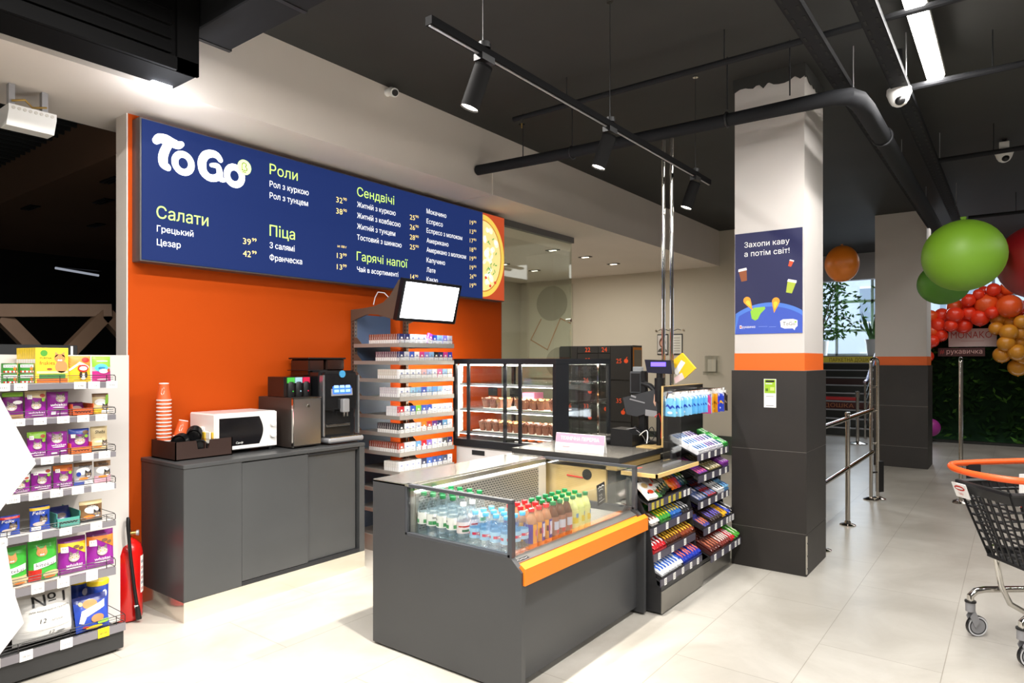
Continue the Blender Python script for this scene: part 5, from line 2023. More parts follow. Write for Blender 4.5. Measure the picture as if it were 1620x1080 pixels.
# ================================================================ till counter
t = thing('till_counter', 'light oak checkout counter with a dark stone top behind the drinks cooler', 'counter', (4.1, 2.4, 0))
TOPM = mat('dark stone top', '#57544f', .25, noise=.06, nscale=12)
TOPE = mat('dark top edge', '#2e2d2c', .4)
b = B()
b.box(3.75, 1.99, .895, 4.95, 2.84, .93, TOPE)
b.box(3.753, 1.993, .930, 4.947, 2.837, .9305, TOPM)
b.build('worktop', t)
b = B()
b.box(3.775, 2.10, .06, 3.795, 2.80, .87, OAK)
b.box(3.775, 2.02, .845, 4.42, 2.80, .895, OAK)
b.box(3.795, 2.78, .06, 4.90, 2.80, .87, OAK)
b.build('front_panel', t)
b = B()
b.box(3.80, 2.04, .0, 4.90, 2.12, .845, DARKMETAL)
b.box(3.80, 2.02, .0, 3.86, 2.78, .06, BLACK)
b.build('carcass', t)
b = B()
b.cyl((3.775, 2.24, .80), (3.771, 2.24, .80), .035, BLACK, 24)
b.build('cable_grommet', t)
b = B()
b.tube([(3.772, 2.27, .775), (3.768, 2.33, .779), (3.766, 2.39, .783)], .005, REDP, 8)
b.build('red_pull', t)
# side ledge for bags over the snack rack
t = thing('packing_ledge', 'low dark ledge with an oak edge in front of the till counter', 'ledge', (4.1, 1.9, .83))
b = B()
b.prism([(3.768, 1.748), (4.42, 1.742), (4.42, 1.985), (3.768, 1.985)], 'z', .835, .85, TOPM)
b.build('ledge_top', t)
b = B()
b.box(3.76, 1.738, .828, 4.425, 1.75, .852, OAK)
b.box(3.76, 1.738, .828, 3.77, 1.985, .852, OAK)
b.build('oak_edge', t)
# sign "technical break"
t = thing('desk_sign', 'pink and white paper tent sign with white lettering on the till counter', 'sign', (3.85, 2.34, .93))
b = B()
b.prism([(3.842, .931), (3.846, .931), (3.866, 1.05), (3.862, 1.05)], 'y', 2.155, 2.537, WHITE) if False else None
u_ = Vector((.02, 0, .119))
for side in (0, 1):
    o = Vector((3.842 if side == 0 else 3.886, 2.537, .9312))
    q = u_ if side == 0 else Vector((-.02, 0, .119))
    vs = [o, o + Vector((0, -.382, 0)), o + Vector((0, -.382, 0)) + q, o + q]
    n_ = Vector((.0015, 0, 0))
    b.add(vs + [v + n_ for v in vs], [(0, 1, 2, 3), (7, 6, 5, 4), (0, 4, 5, 1), (1, 5, 6, 2), (2, 6, 7, 3), (3, 7, 4, 0)], WHITE)
b.build('paper_tent', t)
b = B()
mp = plane_map((3.8415, 2.537, .9312), (0, -1, 0), u_)
b.rect(.001, .055, .381, .119, col('#e08aa0', .6), mp)
mp = plane_map((3.841, 2.537, .9312), (0, -1, 0), u_)
b.text('ТЕХНІЧНА ПЕРЕРВА', .191, .076, .022, WHITE, mp, width=.30, bold=.03, align='c')
for (a0, b0, a1, b1) in ((.03, .022, .13, .0235), (.03, .034, .13, .0355), (.03, .022, .032, .0355), (.128, .022, .13, .0355)):
    b.rect(a0, b0, a1, b1, col('#d48a90'), mp)
b.rect(.06, .026, .12, .031, col('#d48a90'), mp)
b.rect(.26, .024, .34, .027, col('#d9c4c4'), mp)
b.build('print', t, smooth=0)
# divider panel with oak edge
t = thing('till_screen_panel', 'black divider panel with a light oak edge standing at the till', 'divider panel', (4.7, 2.0, .93))
b = B()
b.box(4.397, 1.975, .93, 5.06, 1.985, 1.362, mat('divider black', '#222120', .4))
b.box(4.397, 1.955, .93, 5.06, 1.975, 1.362, mat('divider black', '#222120', .4))
b.build('panel', t)
b = B()
b.box(4.393, 1.985, .9305, 4.425, 2.0, 1.364, OAK)
b.box(4.395, 1.955, 1.362, 5.06, 2.0, 1.366, mat('oak dark', '#9a8256', .5))
b.box(4.30, 1.995, .9305, 4.52, 2.15, .938, OAK)
b.build('oak_edge', t)
# pos terminal cluster
t = thing('till_monitor', 'black till monitor seen from behind on a stand', 'monitor', (4.55, 2.25, .93))
b = B()
b.prism([(2.30, 1.15), (2.33, 1.27), (2.10, 1.33), (2.03, 1.325), (2.04, 1.19), (2.22, 1.135)], 'x', 4.44, 4.50, mat('till grey', '#3a3b3e', .4))
b.build('screen_housing', t)
b = B()
b.obox((4.438, 2.21, 1.25), (.001, 0, 0), (0, .06, .012), (0, -.001, .004), SILVER)
b.obox((4.438, 2.24, 1.282), (.001, 0, 0), (0, .02, .006), (0, -.0015, .006), SILVER)
b.obox((4.438, 2.10, 1.165), (.001, 0, 0), (0, .045, .004), (0, -.001, .022), SILVER)
b.obox((4.438, 2.07, 1.26), (.001, 0, 0), (0, .008, .015), (0, -.004, .03), col('#c9a08a'))
b.build('rear_detail', t)
b = B()
b.box(4.47, 2.16, .96, 4.53, 2.22, 1.17, BLACK, .01)
b.lathe([(.12, 0), (.12, .012), (.05, .03), (.03, .04)], BLACK, 24, (4.52, 2.2, .931))
b.build('stand', t)
t = thing('customer_display', 'blue lit customer display on a black pole at the till', 'display', (4.46, 2.04, .93))
b = B()
b.cyl((4.46, 2.045, .93), (4.46, 2.045, 1.47), .022, BLACK, 14)
b.cyl((4.46, 2.045, 1.25), (4.46, 2.045, 1.42), .035, BLACK, 14)
b.build('pole', t)
b = B()
b.prism([(2.148, 1.553), (1.945, 1.548), (1.935, 1.45), (2.128, 1.458)], 'x', 4.43, 4.48, mat('display shell', '#1c1d2e', .35))
h_ = b.build('display_head', t)
b = B()
b.rect(.05, .052, .165, .082, lit('#5a48ff', 2.2), plane_map((4.4285, 2.148, 1.452), (0, -1, 0), (0, -.006, 1)))
b.build('lit_window', h_)
b = B()
b.tube([(4.46, 2.05, 1.30), (4.47, 2.12, 1.36), (4.48, 2.19, 1.38)], .02, BLACK, 10)
b.box(4.47, 2.16, 1.27, 4.52, 2.20, 1.47, BLACK, .006)
b.build('side_arm', t)
t = thing('tablet_terminal', 'grey tablet terminal on an arm beside the customer display', 'terminal', (4.5, 2.23, 1.4))
b = B()
b.box(4.49, 2.20, 1.30, 4.53, 2.30, 1.465, mat('terminal grey', '#4a4c4f', .35), .008)
b.box(4.50, 2.205, 1.46, 4.54, 2.28, 1.50, mat('terminal pale', '#8f9294', .3), .006)
b.build('terminal_body', t)
b = B()
b.box(4.487, 2.215, 1.315, 4.491, 2.285, 1.45, mat('terminal dark', '#1f2022', .2))
b.build('terminal_face', t)
t = thing('receipt_printer', 'black receipt printer box on the till counter behind the pink sign', 'printer', (4.34, 2.26, .93))
b = B()
b.prism([(2.17, .931), (2.17, 1.02), (2.20, 1.05), (2.34, 1.055), (2.345, .931)], 'x', 4.28, 4.44, BLACK)
b.build('printer_body', t)
b = B()
b.box(4.30, 2.21, 1.0535, 4.42, 2.225, 1.057, SILVER)
b.build('paper_slot', t)
t = thing('barcode_scanner', 'black handheld barcode scanner lying beside the printer', 'scanner', (4.3, 2.42, .93))
b = B()
b.tube([(4.24, 2.52, .965), (4.28, 2.45, .972), (4.32, 2.40, .96)], [.022, .028, .03], BLACK, 12)
b.tube([(4.32, 2.40, .96), (4.35, 2.36, .958), (4.36, 2.35, .958)], [.034, .036, .02], BLACK, 12)
b.build('scanner_body', t)
b = B()
b.tube([(4.28, 2.45, .972), (4.31, 2.47, .95), (4.35, 2.50, .94)], [.018, .016, .014], BLACK, 10)
b.build('scanner_grip', t)
t = thing('cable_bundle', 'tangle of black, white and red cables at the foot of the till monitor', 'cables', (4.5, 2.15, .93))
rr = random.Random(5)
for i in range(9):
    b = B()
    p0 = Vector((4.42 + rr.uniform(-.04, .1), 2.05 + rr.uniform(0, .2), .94))
    pts = [p0 + Vector((rr.uniform(-.05, .08), rr.uniform(-.04, .08), h)) for h in (0, .05, .10 + .02 * (i % 3), .06, .004)]
    q = []
    for j in range(len(pts) - 1):
        for k in range(5):
            q.append(pts[j].lerp(pts[j + 1], k / 5))
    for _ in range(6):
        q = [q[0]] + [(q[j - 1] + q[j] * 2 + q[j + 1]) / 4 for j in range(1, len(q) - 1)] + [q[-1]]
    b.tube(q, .0035, [BLACK, BLACK, DARKMETAL, BLACK, SILVER, BLACK, BLACK, WHITE, BLACK][i], 6)
    b.build('cable', t)
b = B()
b.tube([(4.44, 2.07, 1.14), (4.445, 2.04, 1.17), (4.45, 2.02, 1.10), (4.45, 2.025, 1.0), (4.46, 2.05, .95)], .007, REDP, 8)
b.build('cable', t, label='red cable')
t = thing('packaged_gift_card', 'yellow wrapped packet with a white label hanging behind the customer display', 'packet', (4.52, 1.9, 1.48))
b = B()
mpk = [(1.985, 1.535), (1.90, 1.60), (1.80, 1.49), (1.885, 1.415)]
b.prism(mpk, 'x', 4.52, 4.54, YEL)
b.build('packet', t)
b = B()
b.shape([(-.0, .0), (.06, .09), (.09, .07), (.03, -.02)], WHITE, plane_map((4.519, 1.965, 1.46), (0, -1, 0), (0, 0, 1)))
b.shape([(-.02, -.06), (.05, -.02), (.03, .02), (-.03, -.02)], col('#f0d0d0'), plane_map((4.5185, 1.93, 1.44), (0, -1, 0), (0, 0, 1)))
b.build('label', t)
for i, y in enumerate((2.10, 2.035)):
    t = thing('chrome_pole', ['chrome pole rising from the till to the ceiling pipe, the one nearer the locker', 'chrome pole rising from the till to the ceiling pipe, the one nearer the column'][i], 'pole', (4.65, y, .93), 'paired chrome poles')
    b = B()
    b.cyl((4.65, y, .931), (4.65, y, 3.19), .014, CHROME, 16)
    b.build('tube', t)
    b = B()
    b.cyl((4.65, y, .931), (4.65, y, .945), .03, CHROME, 16)
    b.build('foot_plate', t)
# notices on the back room wall
t = thing('staff_notice', 'framed notice with a portrait photo and a list on the beige back wall', 'notice', (10.84, 4.77, 1.85))
b = B()
b.box(10.835, 4.81, 1.64, 10.85, 5.01, 2.0, DARKMETAL)
b.box(10.835, 4.55, 1.64, 10.85, 4.77, 2.0, DARKMETAL)
b.build('frame', t)
b = B()
mp = plane_map((10.834, 5.01, 1.64), (0, -1, 0), (0, 0, 1))
mq = plane_map((10.833, 5.01, 1.64), (0, -1, 0), (0, 0, 1))
mr = plane_map((10.832, 5.01, 1.64), (0, -1, 0), (0, 0, 1))
b.rect(.01, .02, .19, .34, col('#cfcac6'), mp)
b.ell(.10, .21, .062, .09, col('#5a2e20'), mq, 18)
b.ell(.10, .20, .042, .055, col('#d9a58c'), mr, 16)
b.ell(.10, .05, .085, .07, col('#4a4a44'), mq, 16, 0, PI)
b.rect(.25, .02, .45, .34, col('#dedbd2'), mp)
for i in range(6):
    b.rect(.28, .06 + i * .045, .42, .07 + i * .045, col('#8a857c'), mq)
b.build('sheets', t)
b = B()
mp = plane_map((10.848, 5.01, 2.05), (0, -1, 0), (0, 0, 1))
b.stroke([(.02, .01), (.06, .03), (.10, .008), (.16, .028), (.20, .01), (.25, .03), (.31, .01), (.37, .028), (.43, .012)], .012, col('#4a463f'), mp, smooth=4)
b.build('heading', t, smooth=0)
b = B()
for y in (5.03, 4.53):
    b.cyl((10.85, y, 2.06), (10.83, y, 2.06), .018, CHROME, 10)
b.build('stand_off', t)
t = thing('leaflet_holder', 'clear acrylic leaflet holder on the beige back wall', 'leaflet holder', (10.8, 4.0, 1.45))
ACR = glass('acrylic', (.96, .97, .96), .10)
b = B()
b.box(10.72, 3.90, 1.30, 10.84, 4.14, 1.36, ACR)
b.box(10.80, 3.90, 1.33, 10.84, 4.14, 1.62, ACR)
b.build('pocket', t)
b = B()
b.box(10.825, 3.96, 1.36, 10.833, 4.10, 1.56, mat('leaflet', '#d8d2c4', .7))
b.build('leaflet', t)

# ================================================================ open drinks cooler
t = thing('drinks_cooler', 'dark grey open drinks cooler with glass ends and an orange bumper rail', 'cooler', (3.09, 2.3, 0))
CG = mat('cooler grey', '#3b3c3e', .38, noise=.04, nscale=3)
CGE = mat('cooler frame grey', '#3f4146', .4)
FX0, FX1, FYF, FYB = 2.45, 3.735, 1.80, 2.81
prof = [(FYB, .012), (FYB, .895), (2.56, .895), (2.56, .633), (1.862, .633), (FYF, .575), (FYF, .012)]
for x in (FX0, FX1 - .03):
    b = B()
    b.prism(prof, 'x', x, x + .03, CG)
    b.build('end_panel', t)
    b = B()
    xx = x + .015
    b.box(xx - .004, 1.88, .64, xx + .004, 2.55, .892, GLASS)
    b.build('end_glass', t)
    b = B()
    b.box(x + .002, 1.858, .884, x + .028, 2.56, .90, CGE)
    b.box(x + .002, 1.858, .633, x + .028, 1.882, .886, CGE)
    b.box(x + .002, 2.548, .633, x + .028, 2.566, .895, CGE)
    b.box(x + .002, 1.87, .633, x + .028, 2.56, .645, CGE)
    b.build('glass_frame', t)
ST = mat('cooler stainless', '#bdbab2', .22, .9, noise=.05, nscale=10)
STL = mat('cooler liner', '#c9c7c2', .35, .6)
b = B()
b.box(FX0 + .0, 2.535, .885, FX1, FYB, .90, ST, .002)
b.box(FX0 + .03, 2.515, .862, FX1 - .03, 2.537, .893, ST, .003)
b.build('rear_deck', t)
b = B()
b.box(FX0 + .03, 2.56, .03, FX1 - .03, FYB - .005, .885, CG)
b.build('rear_body', t)
b = B()
b.box(FX0 + .03, 1.85, .04, FX1 - .03, 1.87, .52, CG)
b.build('front_panel', t)
b = B()
b.box(FX0 + .05, 1.90, 0, FX1 - .05, 2.76, .04, BLACK)
b.build('kick', t)
b = B()
b.prism([(1.788, .515), (1.788, .592), (1.812, .608), (1.832, .583), (1.85, .598), (1.85, .515)], 'x', FX0 + .012, FX1 + .002, mat('orange bumper', '#f0801a', .38))
b.build('bumper_rail', t)
b = B()
b.prism([(1.85, .52), (1.85, .603), (1.888, .622), (1.90, .622), (1.90, .52)], 'x', FX0 + .03, FX1 - .03, mat('sill grey metal', '#6f6e6b', .35, .5))
s_ = b.build('front_sill', t)
b = B()
mp = plane_map((FX0 + .04, 1.8545, .6055), (1, 0, 0), (0, .038, .019))
b.rect(0, 0, .10, .018, BLACK, mp)
mp = plane_map((FX0 + .04, 1.8538, .6065), (1, 0, 0), (0, .038, .019))
b.stroke([(.012, .008), (.02, .013), (.03, .006), (.05, .010), (.07, .006), (.09, .010)], .003, SILVER, mp)
b.build('maker_plate', s_)
b = B()
b.box(FX0 + .03, 1.90, .585, FX1 - .03, 2.53, .602, STL)
for i in range(52):
    b.box(FX0 + .04 + i * .0232, 1.905, .602, FX0 + .045 + i * .0232, 2.52, .606, STL)
b.box(FX0 + .03, 2.525, .60, FX1 - .03, 2.56, .885, STL)
b.build('liner', t)
b = B()
b.box(FX0 + .04, 2.518, .64, FX1 - .12, 2.525, .845, mat('grille plate', '#a3a099', .3, .7))
HOLE = mat('grille hole', '#2a2b2c', .6)
mp = plane_map((FX0 + .06, 2.517, .655), (1, 0, 0), (0, 0, 1))
for j in range(13):
    for i in range(42):
        u = i * .0262 + (.0131 if j % 2 else 0)
        b.rect(u, j * .0143, u + .017, j * .0143 + .006, HOLE, mp)
b.box(FX1 - .12, 2.515, .615, FX1 - .035, 2.525, .855, STL)
b.build('perforated_grille', t)
b = B()
b.box(FX0 + .04, 2.517, .855, FX1 - .04, 2.535, .8615, lit('#f3f7ff', 9.0))
b.build('light_strip', t)
b = B()
b.box(FX0 + .035, 1.888, .605, FX1 - .035, 1.894, .824, GLASS)
b.build('front_glass', t)
b = B()
b.box(FX0 + .06, 1.886, .61, FX0 + .068, 1.896, .80, BLACK)
b.build('glass_strut', t)

# bottles
CAPG, CAPB, CAPR = mat('green cap', '#137a42', .4), mat('light blue cap', '#4fb4e6', .4), mat('red cap', '#d81f24', .4)


def bottle(nm, h, r, liquid, cap, lab, decos):
    t = thing(nm, 'x', 'bottle', (0, 0, -5))
    b = B()
    k = h / .21
    prof = [(r * .7, 0), (r, .008), (r, .05 * k), (r * .93, .06 * k), (r, .072 * k), (r, .125 * k), (r * .97, .14 * k), (r * .62, .172 * k), (.0125, .187 * k), (.0125, h - .012)]
    b.lathe(prof, liquid, 18)
    b.build('bottle_body', t, off=(0, 0, 0))
    b = B()
    b.lathe([(.0152, h - .018), (.0155, h - .016), (.0155, h - .002), (.0145, h)], cap, 16)
    b.build('cap', t, off=(0, 0, 0))
    b = B()
    z0, z1 = (.074 * k, .125 * k) if nm == 'water_bottle' else (.035 * k, .132 * k)
    b.lathe([(r + .0006, z0), (r + .0006, z1)], lab, 20, close=False)
    for (u0, u1, v0, v1, m_) in decos:
        for off_ in (0, PI):
            mp = lambda u, v: Vector(((r + .0012) * math.sin(u + off_), -(r + .0012) * math.cos(u + off_), z0 + v * (z1 - z0)))
            n_ = 6
            for i in range(n_):
                a0, a1 = u0 + (u1 - u0) * i / n_, u0 + (u1 - u0) * (i + 1) / n_
                b.shape([(a0, v0), (a1, v0), (a1, v1), (a0, v1)], m_, mp)
    b.build('label', t, off=(0, 0, 0))
    return t


AQ = glass('bottle water', (.90, .95, .98), .12, .05)
BRN = mat('brown drink', '#6b4632', .15, coat=.6)
YEW = mat('yellow drink', '#dfe39a', .15, coat=.6)
JUI = mat('juice body', '#a87858', .2, coat=.5)
bt = {
    'g': bottle('water_bottle', .25, .033, AQ, CAPG, WHITE, [(-1.2, 1.2, .1, .4, mat('label green', '#3f9a5a', .5)), (-.6, .9, .6, .75, SILVER)]),
    'w': bottle('water_bottle', .23, .033, AQ, WHITE, mat('pink white label', '#f0e2e4', .5), [(-1.2, 1.2, .55, .68, REDP), (-.6, .6, .15, .35, col('#4a7a5a'))]),
    'b': bottle('water_bottle', .20, .030, AQ, CAPB, mat('pale blue label', '#a9d4f2', .5), [(-1.3, 1.3, .35, .62, col('#d83a5a')), (-.5, .5, .40, .57, WHITE)]),
    'r': bottle('juice_bottle', .205, .031, JUI, CAPR, mat('purple label', '#5a3a9a', .4), [(-.9, -.1, .0, 1.0, col('#e8a21e')), (.1, .8, .2, .9, col('#e0e0f0')), (-.5, .3, .4, .7, col('#c83a8a'))]),
    'k': bottle('soda_bottle', .205, .031, BRN, CAPG, mat('brown label', '#a8755a', .4), [(-.9, .6, .3, .75, col('#c9d4e8')), (-.4, .7, .1, .3, col('#c8402a'))]),
    'y': bottle('soda_bottle', .205, .031, YEW, CAPG, mat('lemon label', '#eaf0a2', .4), [(-.9, .7, .25, .6, col('#e8d81e')), (-.3, .8, .55, .8, col('#7aa0d8'))])}
WZ = .606
ROWN = ['front', 'second', 'third', 'rear']


def put(kind, xs, ys, what, grp):
    for j, y in enumerate(ys):
        for i, x in enumerate(xs):
            dup(bt[kind], (x, y, WZ), (0, 0, random.uniform(-.5, .5)), label='%s, %s from the cooler end, %s row' % (what, ORD[i], ROWN[j]), group=grp)


put('g', [2.515, 2.585, 2.655, 2.725], [2.28, 2.35, 2.42, 2.485], 'tall clear bottle with a green cap', 'green-capped water bottles in the cooler')
put('w', [2.515, 2.585], [2.21], 'clear bottle with a white cap and pink label', 'white-capped water bottles in the cooler')
put('b', [2.515, 2.578, 2.641], [1.935, 2.0, 2.065, 2.13], 'small water bottle with a light blue cap', 'blue-capped water bottles in the cooler')
put('r', [2.71, 2.775, 2.84], [1.93, 1.998, 2.066], 'juice bottle with a red cap and purple label', 'red-capped juice bottles in the cooler')
put('k', [2.905, 2.97, 3.035], [1.93, 1.998, 2.066], 'brown soda bottle with a green cap', 'brown soda bottles in the cooler')
put('y', [3.10, 3.165, 3.23], [1.93, 1.998, 2.066], 'yellow soda bottle with a green cap', 'yellow soda bottles in the cooler')
for pr in bt.values():
    for ch in list(pr.children):
        bpy.data.objects.remove(ch)
    bpy.data.objects.remove(pr)
t = thing('chalk_price_card', 'tilted black chalk price card hanging inside the front glass of the cooler', 'price card', (3.38, 1.91, .73))
b = B()
rt = Vector((math.cos(.12), 0, math.sin(.12)))
upv = Vector((-math.sin(.12), 0, math.cos(.12)))
o_ = Vector((3.33, 1.905, .715))
b.obox(o_ + rt * .045 + upv * .06, rt * .045, upv * .06, Vector((0, .0015, 0)), mat('chalkboard', '#1c1c1e', .8))
b.build('card', t)
b = B()
mp = plane_map(o_ + Vector((0, -.002, 0)), rt, upv)
b.stroke([(.015, .098), (.03, .106), (.045, .098), (.06, .106), (.078, .100)], .006, WHITE, mp)
b.stroke([(.02, .082), (.04, .088), (.065, .082)], .004, WHITE, mp)
b.text('22', .032, .034, .026, WHITE, mp, align='c', slant=.2)
b.stroke([(.015, .018), (.075, .022)], .004, WHITE, mp)
b.build('chalk_lettering', t, smooth=0)

# ================================================================ snack racks beside the till
RK = mat('rack black', '#242426', .45)
KICK = mat('rack steel kick', '#8d8a84', .3, .8, noise=.05, nscale=6)
RAILV = mat('violet grey price rail', '#55525f', .3, .2)
SLOPE = math.radians(24)
CS, SN = math.cos(SLOPE), math.sin(SLOPE)


def rack(x0, x1, rails, base_y, base_z, ytop, label):
    t = thing('snack_rack', label, 'snack rack', ((x0 + x1) / 2, 1.9, 0))
    b = B()
    b.box(x0 + .005, base_y + .004, .012, x1 - .005, 1.95, base_z, RK)
    b.build('base', t)
    b = B()
    b.box(x0, base_y, .012, x1, base_y + .004, base_z - .03, KICK)
    b.build('steel_kick', t)
    b = B()
    b.box(x0 + .005, 1.935, base_z, x1 - .005, 1.95, ytop, RK)
    if x1 > 5:
        b.box(x1 - .005, 1.935, .012, 5.4, 1.95, .86, RK)
    b.build('back_panel', t)
    for i, (z, y, tags, yel) in enumerate(rails):
        b = B()
        p0 = Vector(((x0 + x1) / 2, y + .005, z + .012))
        L = min(.30, (1.935 - y) / CS)
        d = Vector((0, CS, SN))
        n = Vector((0, -SN, CS))
        b.obox(p0 + d * L / 2, ((x1 - x0) / 2 - .006, 0, 0), d * L / 2, n * .003, RK)
        b.build('sloped_shelf', t)
        b = B()
        b.box(x0 + .003, y - .003, z - .022, x1 - .003, y + .004, z + .024, RAILV)
        b.build('price_rail', t)
        for k, u in enumerate(tags):
            b = B()
            x = x0 + u * (x1 - x0)
            c_ = col('#c9b822') if yel and k < yel else WHITE
            b.box(x - .017, y - .0045, z - .02, x + .017, y - .003, z + .022, c_)
            mp = plane_map((x, y - .0048, z), (1, 0, 0), (0, 0, 1))
            for q in (-.010, .001, .011):
                b.rect(-.011, q, .011, q + .004, col('#8c8a88'), mp)
            b.build('price_tag', t, label='yellow price tag' if yel and k < yel else None)
    for x in (x0 + .002, x1 - .008):
        b = B()
        b.prism([(1.95, base_z), (1.95, ytop), (1.93, ytop), (1.80, base_z + .4), (1.76, base_z + .1), (1.74, base_z)], 'x', x, x + .006, RK)
        b.build('side_plate', t)
    return t


R1 = [(.645, 1.795, [.08, .18, .28, .45, .56, .70, .82, .92], 6), (.488, 1.785, [.1, .36, .62, .88], 0), (.335, 1.765, [.12, .42, .72], 0), (.19, 1.718, [.1, .3, .5, .7, .88], 0)]
R2 = [(.872, 1.748, [.12, .34, .54, .74, .9], 0), (.722, 1.745, [.2, .45, .68, .88], 0), (.54, 1.745, [.1, .33, .55, .76, .92], 0), (.365, 1.705, [.15, .36, .55, .74, .84, .94], 0), (.19, 1.655, [.12, .36, .6, .8, .92], 0)]
rack(3.76, 4.43, R1, 1.71, .175, .82, 'black snack rack with a steel kick plate beside the drinks cooler')
rack(4.43, 5.045, R2, 1.735, .155, .96, 'taller black snack rack between the first rack and the white column')


def bar_proto(key, L, w, h, main, acc, kind):
    t = thing('chocolate_bar' if kind != 'gum' else 'gum_pack', 'x', 'chocolate bar' if kind != 'gum' else 'chewing gum pack', (0, 0, -5))
    b = B()
    m, a_ = col(main, .3, .15), col(acc, .35)
    if kind == 'gum':
        b.box(-w / 2, 0, 0, w / 2, L, h, m, .003)
    else:
        N, K = 10, 8
        vs, fs = [], []
        for j in range(N + 1):
            v = j / N
            e = min(1, min(v, 1 - v) / .12)
            hh = .0012 + (h / 2) * min(1, max(0, (e - .35) / .65)) ** .6
            ww = w / 2 * (1.0 if e < .5 else .94)
            for k in range(K):
                th = 2 * PI * k / K
                cx_, sx_ = math.cos(th), math.sin(th)
                q = lambda c: math.copysign(abs(c) ** .55, c)
                vs.append((ww * q(cx_), v * L, h / 2 + hh * q(sx_)))
        for j in range(N):
            for k in range(K):
                fs.append((j * K + k, j * K + (k + 1) % K, (j + 1) * K + (k + 1) % K, (j + 1) * K + k))
        fs += [tuple(range(K))[::-1], tuple(N * K + k for k in range(K))]
        b.add(vs, fs, m)
    b.build('wrapper', t, off=(0, 0, 0))
    b = B()
    mp = plane_map((0, 0, h + .0014), (1, 0, 0), (0, 1, 0))
    b.stroke([(-.1 * w, .22 * L), (.12 * w, .34 * L), (-.12 * w, .46 * L), (.12 * w, .58 * L), (-.06 * w, .70 * L), (.05 * w, .78 * L)], [w * .4, w * .55, w * .5, w * .55, w * .45, w * .3], a_, mp, smooth=4)
    b.build('printed_name', t, off=(0, 0, 0))
    return t


_bars = {}


def bars(x0, x1, shelf, main, acc, what, kind='bar', rows=2, L=.125, w=.036, h=.02, layers=1, where='', carton=None, s0=.012):
    """fills a stretch of a sloped shelf with packs, in rows up the slope, inside an open carton"""
    z, y = shelf
    key = (main, acc, kind, L, w)
    if key not in _bars:
        _bars[key] = bar_proto(key, L, w, h, main, acc, kind)
    pr = _bars[key]
    n = max(1, int((x1 - x0) / (w + .0015)))
    base = Vector((0, y + .005, z + .012)) + Vector((0, -SN, CS)) * .0045
    d, nn_ = Vector((0, CS, SN)), Vector((0, -SN, CS))
    rr = random.Random(hash((round(x0 * 1000), round(z * 1000))) % 1000)
    nm = 'gum pack' if kind == 'gum' else 'bar'
    if carton:
        t = thing('display_carton', '%s open carton holding the %s, %s' % (carton[0], what + ' ' + nm + 's', where), 'display carton', base + Vector(((x0 + x1) / 2, 0, 0)))
        mc = col(carton[1], .5)
        b = B()
        LL = min(rows * (L + .004), (1.93 - y) / CS) + .004
        cx_ = (x0 + x1) / 2
        hw = (x1 - x0) / 2
        bb = base + d * .004
        b.obox(bb + d * LL / 2 + nn_ * .001 + Vector((cx_, 0, 0)), (hw, 0, 0), d * LL / 2, nn_ * .001, mc)
        b.obox(bb + nn_ * .012 + Vector((cx_, 0, 0)), (hw, 0, 0), d * .001, nn_ * .012, mc)
        b.obox(bb + d * LL + nn_ * .02 + Vector((cx_, 0, 0)), (hw, 0, 0), d * .001, nn_ * .02, mc)
        b.build('carton_tray', t)
        b = B()
        for sx in (-1, 1):
            b.obox(bb + d * LL / 2 + nn_ * .012 + Vector((cx_ + sx * (hw - .0008), 0, 0)), (.0008, 0, 0), d * LL / 2, nn_ * .012, mc)
        b.build('carton_sides', t)
    for r_ in range(rows):
        for ly in range(layers):
            for i in range(n):
                x = x0 + (i + .5) * (x1 - x0) / n
                p = base + Vector((x, 0, 0)) + d * (s0 + r_ * (L + .003)) + nn_ * (.0035 + ly * (h + .001))
                rown = ['front', 'middle', 'rear'][r_] if rows > 2 else ['front', 'rear'][r_]
                dup(pr, p, (SLOPE + rr.uniform(-.03, .05), 0, rr.uniform(-.06, .06)),
                    label='%s %s, %s, %s%s row, %s' % (what, nm, ORD[i], 'top layer, ' if ly else '', rown, where),
                    group='%s %ss, %s' % (what, nm, where))


def S(r_, i):
    return (r_[i][0], r_[i][1])


W1 = 'third shelf of the nearer rack'
# nearer rack
def snack_pouch(x, w, h, s, shelf, c, acc, label, rz=0.0, name='snack_pouch', lift=.02):
    z, y = shelf
    base = Vector((x, y + .005, z + .012)) + Vector((0, CS, SN)) * s + Vector((0, -SN, CS)) * (.012 + lift)
    t = thing(name, label, 'snack pouch' if name == 'snack_pouch' else 'carton', base, None, (math.radians(38), 0, rz))
    b = B()
    m = col(c, .32, .15)
    if name == 'snack_pouch':
        b.ball((0, h / 2, 0), (w / 2, h / 2, .018), m, 16, 8)
        b.box(-w * .42, 0, -.002, w * .42, .012, .002, m)
        b.box(-w * .42, h - .012, -.002, w * .42, h, .002, m)
        mp = lambda u, v: Vector((u, v, .0185 * math.sqrt(max(.05, 1 - (2 * u / w) ** 2 - (2 * v / h - 1) ** 2)) + .001))
    else:
        b.box(-w / 2, 0, -.012, w / 2, h, .012, m, .002)
        mp = lambda u, v: Vector((u, v, .0128))
    b.build('bag' if name == 'snack_pouch' else 'carton', t, off=(0, 0, 0))
    b = B()
    for k, a_ in enumerate(acc):
        mk = lambda u, v, e=k: mp(u, v) + Vector((0, 0, .0008 * e))
        b.ell(a_[0] * w, a_[1] * h, a_[2] * w, a_[3] * h, col(a_[4], .4), mk, 14)
    b.build('print', t, off=(0, 0, 0), smooth=0)


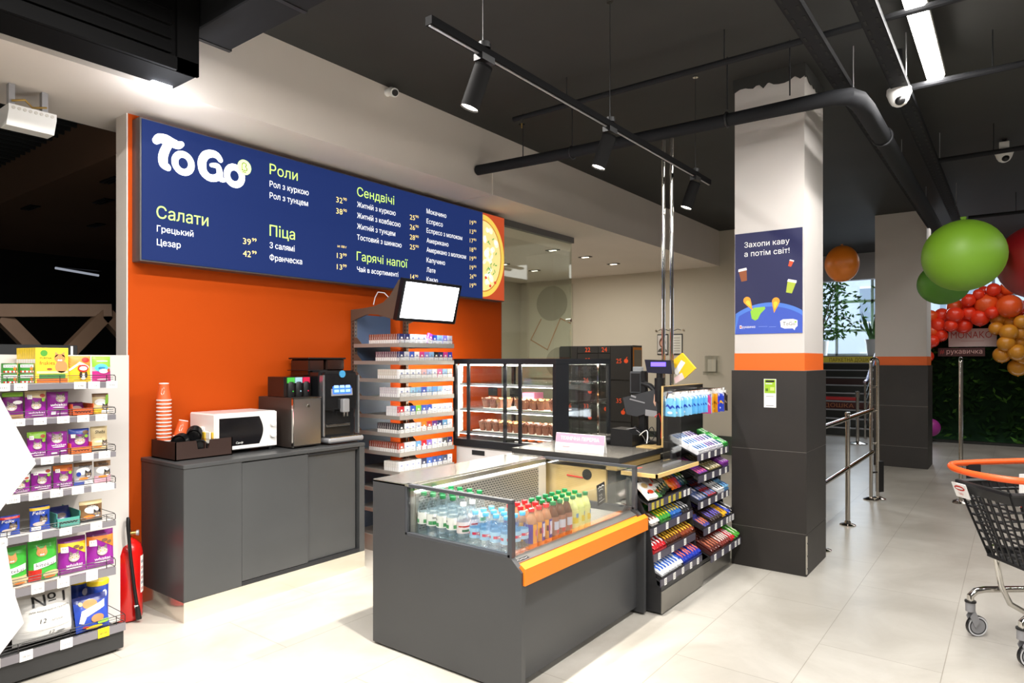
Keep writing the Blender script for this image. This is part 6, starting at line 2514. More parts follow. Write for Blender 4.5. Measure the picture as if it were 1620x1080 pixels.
A1 = S(R1, 0)
CRE = '#f2e6cf'
snack_pouch(3.80, .09, .13, .0, A1, '#f4f1ec', [(0, .75, .3, .16, '#e8c88a'), (.1, .35, .3, .12, '#d8421e'), (-.25, .3, .08, .06, '#2a2a2a')], 'white and red biscuit carton at the cooler end of the top shelf', -.2, 'snack_carton', .03)
snack_pouch(3.855, .08, .13, .05, A1, '#e8e4e0', [(0, .6, .35, .2, '#b9b4b6'), (.1, .25, .2, .08, '#d8421e')], 'white and grey carton behind the biscuit carton on the top shelf', -.35, 'snack_carton', .05)
snack_pouch(3.90, .07, .13, .10, A1, '#d8321e', [(0, .5, .25, .15, '#e8742a')], 'red carton rising behind the white cartons on the top shelf', -.35, 'snack_carton', .06)
snack_pouch(3.90, .085, .13, .0, A1, '#3f7a34', [(-.1, .6, .25, .2, '#d8e0d0'), (.15, .35, .2, .15, '#e07a2a')], 'green snack pouch after the cartons on the top shelf', -.1)
for i, (c, a_, nm_) in enumerate((('#1f3a24', '#e6e4da', 'dark green and white'), ('#2c4a2c', '#c8c4b4', 'dark green and grey'), ('#22302a', '#d8d2c4', 'blackish green'), ('#30563a', '#f0eee6', 'mid green and white'))):
    snack_pouch(3.965 + i * .05, .085, .15, .01 + .01 * i, A1, c, [(-.1, .6, .16, .22, a_), (.15, .45, .12, .25, a_), (.05, .25, .2, .08, '#b9a05a')], '%s nut pouch, %s of the four dark pouches on the top shelf' % (nm_, ORD[i]), .12 * (i % 2))
for i, (c, a_, nm_) in enumerate((('#e8741a', '#f6d24a', 'orange'), ('#d8501e', '#f2e0b0', 'deep orange'), ('#b03a5a', '#e8c0a0', 'pink red'))):
    snack_pouch(4.17 + i * .045, .085, .15, .02, A1, c, [(0, .65, .25, .16, a_), (.05, .4, .25, .1, '#c8301e')], '%s snack pouch, %s of the three warm pouches on the top shelf' % (nm_, ORD[i]), .1)
for i, (c, a_, nm_) in enumerate((('#20356a', '#5a9ad8', 'navy'), ('#16424a', '#b8c83a', 'teal'), ('#14301f', '#7ab84a', 'dark forest green'))):
    snack_pouch(4.305 + i * .045, .085, .15, .03, A1, c, [(0, .6, .25, .2, a_), (.1, .35, .2, .08, '#e8e0d0')], '%s snack pouch, %s of the three dark pouches nearest the second rack' % (nm_, ORD[i]), .15)
wB = 'second shelf, nearer rack'
bars(3.775, 3.90, S(R1, 1), '#e9e2dc', '#8a4a30', 'white and brown', where=wB, carton=('black', '#222224'), layers=2)
bars(3.91, 4.07, S(R1, 1), '#3f9a3a', '#e8d02a', 'green and yellow', where=wB, carton=('green', '#2f6a30'), layers=2)
bars(4.08, 4.24, S(R1, 1), '#2f6ab8', '#e8c83a', 'blue and yellow', where=wB, carton=('blue', '#274a9a'), layers=2)
bars(4.25, 4.42, S(R1, 1), '#2a2a2c', '#e8e8ea', 'black and white', where=wB, carton=('black', '#1c1c1e'), layers=1)
wC = 'third shelf, nearer rack'
bars(3.775, 3.95, S(R1, 2), '#c8202a', '#f4ecec', 'red and white', where=wC, carton=('red', '#b01a22'), layers=2)
bars(3.96, 4.19, S(R1, 2), '#5a2a18', '#e8b83a', 'brown and gold', where=wC, carton=('dark brown', '#3a1c12'), layers=2)
bars(4.20, 4.42, S(R1, 2), '#8a3a1c', '#f2d24a', 'reddish brown and yellow', where=wC, carton=('brown', '#4a2416'), layers=2)
wD = 'lowest shelf, nearer rack'
bars(3.775, 4.11, S(R1, 3), '#f0f2f6', '#2f62c8', 'white and blue', where=wD, carton=('black', '#1c1c1e'), layers=2)
bars(4.12, 4.42, S(R1, 3), '#1f3ab8', '#e87a6a', 'deep blue and pink', where=wD, carton=('navy', '#1a2a7a'), layers=2)
# farther rack
w1 = 'top shelf, farther rack'
bars(4.445, 4.64, S(R2, 0), '#f2f4f8', '#4a86d0', 'white and blue', 'gum', 3, .075, .045, .016, 2, w1, ('white', '#e6e6ea'))
bars(4.65, 4.80, S(R2, 0), '#e6e2ee', '#6a4aa0', 'white and purple', 'gum', 3, .075, .045, .016, 2, w1, ('white', '#dcdce4'))
bars(4.81, 4.93, S(R2, 0), '#e6ecf4', '#3a4a8a', 'pale and navy', 'gum', 2, .075, .045, .016, 2, w1, ('white', '#dcdce4'))
bars(4.935, 5.035, S(R2, 0), '#3fae4a', '#d8f0d8', 'bright green', 'gum', 3, .075, .045, .016, 2, w1, ('green', '#2f8f3a'))
w2 = 'second shelf, farther rack'
bars(4.445, 4.63, S(R2, 1), '#7a3a9a', '#e86a9a', 'purple and pink', 'gum', 3, .07, .04, .016, 1, w2, ('black', '#222226'))
bars(4.64, 4.90, S(R2, 1), '#8a7a4a', '#e8e0c0', 'olive gold', 'gum', 3, .07, .05, .018, 1, w2, ('dark', '#2a2a24'))
bars(4.91, 5.035, S(R2, 1), '#8a3aa0', '#e0c0ea', 'violet', 'gum', 3, .07, .04, .02, 2, w2, ('violet', '#5a2a7a'))
w3 = 'third shelf, farther rack'
bars(4.445, 4.61, S(R2, 2), '#5a6a9a', '#d8d4e0', 'slate blue', 'gum', 3, .07, .04, .016, 1, w3, ('dark', '#2a2c3a'))
bars(4.62, 4.80, S(R2, 2), '#b0303a', '#6a9ad8', 'red and blue', 'gum', 3, .07, .04, .016, 1, w3, ('dark', '#3a2226'))
bars(4.81, 4.94, S(R2, 2), '#f2f2f2', '#2a2a2a', 'white and black', 'gum', 3, .07, .04, .018, 2, w3, ('white', '#dcdce0'))
bars(4.95, 5.035, S(R2, 2), '#7ab8e0', '#3a6ab0', 'sky blue', 'gum', 3, .07, .04, .02, 2, w3, ('blue', '#4a8ac0'))
w4 = 'fourth shelf, farther rack'
bars(4.445, 4.57, S(R2, 3), '#4a4aa0', '#e8844a', 'purple and orange', rows=2, L=.10, where=w4, carton=('dark', '#2a2426'))
bars(4.58, 4.80, S(R2, 3), '#3a2a24', '#7a6ad0', 'black brown and violet', rows=2, L=.12, where=w4, carton=('dark', '#241c1a'), layers=2)
bars(4.81, 4.90, S(R2, 3), '#e8b21e', '#8a5a1a', 'golden yellow', rows=2, L=.13, where=w4, layers=2)
bars(4.91, 4.98, S(R2, 3), '#2a48d0', '#e8e8f0', 'royal blue', rows=2, L=.13, where=w4, layers=2)
bars(4.985, 5.04, S(R2, 3), '#1f1c1e', '#d8d4d0', 'black and pale', rows=2, L=.13, w=.05, where=w4, layers=2)
w5 = 'lowest shelf, farther rack'
bars(4.445, 4.63, S(R2, 4), '#5a2018', '#c87a5a', 'maroon', rows=2, where=w5, carton=('maroon', '#3a1612'), layers=2)
bars(4.64, 4.83, S(R2, 4), '#7a2a20', '#f0e0d8', 'red brown and white', rows=2, where=w5, carton=('brown', '#3a1a14'), layers=2)
bars(4.84, 4.92, S(R2, 4), '#c81e28', '#f2d8d8', 'bright red', rows=2, where=w5, layers=2)
bars(4.93, 5.035, S(R2, 4), '#4aa82a', '#e0f0c8', 'bright green', rows=2, where=w5, layers=2, L=.13)
for pr in _bars.values():
    for ch in list(pr.children):
        bpy.data.objects.remove(ch)
    bpy.data.objects.remove(pr)
# hanging packs on a chrome bar
t = thing('hanging_rail', 'chrome rail with hooks for hanging packs above the farther snack rack', 'rail', (4.55, 1.79, 1.33))
b = B()
b.tube([(4.03, 1.80, 1.30), (4.03, 1.79, 1.335), (5.03, 1.79, 1.335), (5.06, 1.79, 1.335), (5.07, 1.79, 1.32), (5.07, 1.79, 1.30)], .005, CHROME, 10)
b.build('bar', t)
for x in (4.5, 4.9):
    b = B()
    b.tube([(x, 1.79, 1.335), (x, 1.955, 1.335)], .005, CHROME, 8)
    b.build('arm', t)
b = B()
b.box(5.06, 1.785, 1.285, 5.072, 1.80, 1.34, SILVER)
b.build('end_stop', t)


def hang(x, c, a_, lab, w=.05, h=.15, grp=None, y=1.79, rz=-PI / 2):
    """a flat bag hanging from its tab, its front towards the tills (local -y)"""
    t = thing('hanging_pack', lab, 'hanging pack', (x, y, 1.33), grp, (0, 0, rz))
    NU, NV = 8, 10
    bul = lambda a, v: .009 * max(0, 1 - abs(a) ** 2.4) ** .7 * max(0, math.sin(PI * min(1, max(0, v)))) ** .5
    P = lambda a, v, s_: Vector((a * w / 2 * (1 - .06 * math.sin(PI * v)), -s_ * bul(a, v), -.025 - v * h))
    b = B()
    for s_ in (1, -1):
        vs, fs = [], []
        for j in range(NV + 1):
            for i in range(NU + 1):
                vs.append(P(-1 + 2 * i / NU, j / NV, s_))
        for j in range(NV):
            for i in range(NU):
                fs.append((j * (NU + 1) + i, j * (NU + 1) + i + 1, (j + 1) * (NU + 1) + i + 1, (j + 1) * (NU + 1) + i))
        b.add(vs, fs, col(c, .3, .1))
    b.build('pack', t, off=(0, 0, 0))
    b = B()
    b.box(-w * .30, -.0008, -.03, w * .30, .0008, -.008, WHITE)
    b.box(-w * .12, -.0008, -.008, w * .12, .0008, .008, WHITE)
    b.build('hang_tab', t, off=(0, 0, 0))
    b = B()
    for s_ in (1, -1):
        mp = lambda u, v: P(u, v, s_) + Vector((0, -s_ * .0012, 0))
        b.shape([(-.95, .02), (.95, .02), (.95, .16), (-.95, .22)], col(a_[1], .4), mp)
        b.stroke([(-.85, .50), (-.4, .42), (.1, .55), (.5, .46), (.9, .56)], [.06, .12, .14, .12, .06], col(a_[0], .4), mp, caps=False, smooth=4)
        b.ell(0, .80, .5, .07, col(a_[1], .4), mp, 12)
    b.build('print', t, off=(0, 0, 0), smooth=0)


rr = random.Random(8)
for i in range(16):
    blue2 = i >= 8
    hang(4.10 + i * .031 + (.03 if blue2 else 0) + rr.uniform(-.004, .004), ['#7ac4ee', '#8acdf2'][i % 2] if not blue2 else ['#58b0ea', '#6abcf0'][i % 2], ('#2146b0', '#eef6fb'), 'light blue hanging pack, %s along the chrome rail' % ORD[i], .085, .125, 'light blue packs on the chrome rail', 1.79 + rr.uniform(-.012, .012), -PI / 2 + rr.uniform(-.25, .05))
for i, (c, a1_, a2_, nm_) in enumerate((('#c83a8a', '#e8b0d0', '#5a8ab8', 'magenta'), ('#9ab8d8', '#3a5a9a', '#e8e8f0', 'pale blue and grey'), ('#e0a21e', '#b8741a', '#f0d070', 'amber'), ('#d8901a', '#8a5a1a', '#f0c860', 'darker amber'),
                                    ('#1f3ad8', '#d8301e', '#e8e8f0', 'royal blue'), ('#2440b8', '#e8b01e', '#d0d4e8', 'deep blue'), ('#5a4a42', '#c8b8a8', '#2a2422', 'brown'), ('#2e2826', '#8a7a6a', '#b8a898', 'black brown'))):
    hang(4.66 + i * .052, c, (a1_, a2_), '%s hanging pack near the column end of the chrome rail' % nm_, .085, .14, None, 1.79 + rr.uniform(-.012, .012), -PI / 2 + rr.uniform(-.35, .1))
# clear screen before the hanging packs
t = thing('acrylic_screen', 'clear acrylic screen standing before the hanging packs at the till', 'acrylic screen', (4.2, 1.86, .93))
b = B()
b.prism([(4.08, .86), (4.08, 1.34), (4.2, 1.345), (4.30, 1.31), (4.36, 1.25), (4.38, .95), (4.36, .86)], 'y', 1.842, 1.846, ACR)
b.build('sheet', t)
b = B()
b.box(4.08, 1.838, .85, 4.36, 1.85, .862, SILVER)
b.build('foot_rail', t)

# ================================================================ things on the column
t = thing('poster', 'dark blue poster with coffee cups, a globe and white lettering on the white column', 'poster', (5.073, 1.46, 2.12))
PX = 5.0735
b = B()
b.box(PX - .002, 1.222, 1.745, PX + .0015, 1.706, 2.505, col('#191c4a', .5))
b.build('sheet', t)
b = B()
pm = lambda e: plane_map((PX - .002 - e, 1.706, 1.745), (0, -1, 0), (0, 0, 1))
PW, PH = .484, .76
# globe as a circular segment
R_, cx_, cz_ = .44, .25, -.21
pts = [(0, 0)] + [(cx_ + R_ * math.cos(q), cz_ + R_ * math.sin(q)) for q in [PI - .98 - i * (PI - 1.9) / 24 for i in range(25)]]
pts = [(min(PW, max(0, u)), max(0, v)) for u, v in pts] + [(PW, 0)]
b.shape(pts, col('#4a78d0', .5), pm(.0004))
R2_ = .41
pts = [(0, 0)] + [(cx_ + R2_ * math.cos(q), cz_ + R2_ * math.sin(q)) for q in [PI - 1.0 - i * (PI - 1.95) / 24 for i in range(25)]]
pts = [(min(PW, max(0, u)), max(0, v)) for u, v in pts] + [(PW, 0)]
b.shape(pts, col('#3a55b8', .5), pm(.0007))
b.shape([(.115, .17), (.14, .195), (.22, .2), (.225, .185), (.19, .15), (.17, .11), (.15, .10), (.125, .115)], col('#8fc63f', .5), pm(.001))
b.build('globe', t)
b = B()
for (u, v, r_) in ((.105, .225, .5), (.295, .205, -.15)):
    o_ = [(u + dx * math.cos(r_) - dy * math.sin(r_), v + dx * math.sin(r_) + dy * math.cos(r_)) for dx, dy in [(.028 * math.cos(q), .03 + .03 * math.sin(q)) for q in [i * PI / 8 for i in range(9)]] + [(-.018, -.005), (0, -.055), (.018, -.005)]]
    b.shape(o_, col('#f09a2a', .5), pm(.0012))
    o2 = [(u + (a_[0] - u) * .55, v + (a_[1] - v) * .5) for a_ in o_]
    b.shape(o2, col('#f6c83a', .5), pm(.0016))
    b.build('printed_flame', t)
    b = B()
for (u, v, s_, r_, c_) in ((.065, .445, 1.0, .15, '#8a4a24'), (.405, .505, .5, -.35, '#d84a24'), (.405, .335, 1.0, -.25, '#a8b83a')):
    b = B()
    f = lambda dx, dy: (u + s_ * (dx * math.cos(r_) - dy * math.sin(r_)), v + s_ * (dx * math.sin(r_) + dy * math.cos(r_)))
    b.shape([f(-.024, -.045), f(.018, -.045), f(.027, .035), f(-.033, .035)], col(c_, .5), pm(.0006))
    b.shape([f(-.036, .033), f(.030, .033), f(.028, .052), f(-.032, .052)], WHITE, pm(.001))
    b.build('printed_cup', t)
b = B()
b.text('Захопи каву', .07, .652, .038, WHITE, pm(.0008), width=.325, bold=.02)
b.text('а потім світ!', .07, .583, .038, WHITE, pm(.0008), width=.325, bold=.02)
b.text('рукавичка', .055, .045, .018, WHITE, pm(.0012), width=.095, bold=.02)
b.rect(.035, .042, .05, .066, WHITE, pm(.0012))
b.ell(.0425, .054, .005, .008, REDP, pm(.0016), 10)
b.rect(.175, .052, .24, .055, col('#7a90d8'), pm(.0012))
b.rect(.25, .048, .30, .051, col('#7a90d8'), pm(.0012))
b.build('lettering', t, smooth=0)
b = B()
b.shape([(.335, .045), (.33, .09), (.35, .102), (.42, .102), (.45, .092), (.45, .05), (.435, .036), (.43, .02), (.418, .034), (.36, .034)], WHITE, pm(.0012))
b.text('ToGo', .392, .056, .026, BLACK, pm(.0016), width=.085, bold=.05, align='c')
b.ell(.437, .08, .007, .007, LIME, pm(.0019), 10)
b.build('speech_bubble', t, smooth=0)
t = thing('info_card', 'small green and white card stuck on the dark cladding of the column', 'card', (5.055, 1.44, 1.3))
b = B()
b.box(5.0535, 1.400, 1.20, 5.056, 1.487, 1.41, WHITE)
b.build('card', t)
b = B()
mp = plane_map((5.053, 1.487, 1.20), (0, -1, 0), (0, 0, 1))
b.rect(.004, .105, .083, .206, col('#9ac22a'), mp)
mq = plane_map((5.0526, 1.487, 1.20), (0, -1, 0), (0, 0, 1))
b.rect(.012, .186, .075, .2, BLACK, mq)
b.rect(.012, .172, .06, .178, WHITE, mq)
b.rect(.012, .12, .03, .14, col('#5a7a1a'), mq)
b.rect(.045, .125, .075, .15, col('#c8dc7a'), mq)
b.rect(.015, .08, .07, .084, col('#8a8a88'), mq)
b.rect(.015, .012, .07, .016, col('#8a8a88'), mq)
b.build('print', t, smooth=0)

# ================================================================ steel guide rails and entrance gates
STN = mat('stainless tube', '#b9b4ad', .14, 1.0)
t = thing('guide_rail', 'stainless guide railing with two horizontal tubes between the column and the entrance gate', 'railing', (7.0, 1.26, 0))
for x in (5.86, 6.89):
    b = B()
    b.cyl((x, 1.26, 0.0), (x, 1.26, 1.04), .021, STN, 16)
    b.lathe([(.024, 0), (.026, .012), (.022, .03), (.004, .032)], STN, 16, (x, 1.26, 1.03))
    p_ = b.build('post', t)
    b = B()
    b.lathe([(.07, 0), (.07, .006), (.06, .012), (.03, .02), (.024, .045)], STN, 20, (x, 1.26, 0.0))
    b.build('floor_flange', p_)
for z in (1.0, .535):
    b = B()
    b.cyl((5.75, 1.26, z), (8.27, 1.26, z), .021, STN, 16)
    b.build('rail_tube', t)


def gate(x, y, label, foot, k=-.6):
    t = thing('security_gate', label, 'security gate', (x, y, 0))
    b = B()
    r_ = .045
    pts = [(x - .045, y, 0), (x - .045, y, 1.52)] + [(x - .045 * math.cos(q), y, 1.52 + .045 * math.sin(q)) for q in [i * PI / 10 for i in range(1, 10)]] + [(x + .045, y, 1.52), (x + .045, y, 0)]
    pts = [(p[0], y + (p[0] - x) * k, p[2]) for p in pts]
    b.tube(pts, .018, STN, 14)
    b.build('loop_tube', t)
    for z in (.3, .62, .98, 1.25):
        b = B()
        b.tube([(x - .045, y - .045 * k, z), (x + .045, y + .045 * k, z)], .01, BLACK if z < .5 else STN, 8)
        b.build('cross_piece', t)
    b = B()
    b.lathe([(.08, 0), (.08, .008), (.06, .016), (.03, .03)], STN, 20, (x - .045, y - .045 * k, 0.0))
    b.lathe([(.08, 0), (.08, .008), (.06, .016), (.03, .03)], STN, 20, (x + .045, y + .045 * k, 0.0))
    b.build('floor_flange', t)
    if foot:
        b = B()
        b.obox((x + .07, y - .042, .25), (.03, -.018, 0), (.012, .02, 0), (0, 0, .17), BLACK)
        b.build('foot_box', t)


gate(8.34, 1.255, 'looped stainless entrance gate post at the end of the guide railing', True)
gate(8.72, .477, 'looped stainless entrance gate post standing alone before the green wall', False, .0)
t = thing('belt_stanchion', 'steel stanchion with a red belt before the dark stairs', 'stanchion', (13.65, 2.33, 0))
b = B()
b.cyl((13.65, 2.33, 0), (13.65, 2.33, .93), .03, STN, 16)
b.cyl((13.65, 2.33, .86), (13.65, 2.33, .97), .04, STN, 16)
b.build('post', t)
b = B()
b.lathe([(.17, 0), (.17, .015), (.05, .04), (.03, .05)], STN, 24, (13.65, 2.33, 0))
b.build('base', t)
b = B()
b.box(13.645, 2.36, .80, 13.655, 3.4, .86, col('#b01e22', .6))
b.build('belt', t)
t = thing('stair_handrail', 'steel handrail climbing beside the dark stairs behind the farther column', 'handrail', (15, 2.33, 0))
b = B()
b.cyl((14.6, 2.36, 0), (14.6, 2.36, 1.12), .022, STN, 12)
b.cyl((16.2, 2.30, .7), (16.2, 2.30, 2.0), .022, STN, 12)
b.build('post', t)
b = B()
b.tube([(14.55, 2.36, 1.12), (14.75, 2.36, 1.14), (16.4, 2.30, 2.1), (17.6, 2.30, 2.7)], .028, mat('violet steel', '#a8a2b8', .2, .9), 12)
b.build('hand_tube', t)
for k in range(5):
    b = B()
    b.tube([(14.6, 2.35, .2 + k * .18), (17.2, 2.30, 1.75 + k * .18)], .010, STN, 8)
    b.build('rail_bar', t)

# plants on the landing
LEAF = mat('ficus leaf', '#5f8a46', .5, noise=.25, nscale=10)
LEAF2 = mat('dark leaf', '#3c5f32', .5, noise=.25, nscale=10)
t = thing('ficus_tree', 'tall leafy ficus tree in a white pot before the stair window', 'potted tree', (17.9, 3.9, 1.65))
rr = random.Random(21)
b = B()
for k in range(5):
    a_ = k * 1.3
    pts = [(17.9, 3.9, 1.9), (17.9 + .1 * math.cos(a_), 3.9 + .1 * math.sin(a_), 2.4), (17.9 + .25 * math.cos(a_), 3.9 + .35 * math.sin(a_), 2.9), (17.9 + .3 * math.cos(a_), 3.9 + .6 * math.sin(a_), 3.4)]
    b.tube(pts, [.03, .02, .012, .005], mat('bark', '#5a4a3a', .8), 6)
b.build('trunk', t)
b = B()
for k in range(620):
    zz = rr.uniform(2.05, 3.6)
    sp = .20 + .55 * math.sin(PI * min(1, max(0, (zz - 1.8) / 1.9)))
    c = Vector((17.85 + rr.uniform(-.3, .25), 3.85 + rr.gauss(-.05, sp * .62), zz))
    d = Vector((rr.uniform(-.3, .3), rr.uniform(-1, 1), rr.uniform(-1, .2))).normalized() * rr.uniform(.05, .085)
    s_ = d.cross(Vector((1, rr.uniform(-.4, .4), rr.uniform(-.4, .4)))).normalized() * .024
    b.add([c - d, c + s_, c + d, c - s_], [(0, 1, 2, 3)], LEAF if k % 3 else LEAF2)
b.build('foliage', t)
b = B()
b.lathe([(.16, 1.65), (.20, 2.0), (.21, 2.02), (.18, 2.0), (.02, 1.98)], WHITE, 20, (17.9, 3.9, 0))
b.build('pot', t)
t = thing('snake_plant', 'spiky snake plant in a white pot on the landing by the window', 'potted plant', (17.8, 2.70, 1.65))
b = B()
for k in range(16):
    a_, l_ = rr.uniform(0, 6.28), rr.uniform(.35, .75)
    p0 = Vector((17.8 + .06 * math.cos(a_), 2.70 + .06 * math.sin(a_), 2.02))
    p1 = p0 + Vector((.10 * math.cos(a_), .22 * math.sin(a_), l_))
    w_ = Vector((-.2, math.cos(a_) + .3, 0)).normalized() * .03
    m_ = p0.lerp(p1, .55) + Vector((0, 0, .03))
    b.add([p0 - w_, p0 + w_, m_ + w_, p1, m_ - w_], [(0, 1, 2, 3, 4)], LEAF2 if k % 2 else LEAF)
b.build('leaves', t)
b = B()
b.lathe([(.13, 1.65), (.18, 2.03), (.19, 2.04), (.16, 2.02), (.02, 2.0)], WHITE, 20, (17.8, 2.70, 0))
b.build('pot', t)

# ================================================================ green photo wall, its signs, balloons
t = thing('green_wall', 'dark green leafy backdrop wall behind the balloon arch', 'leafy wall', (15.3, -.6, 0))
GW = mat('green backdrop', '#0f1d0e', .95, spec=.05, noise=.35, nscale=6)
b = B()
b.box(15.3, -3.2, 0, 15.36, 1.36, 2.35, GW)
b.build('panel', t)
b = B()
for k in range(1500):
    y, z = rr.uniform(-3.2, 1.34), rr.uniform(.05, 2.33)
    c = Vector((15.29 - rr.uniform(0, .05), y, z))
    d = Vector((rr.uniform(-.4, .1), rr.uniform(-1, 1), rr.uniform(-1, .4))).normalized() * rr.uniform(.05, .11)
    s_ = d.cross(Vector((1, rr.uniform(-.5, .5), rr.uniform(-.5, .5)))).normalized() * rr.uniform(.02, .035)
    b.add([c - d, c + s_, c + d, c - s_], [(0, 1, 2, 3)], [mat('wall leaf dark', '#14260e', .95, spec=.05), mat('wall leaf', '#1e3614', .95, spec=.05), mat('wall leaf light', '#34501c', .95, spec=.05)][0 if k % 7 else (1 if k % 2 else 2)])
b.build('leaves', t)
t = thing('shop_sign', 'white sign with red capital letters on the green wall under the balloons', 'sign', (15.24, .68, 2.0))
b = B()
b.box(15.20, .28, 1.80, 15.23, 1.03, 2.14, mat('pale sign board', '#d8c2bd', .5), .006)
b.build('board', t)
b = B()
mp = plane_map((15.198, 1.03, 1.80), (0, -1, 0), (0, 0, 1))
b.text('MONAKO', .36, .16, .125, col('#b8392c'), mp, width=.64, bold=.01, align='c')
b.rect(.2, .10, .56, .112, col('#c89a92'), mp)
b.build('lettering', t, smooth=0)
t = thing('hashtag_sign', 'pink lettering sign on a dark red strip under the white sign', 'sign', (15.22, .8, 1.72))
b = B()
b.box(15.215, .46, 1.62, 15.235, 1.2, 1.78, col('#4e1c1a'))
b.build('strip', t)
b = B()
mp = plane_map((15.212, 1.2, 1.62), (0, -1, 0), (0, 0, 1))
b.text('#', .03, .05, .085, col('#c23a34'), mp, bold=.05)
b.text('рукавичка', .14, .05, .085, col('#e6b9b0'), mp, width=.56, bold=.03)
b.build('lettering', t, smooth=0)
BALL = [(14.95, 1.12, 2.39, 0.138, 'r'), (14.83, 1.29, 2.38, 0.115, 'o'), (14.71, 0.9, 2.38, 0.146, 'r'), (14.95, 0.91, 2.55, 0.137, 'o'), (14.83, 1.17, 2.2, 0.137, 'r'), (14.71, 0.96, 2.18, 0.112, 'r'), (14.95, 0.78, 2.19, 0.147, 'r'), (14.83, 1.12, 2.01, 0.114, 'r'), (14.71, 1.25, 1.9, 0.114, 'r'), (14.95, 1.35, 1.62, 0.111, 'r'), (14.83, 1.26, 2.09, 0.115, 'o'), (14.71, 0.69, 2.64, 0.117, 'r'), (14.95, 0.7, 2.56, 0.118, 'r'), (14.83, 0.69, 2.41, 0.126, 'r'), (14.71, 0.54, 2.74, 0.096, 'r'), (14.95, 0.47, 2.81, 0.095, 'r'), (14.83, 0.43, 2.57, 0.188, 'o'), (14.71, 0.32, 2.81, 0.114, 'r'), (14.95, 0.22, 2.73, 0.121, 'o'), (14.83, 0.52, 2.32, 0.153, 'r'), (14.71, 0.09, 2.5, 0.202, 'o'), (14.95, -0.06, 2.48, 0.136, 'r'), (14.83, 0.11, 2.83, 0.13, 'o'), (14.71, 0.34, 2.4, 0.109, 'r'), (14.95, 0.25, 2.3, 0.138, 'y'), (14.83, 0.28, 2.12, 0.121, 'y'), (14.71, 0.1, 2.04, 0.145, 'y'), (14.95, 0.05, 2.23, 0.147, 'y'), (14.83, -0.07, 2.04, 0.135, 'y'), (14.71, 0.14, 1.84, 0.14, 'y'), (14.95, -0.05, 1.87, 0.149, 'y'), (14.83, 0.2, 1.64, 0.142, 'y'), (14.71, -0.02, 1.68, 0.145, 'y'), (14.95, -0.03, 1.42, 0.158, 'y'), (14.83, -0.1, 1.58, 0.107, 'y'), (14.71, -0.08, 2.22, 0.12, 'y'), (14.95, 1.39, 1.38, 0.099, 'r'), (14.83, 1.36, 1.82, 0.104, 'r')]
BC = {'r': mat('red balloon', '#f03a1c', .3, coat=.2), 'o': mat('orange red balloon', '#ee5a22', .3, coat=.2), 'y': mat('amber balloon', '#d8902a', .3, coat=.2)}
BN = {'r': 'red', 'o': 'orange red', 'y': 'amber'}


def balloon(c, r, m, label, group=None, squash=1.0, knot_up=False):
    c = Vector(c)
    t = thing('balloon', label, 'balloon', c, group)
    b = B()
    s_ = 1 if knot_up else -1
    b.ball(c, (r, r, r * squash), m, 28, 18)
    b.build('skin', t)
    b = B()
    zk = c.z + s_ * r * squash * .98
    b.cyl((c.x, c.y, zk), (c.x, c.y, zk + s_ * r * .10), r * .05, m, 8, r * .08)
    b.build('knot', t)


def row_of(z):
    return 'high' if z > 2.5 else ('mid height' if z > 2.1 else ('low' if z > 1.75 else 'lowest'))


cnt = {}
for (x, y, z, r, k) in sorted(BALL, key=lambda q: -q[1]):
    key = (k, row_of(z))
    cnt[key] = cnt.get(key, 0) + 1
    balloon((x, y, z), r, BC[k], '%s balloon of the arch, %s from the farther column among the %s ones' % (BN[k], ORD[cnt[key] - 1], row_of(z)), 'balloons of the arch', 1.0)
balloon((7.0, .365, 2.46), .318, mat('lime balloon', '#6f9c22', .5), 'largest bright green balloon hanging under the dark ceiling', None, .97, True)
balloon((8.5, .62, 2.37), .25, mat('green balloon', '#4c8424', .5), 'green balloon partly hidden behind the largest green balloon', None, .9, True)
balloon((7.5, -.17, 2.42), .33, mat('dark red balloon', '#7a1216', .35, coat=.1), 'dark red balloon beside the largest green balloon', None, 1.0, True)
balloon((9.0, 1.71, 2.736), .195, mat('orange balloon', '#dd7a1e', .35, coat=.1), 'orange balloon hanging between the two columns', None, 1.15, True)
balloon((14.6, 1.27, .292), .165, mat('magenta balloon', '#b03a9a', .35, coat=.1), 'magenta balloon on the floor beside the farther column')
for (x, y, z) in ((7.0, .365, 2.80), (8.5, .595, 2.62), (7.5, -.17, 2.75), (9.0, 1.71, 2.96)):
    pass

# ================================================================ shopping cart
AX = Vector((math.sin(math.radians(37.121 + 8)), -math.cos(math.radians(37.121 + 8)), 0)).normalized()
AX = Vector((.6035, -.7974, 0))
AD = Vector((.7974, .6035, 0))


def cp(rv, dv, z):
    """cart axes: rv to the rear of the cart, dv across it"""
    return AX * rv + AD * dv + Vector((0, 0, z))


t = thing('shopping_cart', 'black plastic shopping cart with an orange rim and chrome frame at the picture edge', 'shopping cart', cp(2.9, 3.5, 0))
CPL = mat('cart black plastic', '#1c1c1e', .4)
RIM = mat('cart orange rim', '#e8581c', .4)
D0 = 3.52


def prof_at(s, z):
    """half width of the basket at s along the cart (0 front .. 1 rear), z height 0..1"""
    return (.20 + .06 * s) * (.80 + .20 * z)


NS, NZ = 20, 9
zb, zt = .475, .875


def bp(s, zf, side):
    r0 = 2.635 - .15 * zf
    r1 = 3.42
    z = (zb - .05 * s) + (zt - zb + .07 * s) * zf
    return cp(r0 + (r1 - r0) * s, D0 + side * prof_at(s, zf), z)


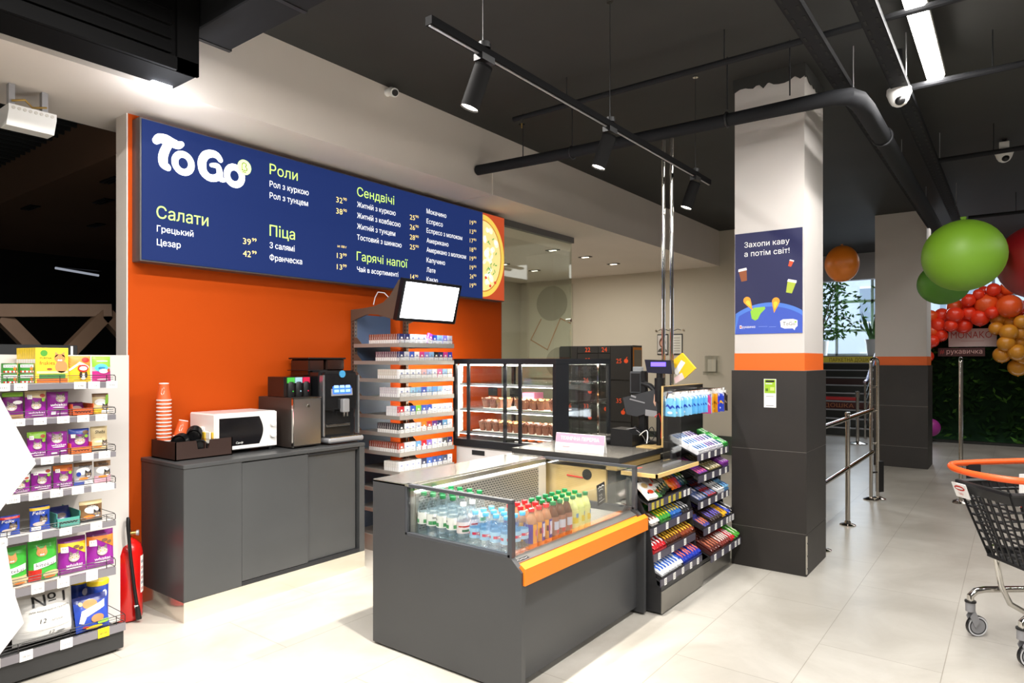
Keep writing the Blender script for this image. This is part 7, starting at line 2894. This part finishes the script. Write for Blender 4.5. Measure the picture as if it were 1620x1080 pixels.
b = B()
for side in (-1, 1):
    for i in range(NS + 1):
        s = i / NS
        pts = [bp(s, k / 6, side) for k in range(7)]
        b.tube(pts, .0065, CPL, 5)
    for k in range(NZ + 1):
        pts = [bp(s / 10, k / NZ, side) for s in range(11)]
        b.tube(pts, .006 if 0 < k < NZ else .012, CPL, 5)
for j in range(8):
    f = -1 + 2 * j / 7
    pts = [cp(2.635 - .15 * (k / 6), D0 + f * prof_at(0, k / 6), zb + (zt - zb) * k / 6) for k in range(7)]
    b.tube(pts, .0065, CPL, 5)
for k in range(NZ + 1):
    z = k / NZ
    b.tube([bp(0, z, -1), bp(0, z, 1)], .006 if 0 < k < NZ else .012, CPL, 5)
for i in range(NS + 1):
    b.tube([bp(i / NS, 0, -1), bp(i / NS, 0, 1)], .006, CPL, 5)
for j in range(7):
    f = -1 + 2 * j / 6
    b.tube([cp(2.635 + (3.42 - 2.635) * s / 6, D0 + f * prof_at(s / 6, 0), zb - .05 * s / 6) for s in range(7)], .006, CPL, 5)
b.build('basket', t)
b = B()   # solid lower edge and upper band of the basket
for side in (-1, 1):
    for (z0, z1) in ((0, .10), (.86, 1.0)):
        vs, fs = [], []
        for i in range(11):
            vs += [bp(i / 10, z0, side), bp(i / 10, z1, side)]
        for i in range(10):
            fs.append((2 * i, 2 * i + 1, 2 * i + 3, 2 * i + 2))
        n_ = AD * side * .006
        o_ = [v + n_ for v in vs]
        b.add(vs + o_, fs + [tuple(q + 22 for q in f[::-1]) for f in fs] + [(0, 22, 23, 1), (20, 21, 43, 42)] + [(2 * i, 2 * i + 2, 24 + 2 * i, 22 + 2 * i) for i in range(10)] + [(2 * i + 1, 23 + 2 * i, 25 + 2 * i, 2 * i + 3) for i in range(10)], CPL)
vs = [bp(0, .86, -1), bp(0, .86, 1), bp(0, 1, 1), bp(0, 1, -1)]
o_ = [v - AX * .008 for v in vs]
b.add(vs + o_, [(0, 1, 2, 3), (7, 6, 5, 4), (0, 4, 5, 1), (1, 5, 6, 2), (2, 6, 7, 3), (3, 7, 4, 0)], CPL)
b.build('basket_band', t)
b = B()
rim = []
for k in range(13):
    q = PI / 2 + PI * k / 12
    rim.append(cp(2.56 + .17 * math.cos(q), D0 + .26 * math.sin(q), .965 - .012 * k / 12))
rim = [cp(3.40, D0 + .29, 1.0), cp(3.0, D0 + .285, .975), cp(2.7, D0 + .28, .968)] + rim + [cp(2.68, D0 - .275, .935), cp(2.8, D0 - .28, .93), cp(3.1, D0 - .285, .945), cp(3.4, D0 - .29, 1.0)]
b.tube(rim, .017, RIM, 12)
b.build('orange_rim', t)
for k, (rv, side) in enumerate(((2.62, 1), (3.0, 1), (2.62, -1), (2.86, -1))):
    b = B()
    p1 = cp(rv, D0 + side * .275, .945)
    p0 = cp(rv, D0 + side * .245, .80)
    b.obox((p0 + p1) / 2, AX * .035, AD * .010, Vector((0, 0, .085)), CPL)
    if side < 0:
        b.obox(p1 - AD * .012 - Vector((0, 0, .085)), AX * .02, AD * .004, Vector((0, 0, .006)), RIM)
    b.build('rim_clip', t)
b = B()
nf = (-AX * .9 + Vector((0, 0, -.33))).normalized()      # outward from the sloping front face
uf = Vector((0, 0, 1)) * .94 - AX * .35
ow = cp(2.49, D0 + .165, .80)
b.obox(ow + nf * .012 - AD * .03 + uf * .04, AD * .055, nf * .003, uf.normalized() * .042, WHITE)
mp = plane_map(ow + nf * .016 - AD * .03 + AD * .055, -AD, uf)
b.ell(.055, .055, .042, .015, REDP, mp, 20)
mq = plane_map(ow + nf * .017 - AD * .03 + AD * .055, -AD, uf)
b.ell(.055, .055, .032, .006, WHITE, mq, 16)
b.text('Lazy', .055, .018, .014, REDP, mq, align='c', bold=.02)
b.build('name_card', t, smooth=0)
# child seat / flap seen inside, price board
b = B()
b.obox(cp(2.86, D0 + .10, .84), AX * .10, AD * .004, Vector((0, 0, .09)), WHITE)
mp = plane_map(cp(2.76, D0 + .094, .75), AX, (0, 0, 1))
b.ell(.12, .06, .07, .04, REDP, mp, 16)
b.rect(.0, .0, .2, .025, REDP, mp)
b.build('inner_board', t)
# frame: rear legs, lower tubes, casters
FD = .19
for side in (-1, 1):
    b = B()
    fr = cp(2.575, D0 + .03 + side * FD, .19)
    b.tube([fr, fr + Vector((0, 0, .035)), fr + AX * .03 + Vector((0, 0, .062)), fr + AX * .08 + Vector((0, 0, .072)), fr + AX * .5 + Vector((0, 0, .075)), fr + AX * .95 + Vector((0, 0, .08))], .018, CHROME, 12)
    b.build('frame_tube', t)
    b = B()
    b.tube([cp(2.66, D0 + side * .15, .53), cp(2.68, D0 + side * .16, .42), cp(2.71, D0 + side * .17, .3), cp(2.76, D0 + side * .17, .2), cp(2.9, D0 + side * .17, .12), cp(3.2, D0 + side * .17, .11)], .015, CHROME, 12)
    b.build('support_tube', t)
    for rv in (2.575, 3.5):
        c = cp(rv + .035, D0 + .03 + side * FD, .058)
        b = B()
        WGR = mat('caster grey', '#8b8b8e', .4)
        b.cyl(cp(rv, D0 + .03 + side * FD, .14), cp(rv, D0 + .03 + side * FD, .195), .024, WGR, 14)
        b.cyl(cp(rv, D0 + .03 + side * FD, .19), cp(rv, D0 + .03 + side * FD, .20), .028, BLACK, 14)
        for q in (-1, 1):
            b.obox((cp(rv + .015, D0 + .03 + side * FD + q * .017, .10)), AX * .014 + Vector((0, 0, -.03)), AD * .003, AX * .012 + Vector((0, 0, .02)), WGR)
        f_ = b.build('caster', t)
        b = B()
        T = Matrix((AX, Vector((0, 0, 1)), AD)).transposed()
        b.lathe([(.012, -.012), (.04, -.012), (.04, -.009), (.046, -.012), (.054, -.012), (.0575, -.008), (.0575, .008), (.054, .012), (.046, .012), (.04, .009), (.04, .012), (.012, .012)],
                [WGR, DARKMETAL, DARKMETAL, col('#c9c9cc'), BLACK, BLACK, BLACK, col('#c9c9cc'), DARKMETAL, DARKMETAL, WGR], 28, c, T)
        b.build('wheel', f_)
b = B()
b.tube([cp(3.38, D0 - .29, 1.0), cp(3.46, D0 - .27, 1.03), cp(3.46, D0 + .27, 1.03), cp(3.38, D0 + .29, 1.0)], .016, RIM, 12)
b.build('push_handle', t)
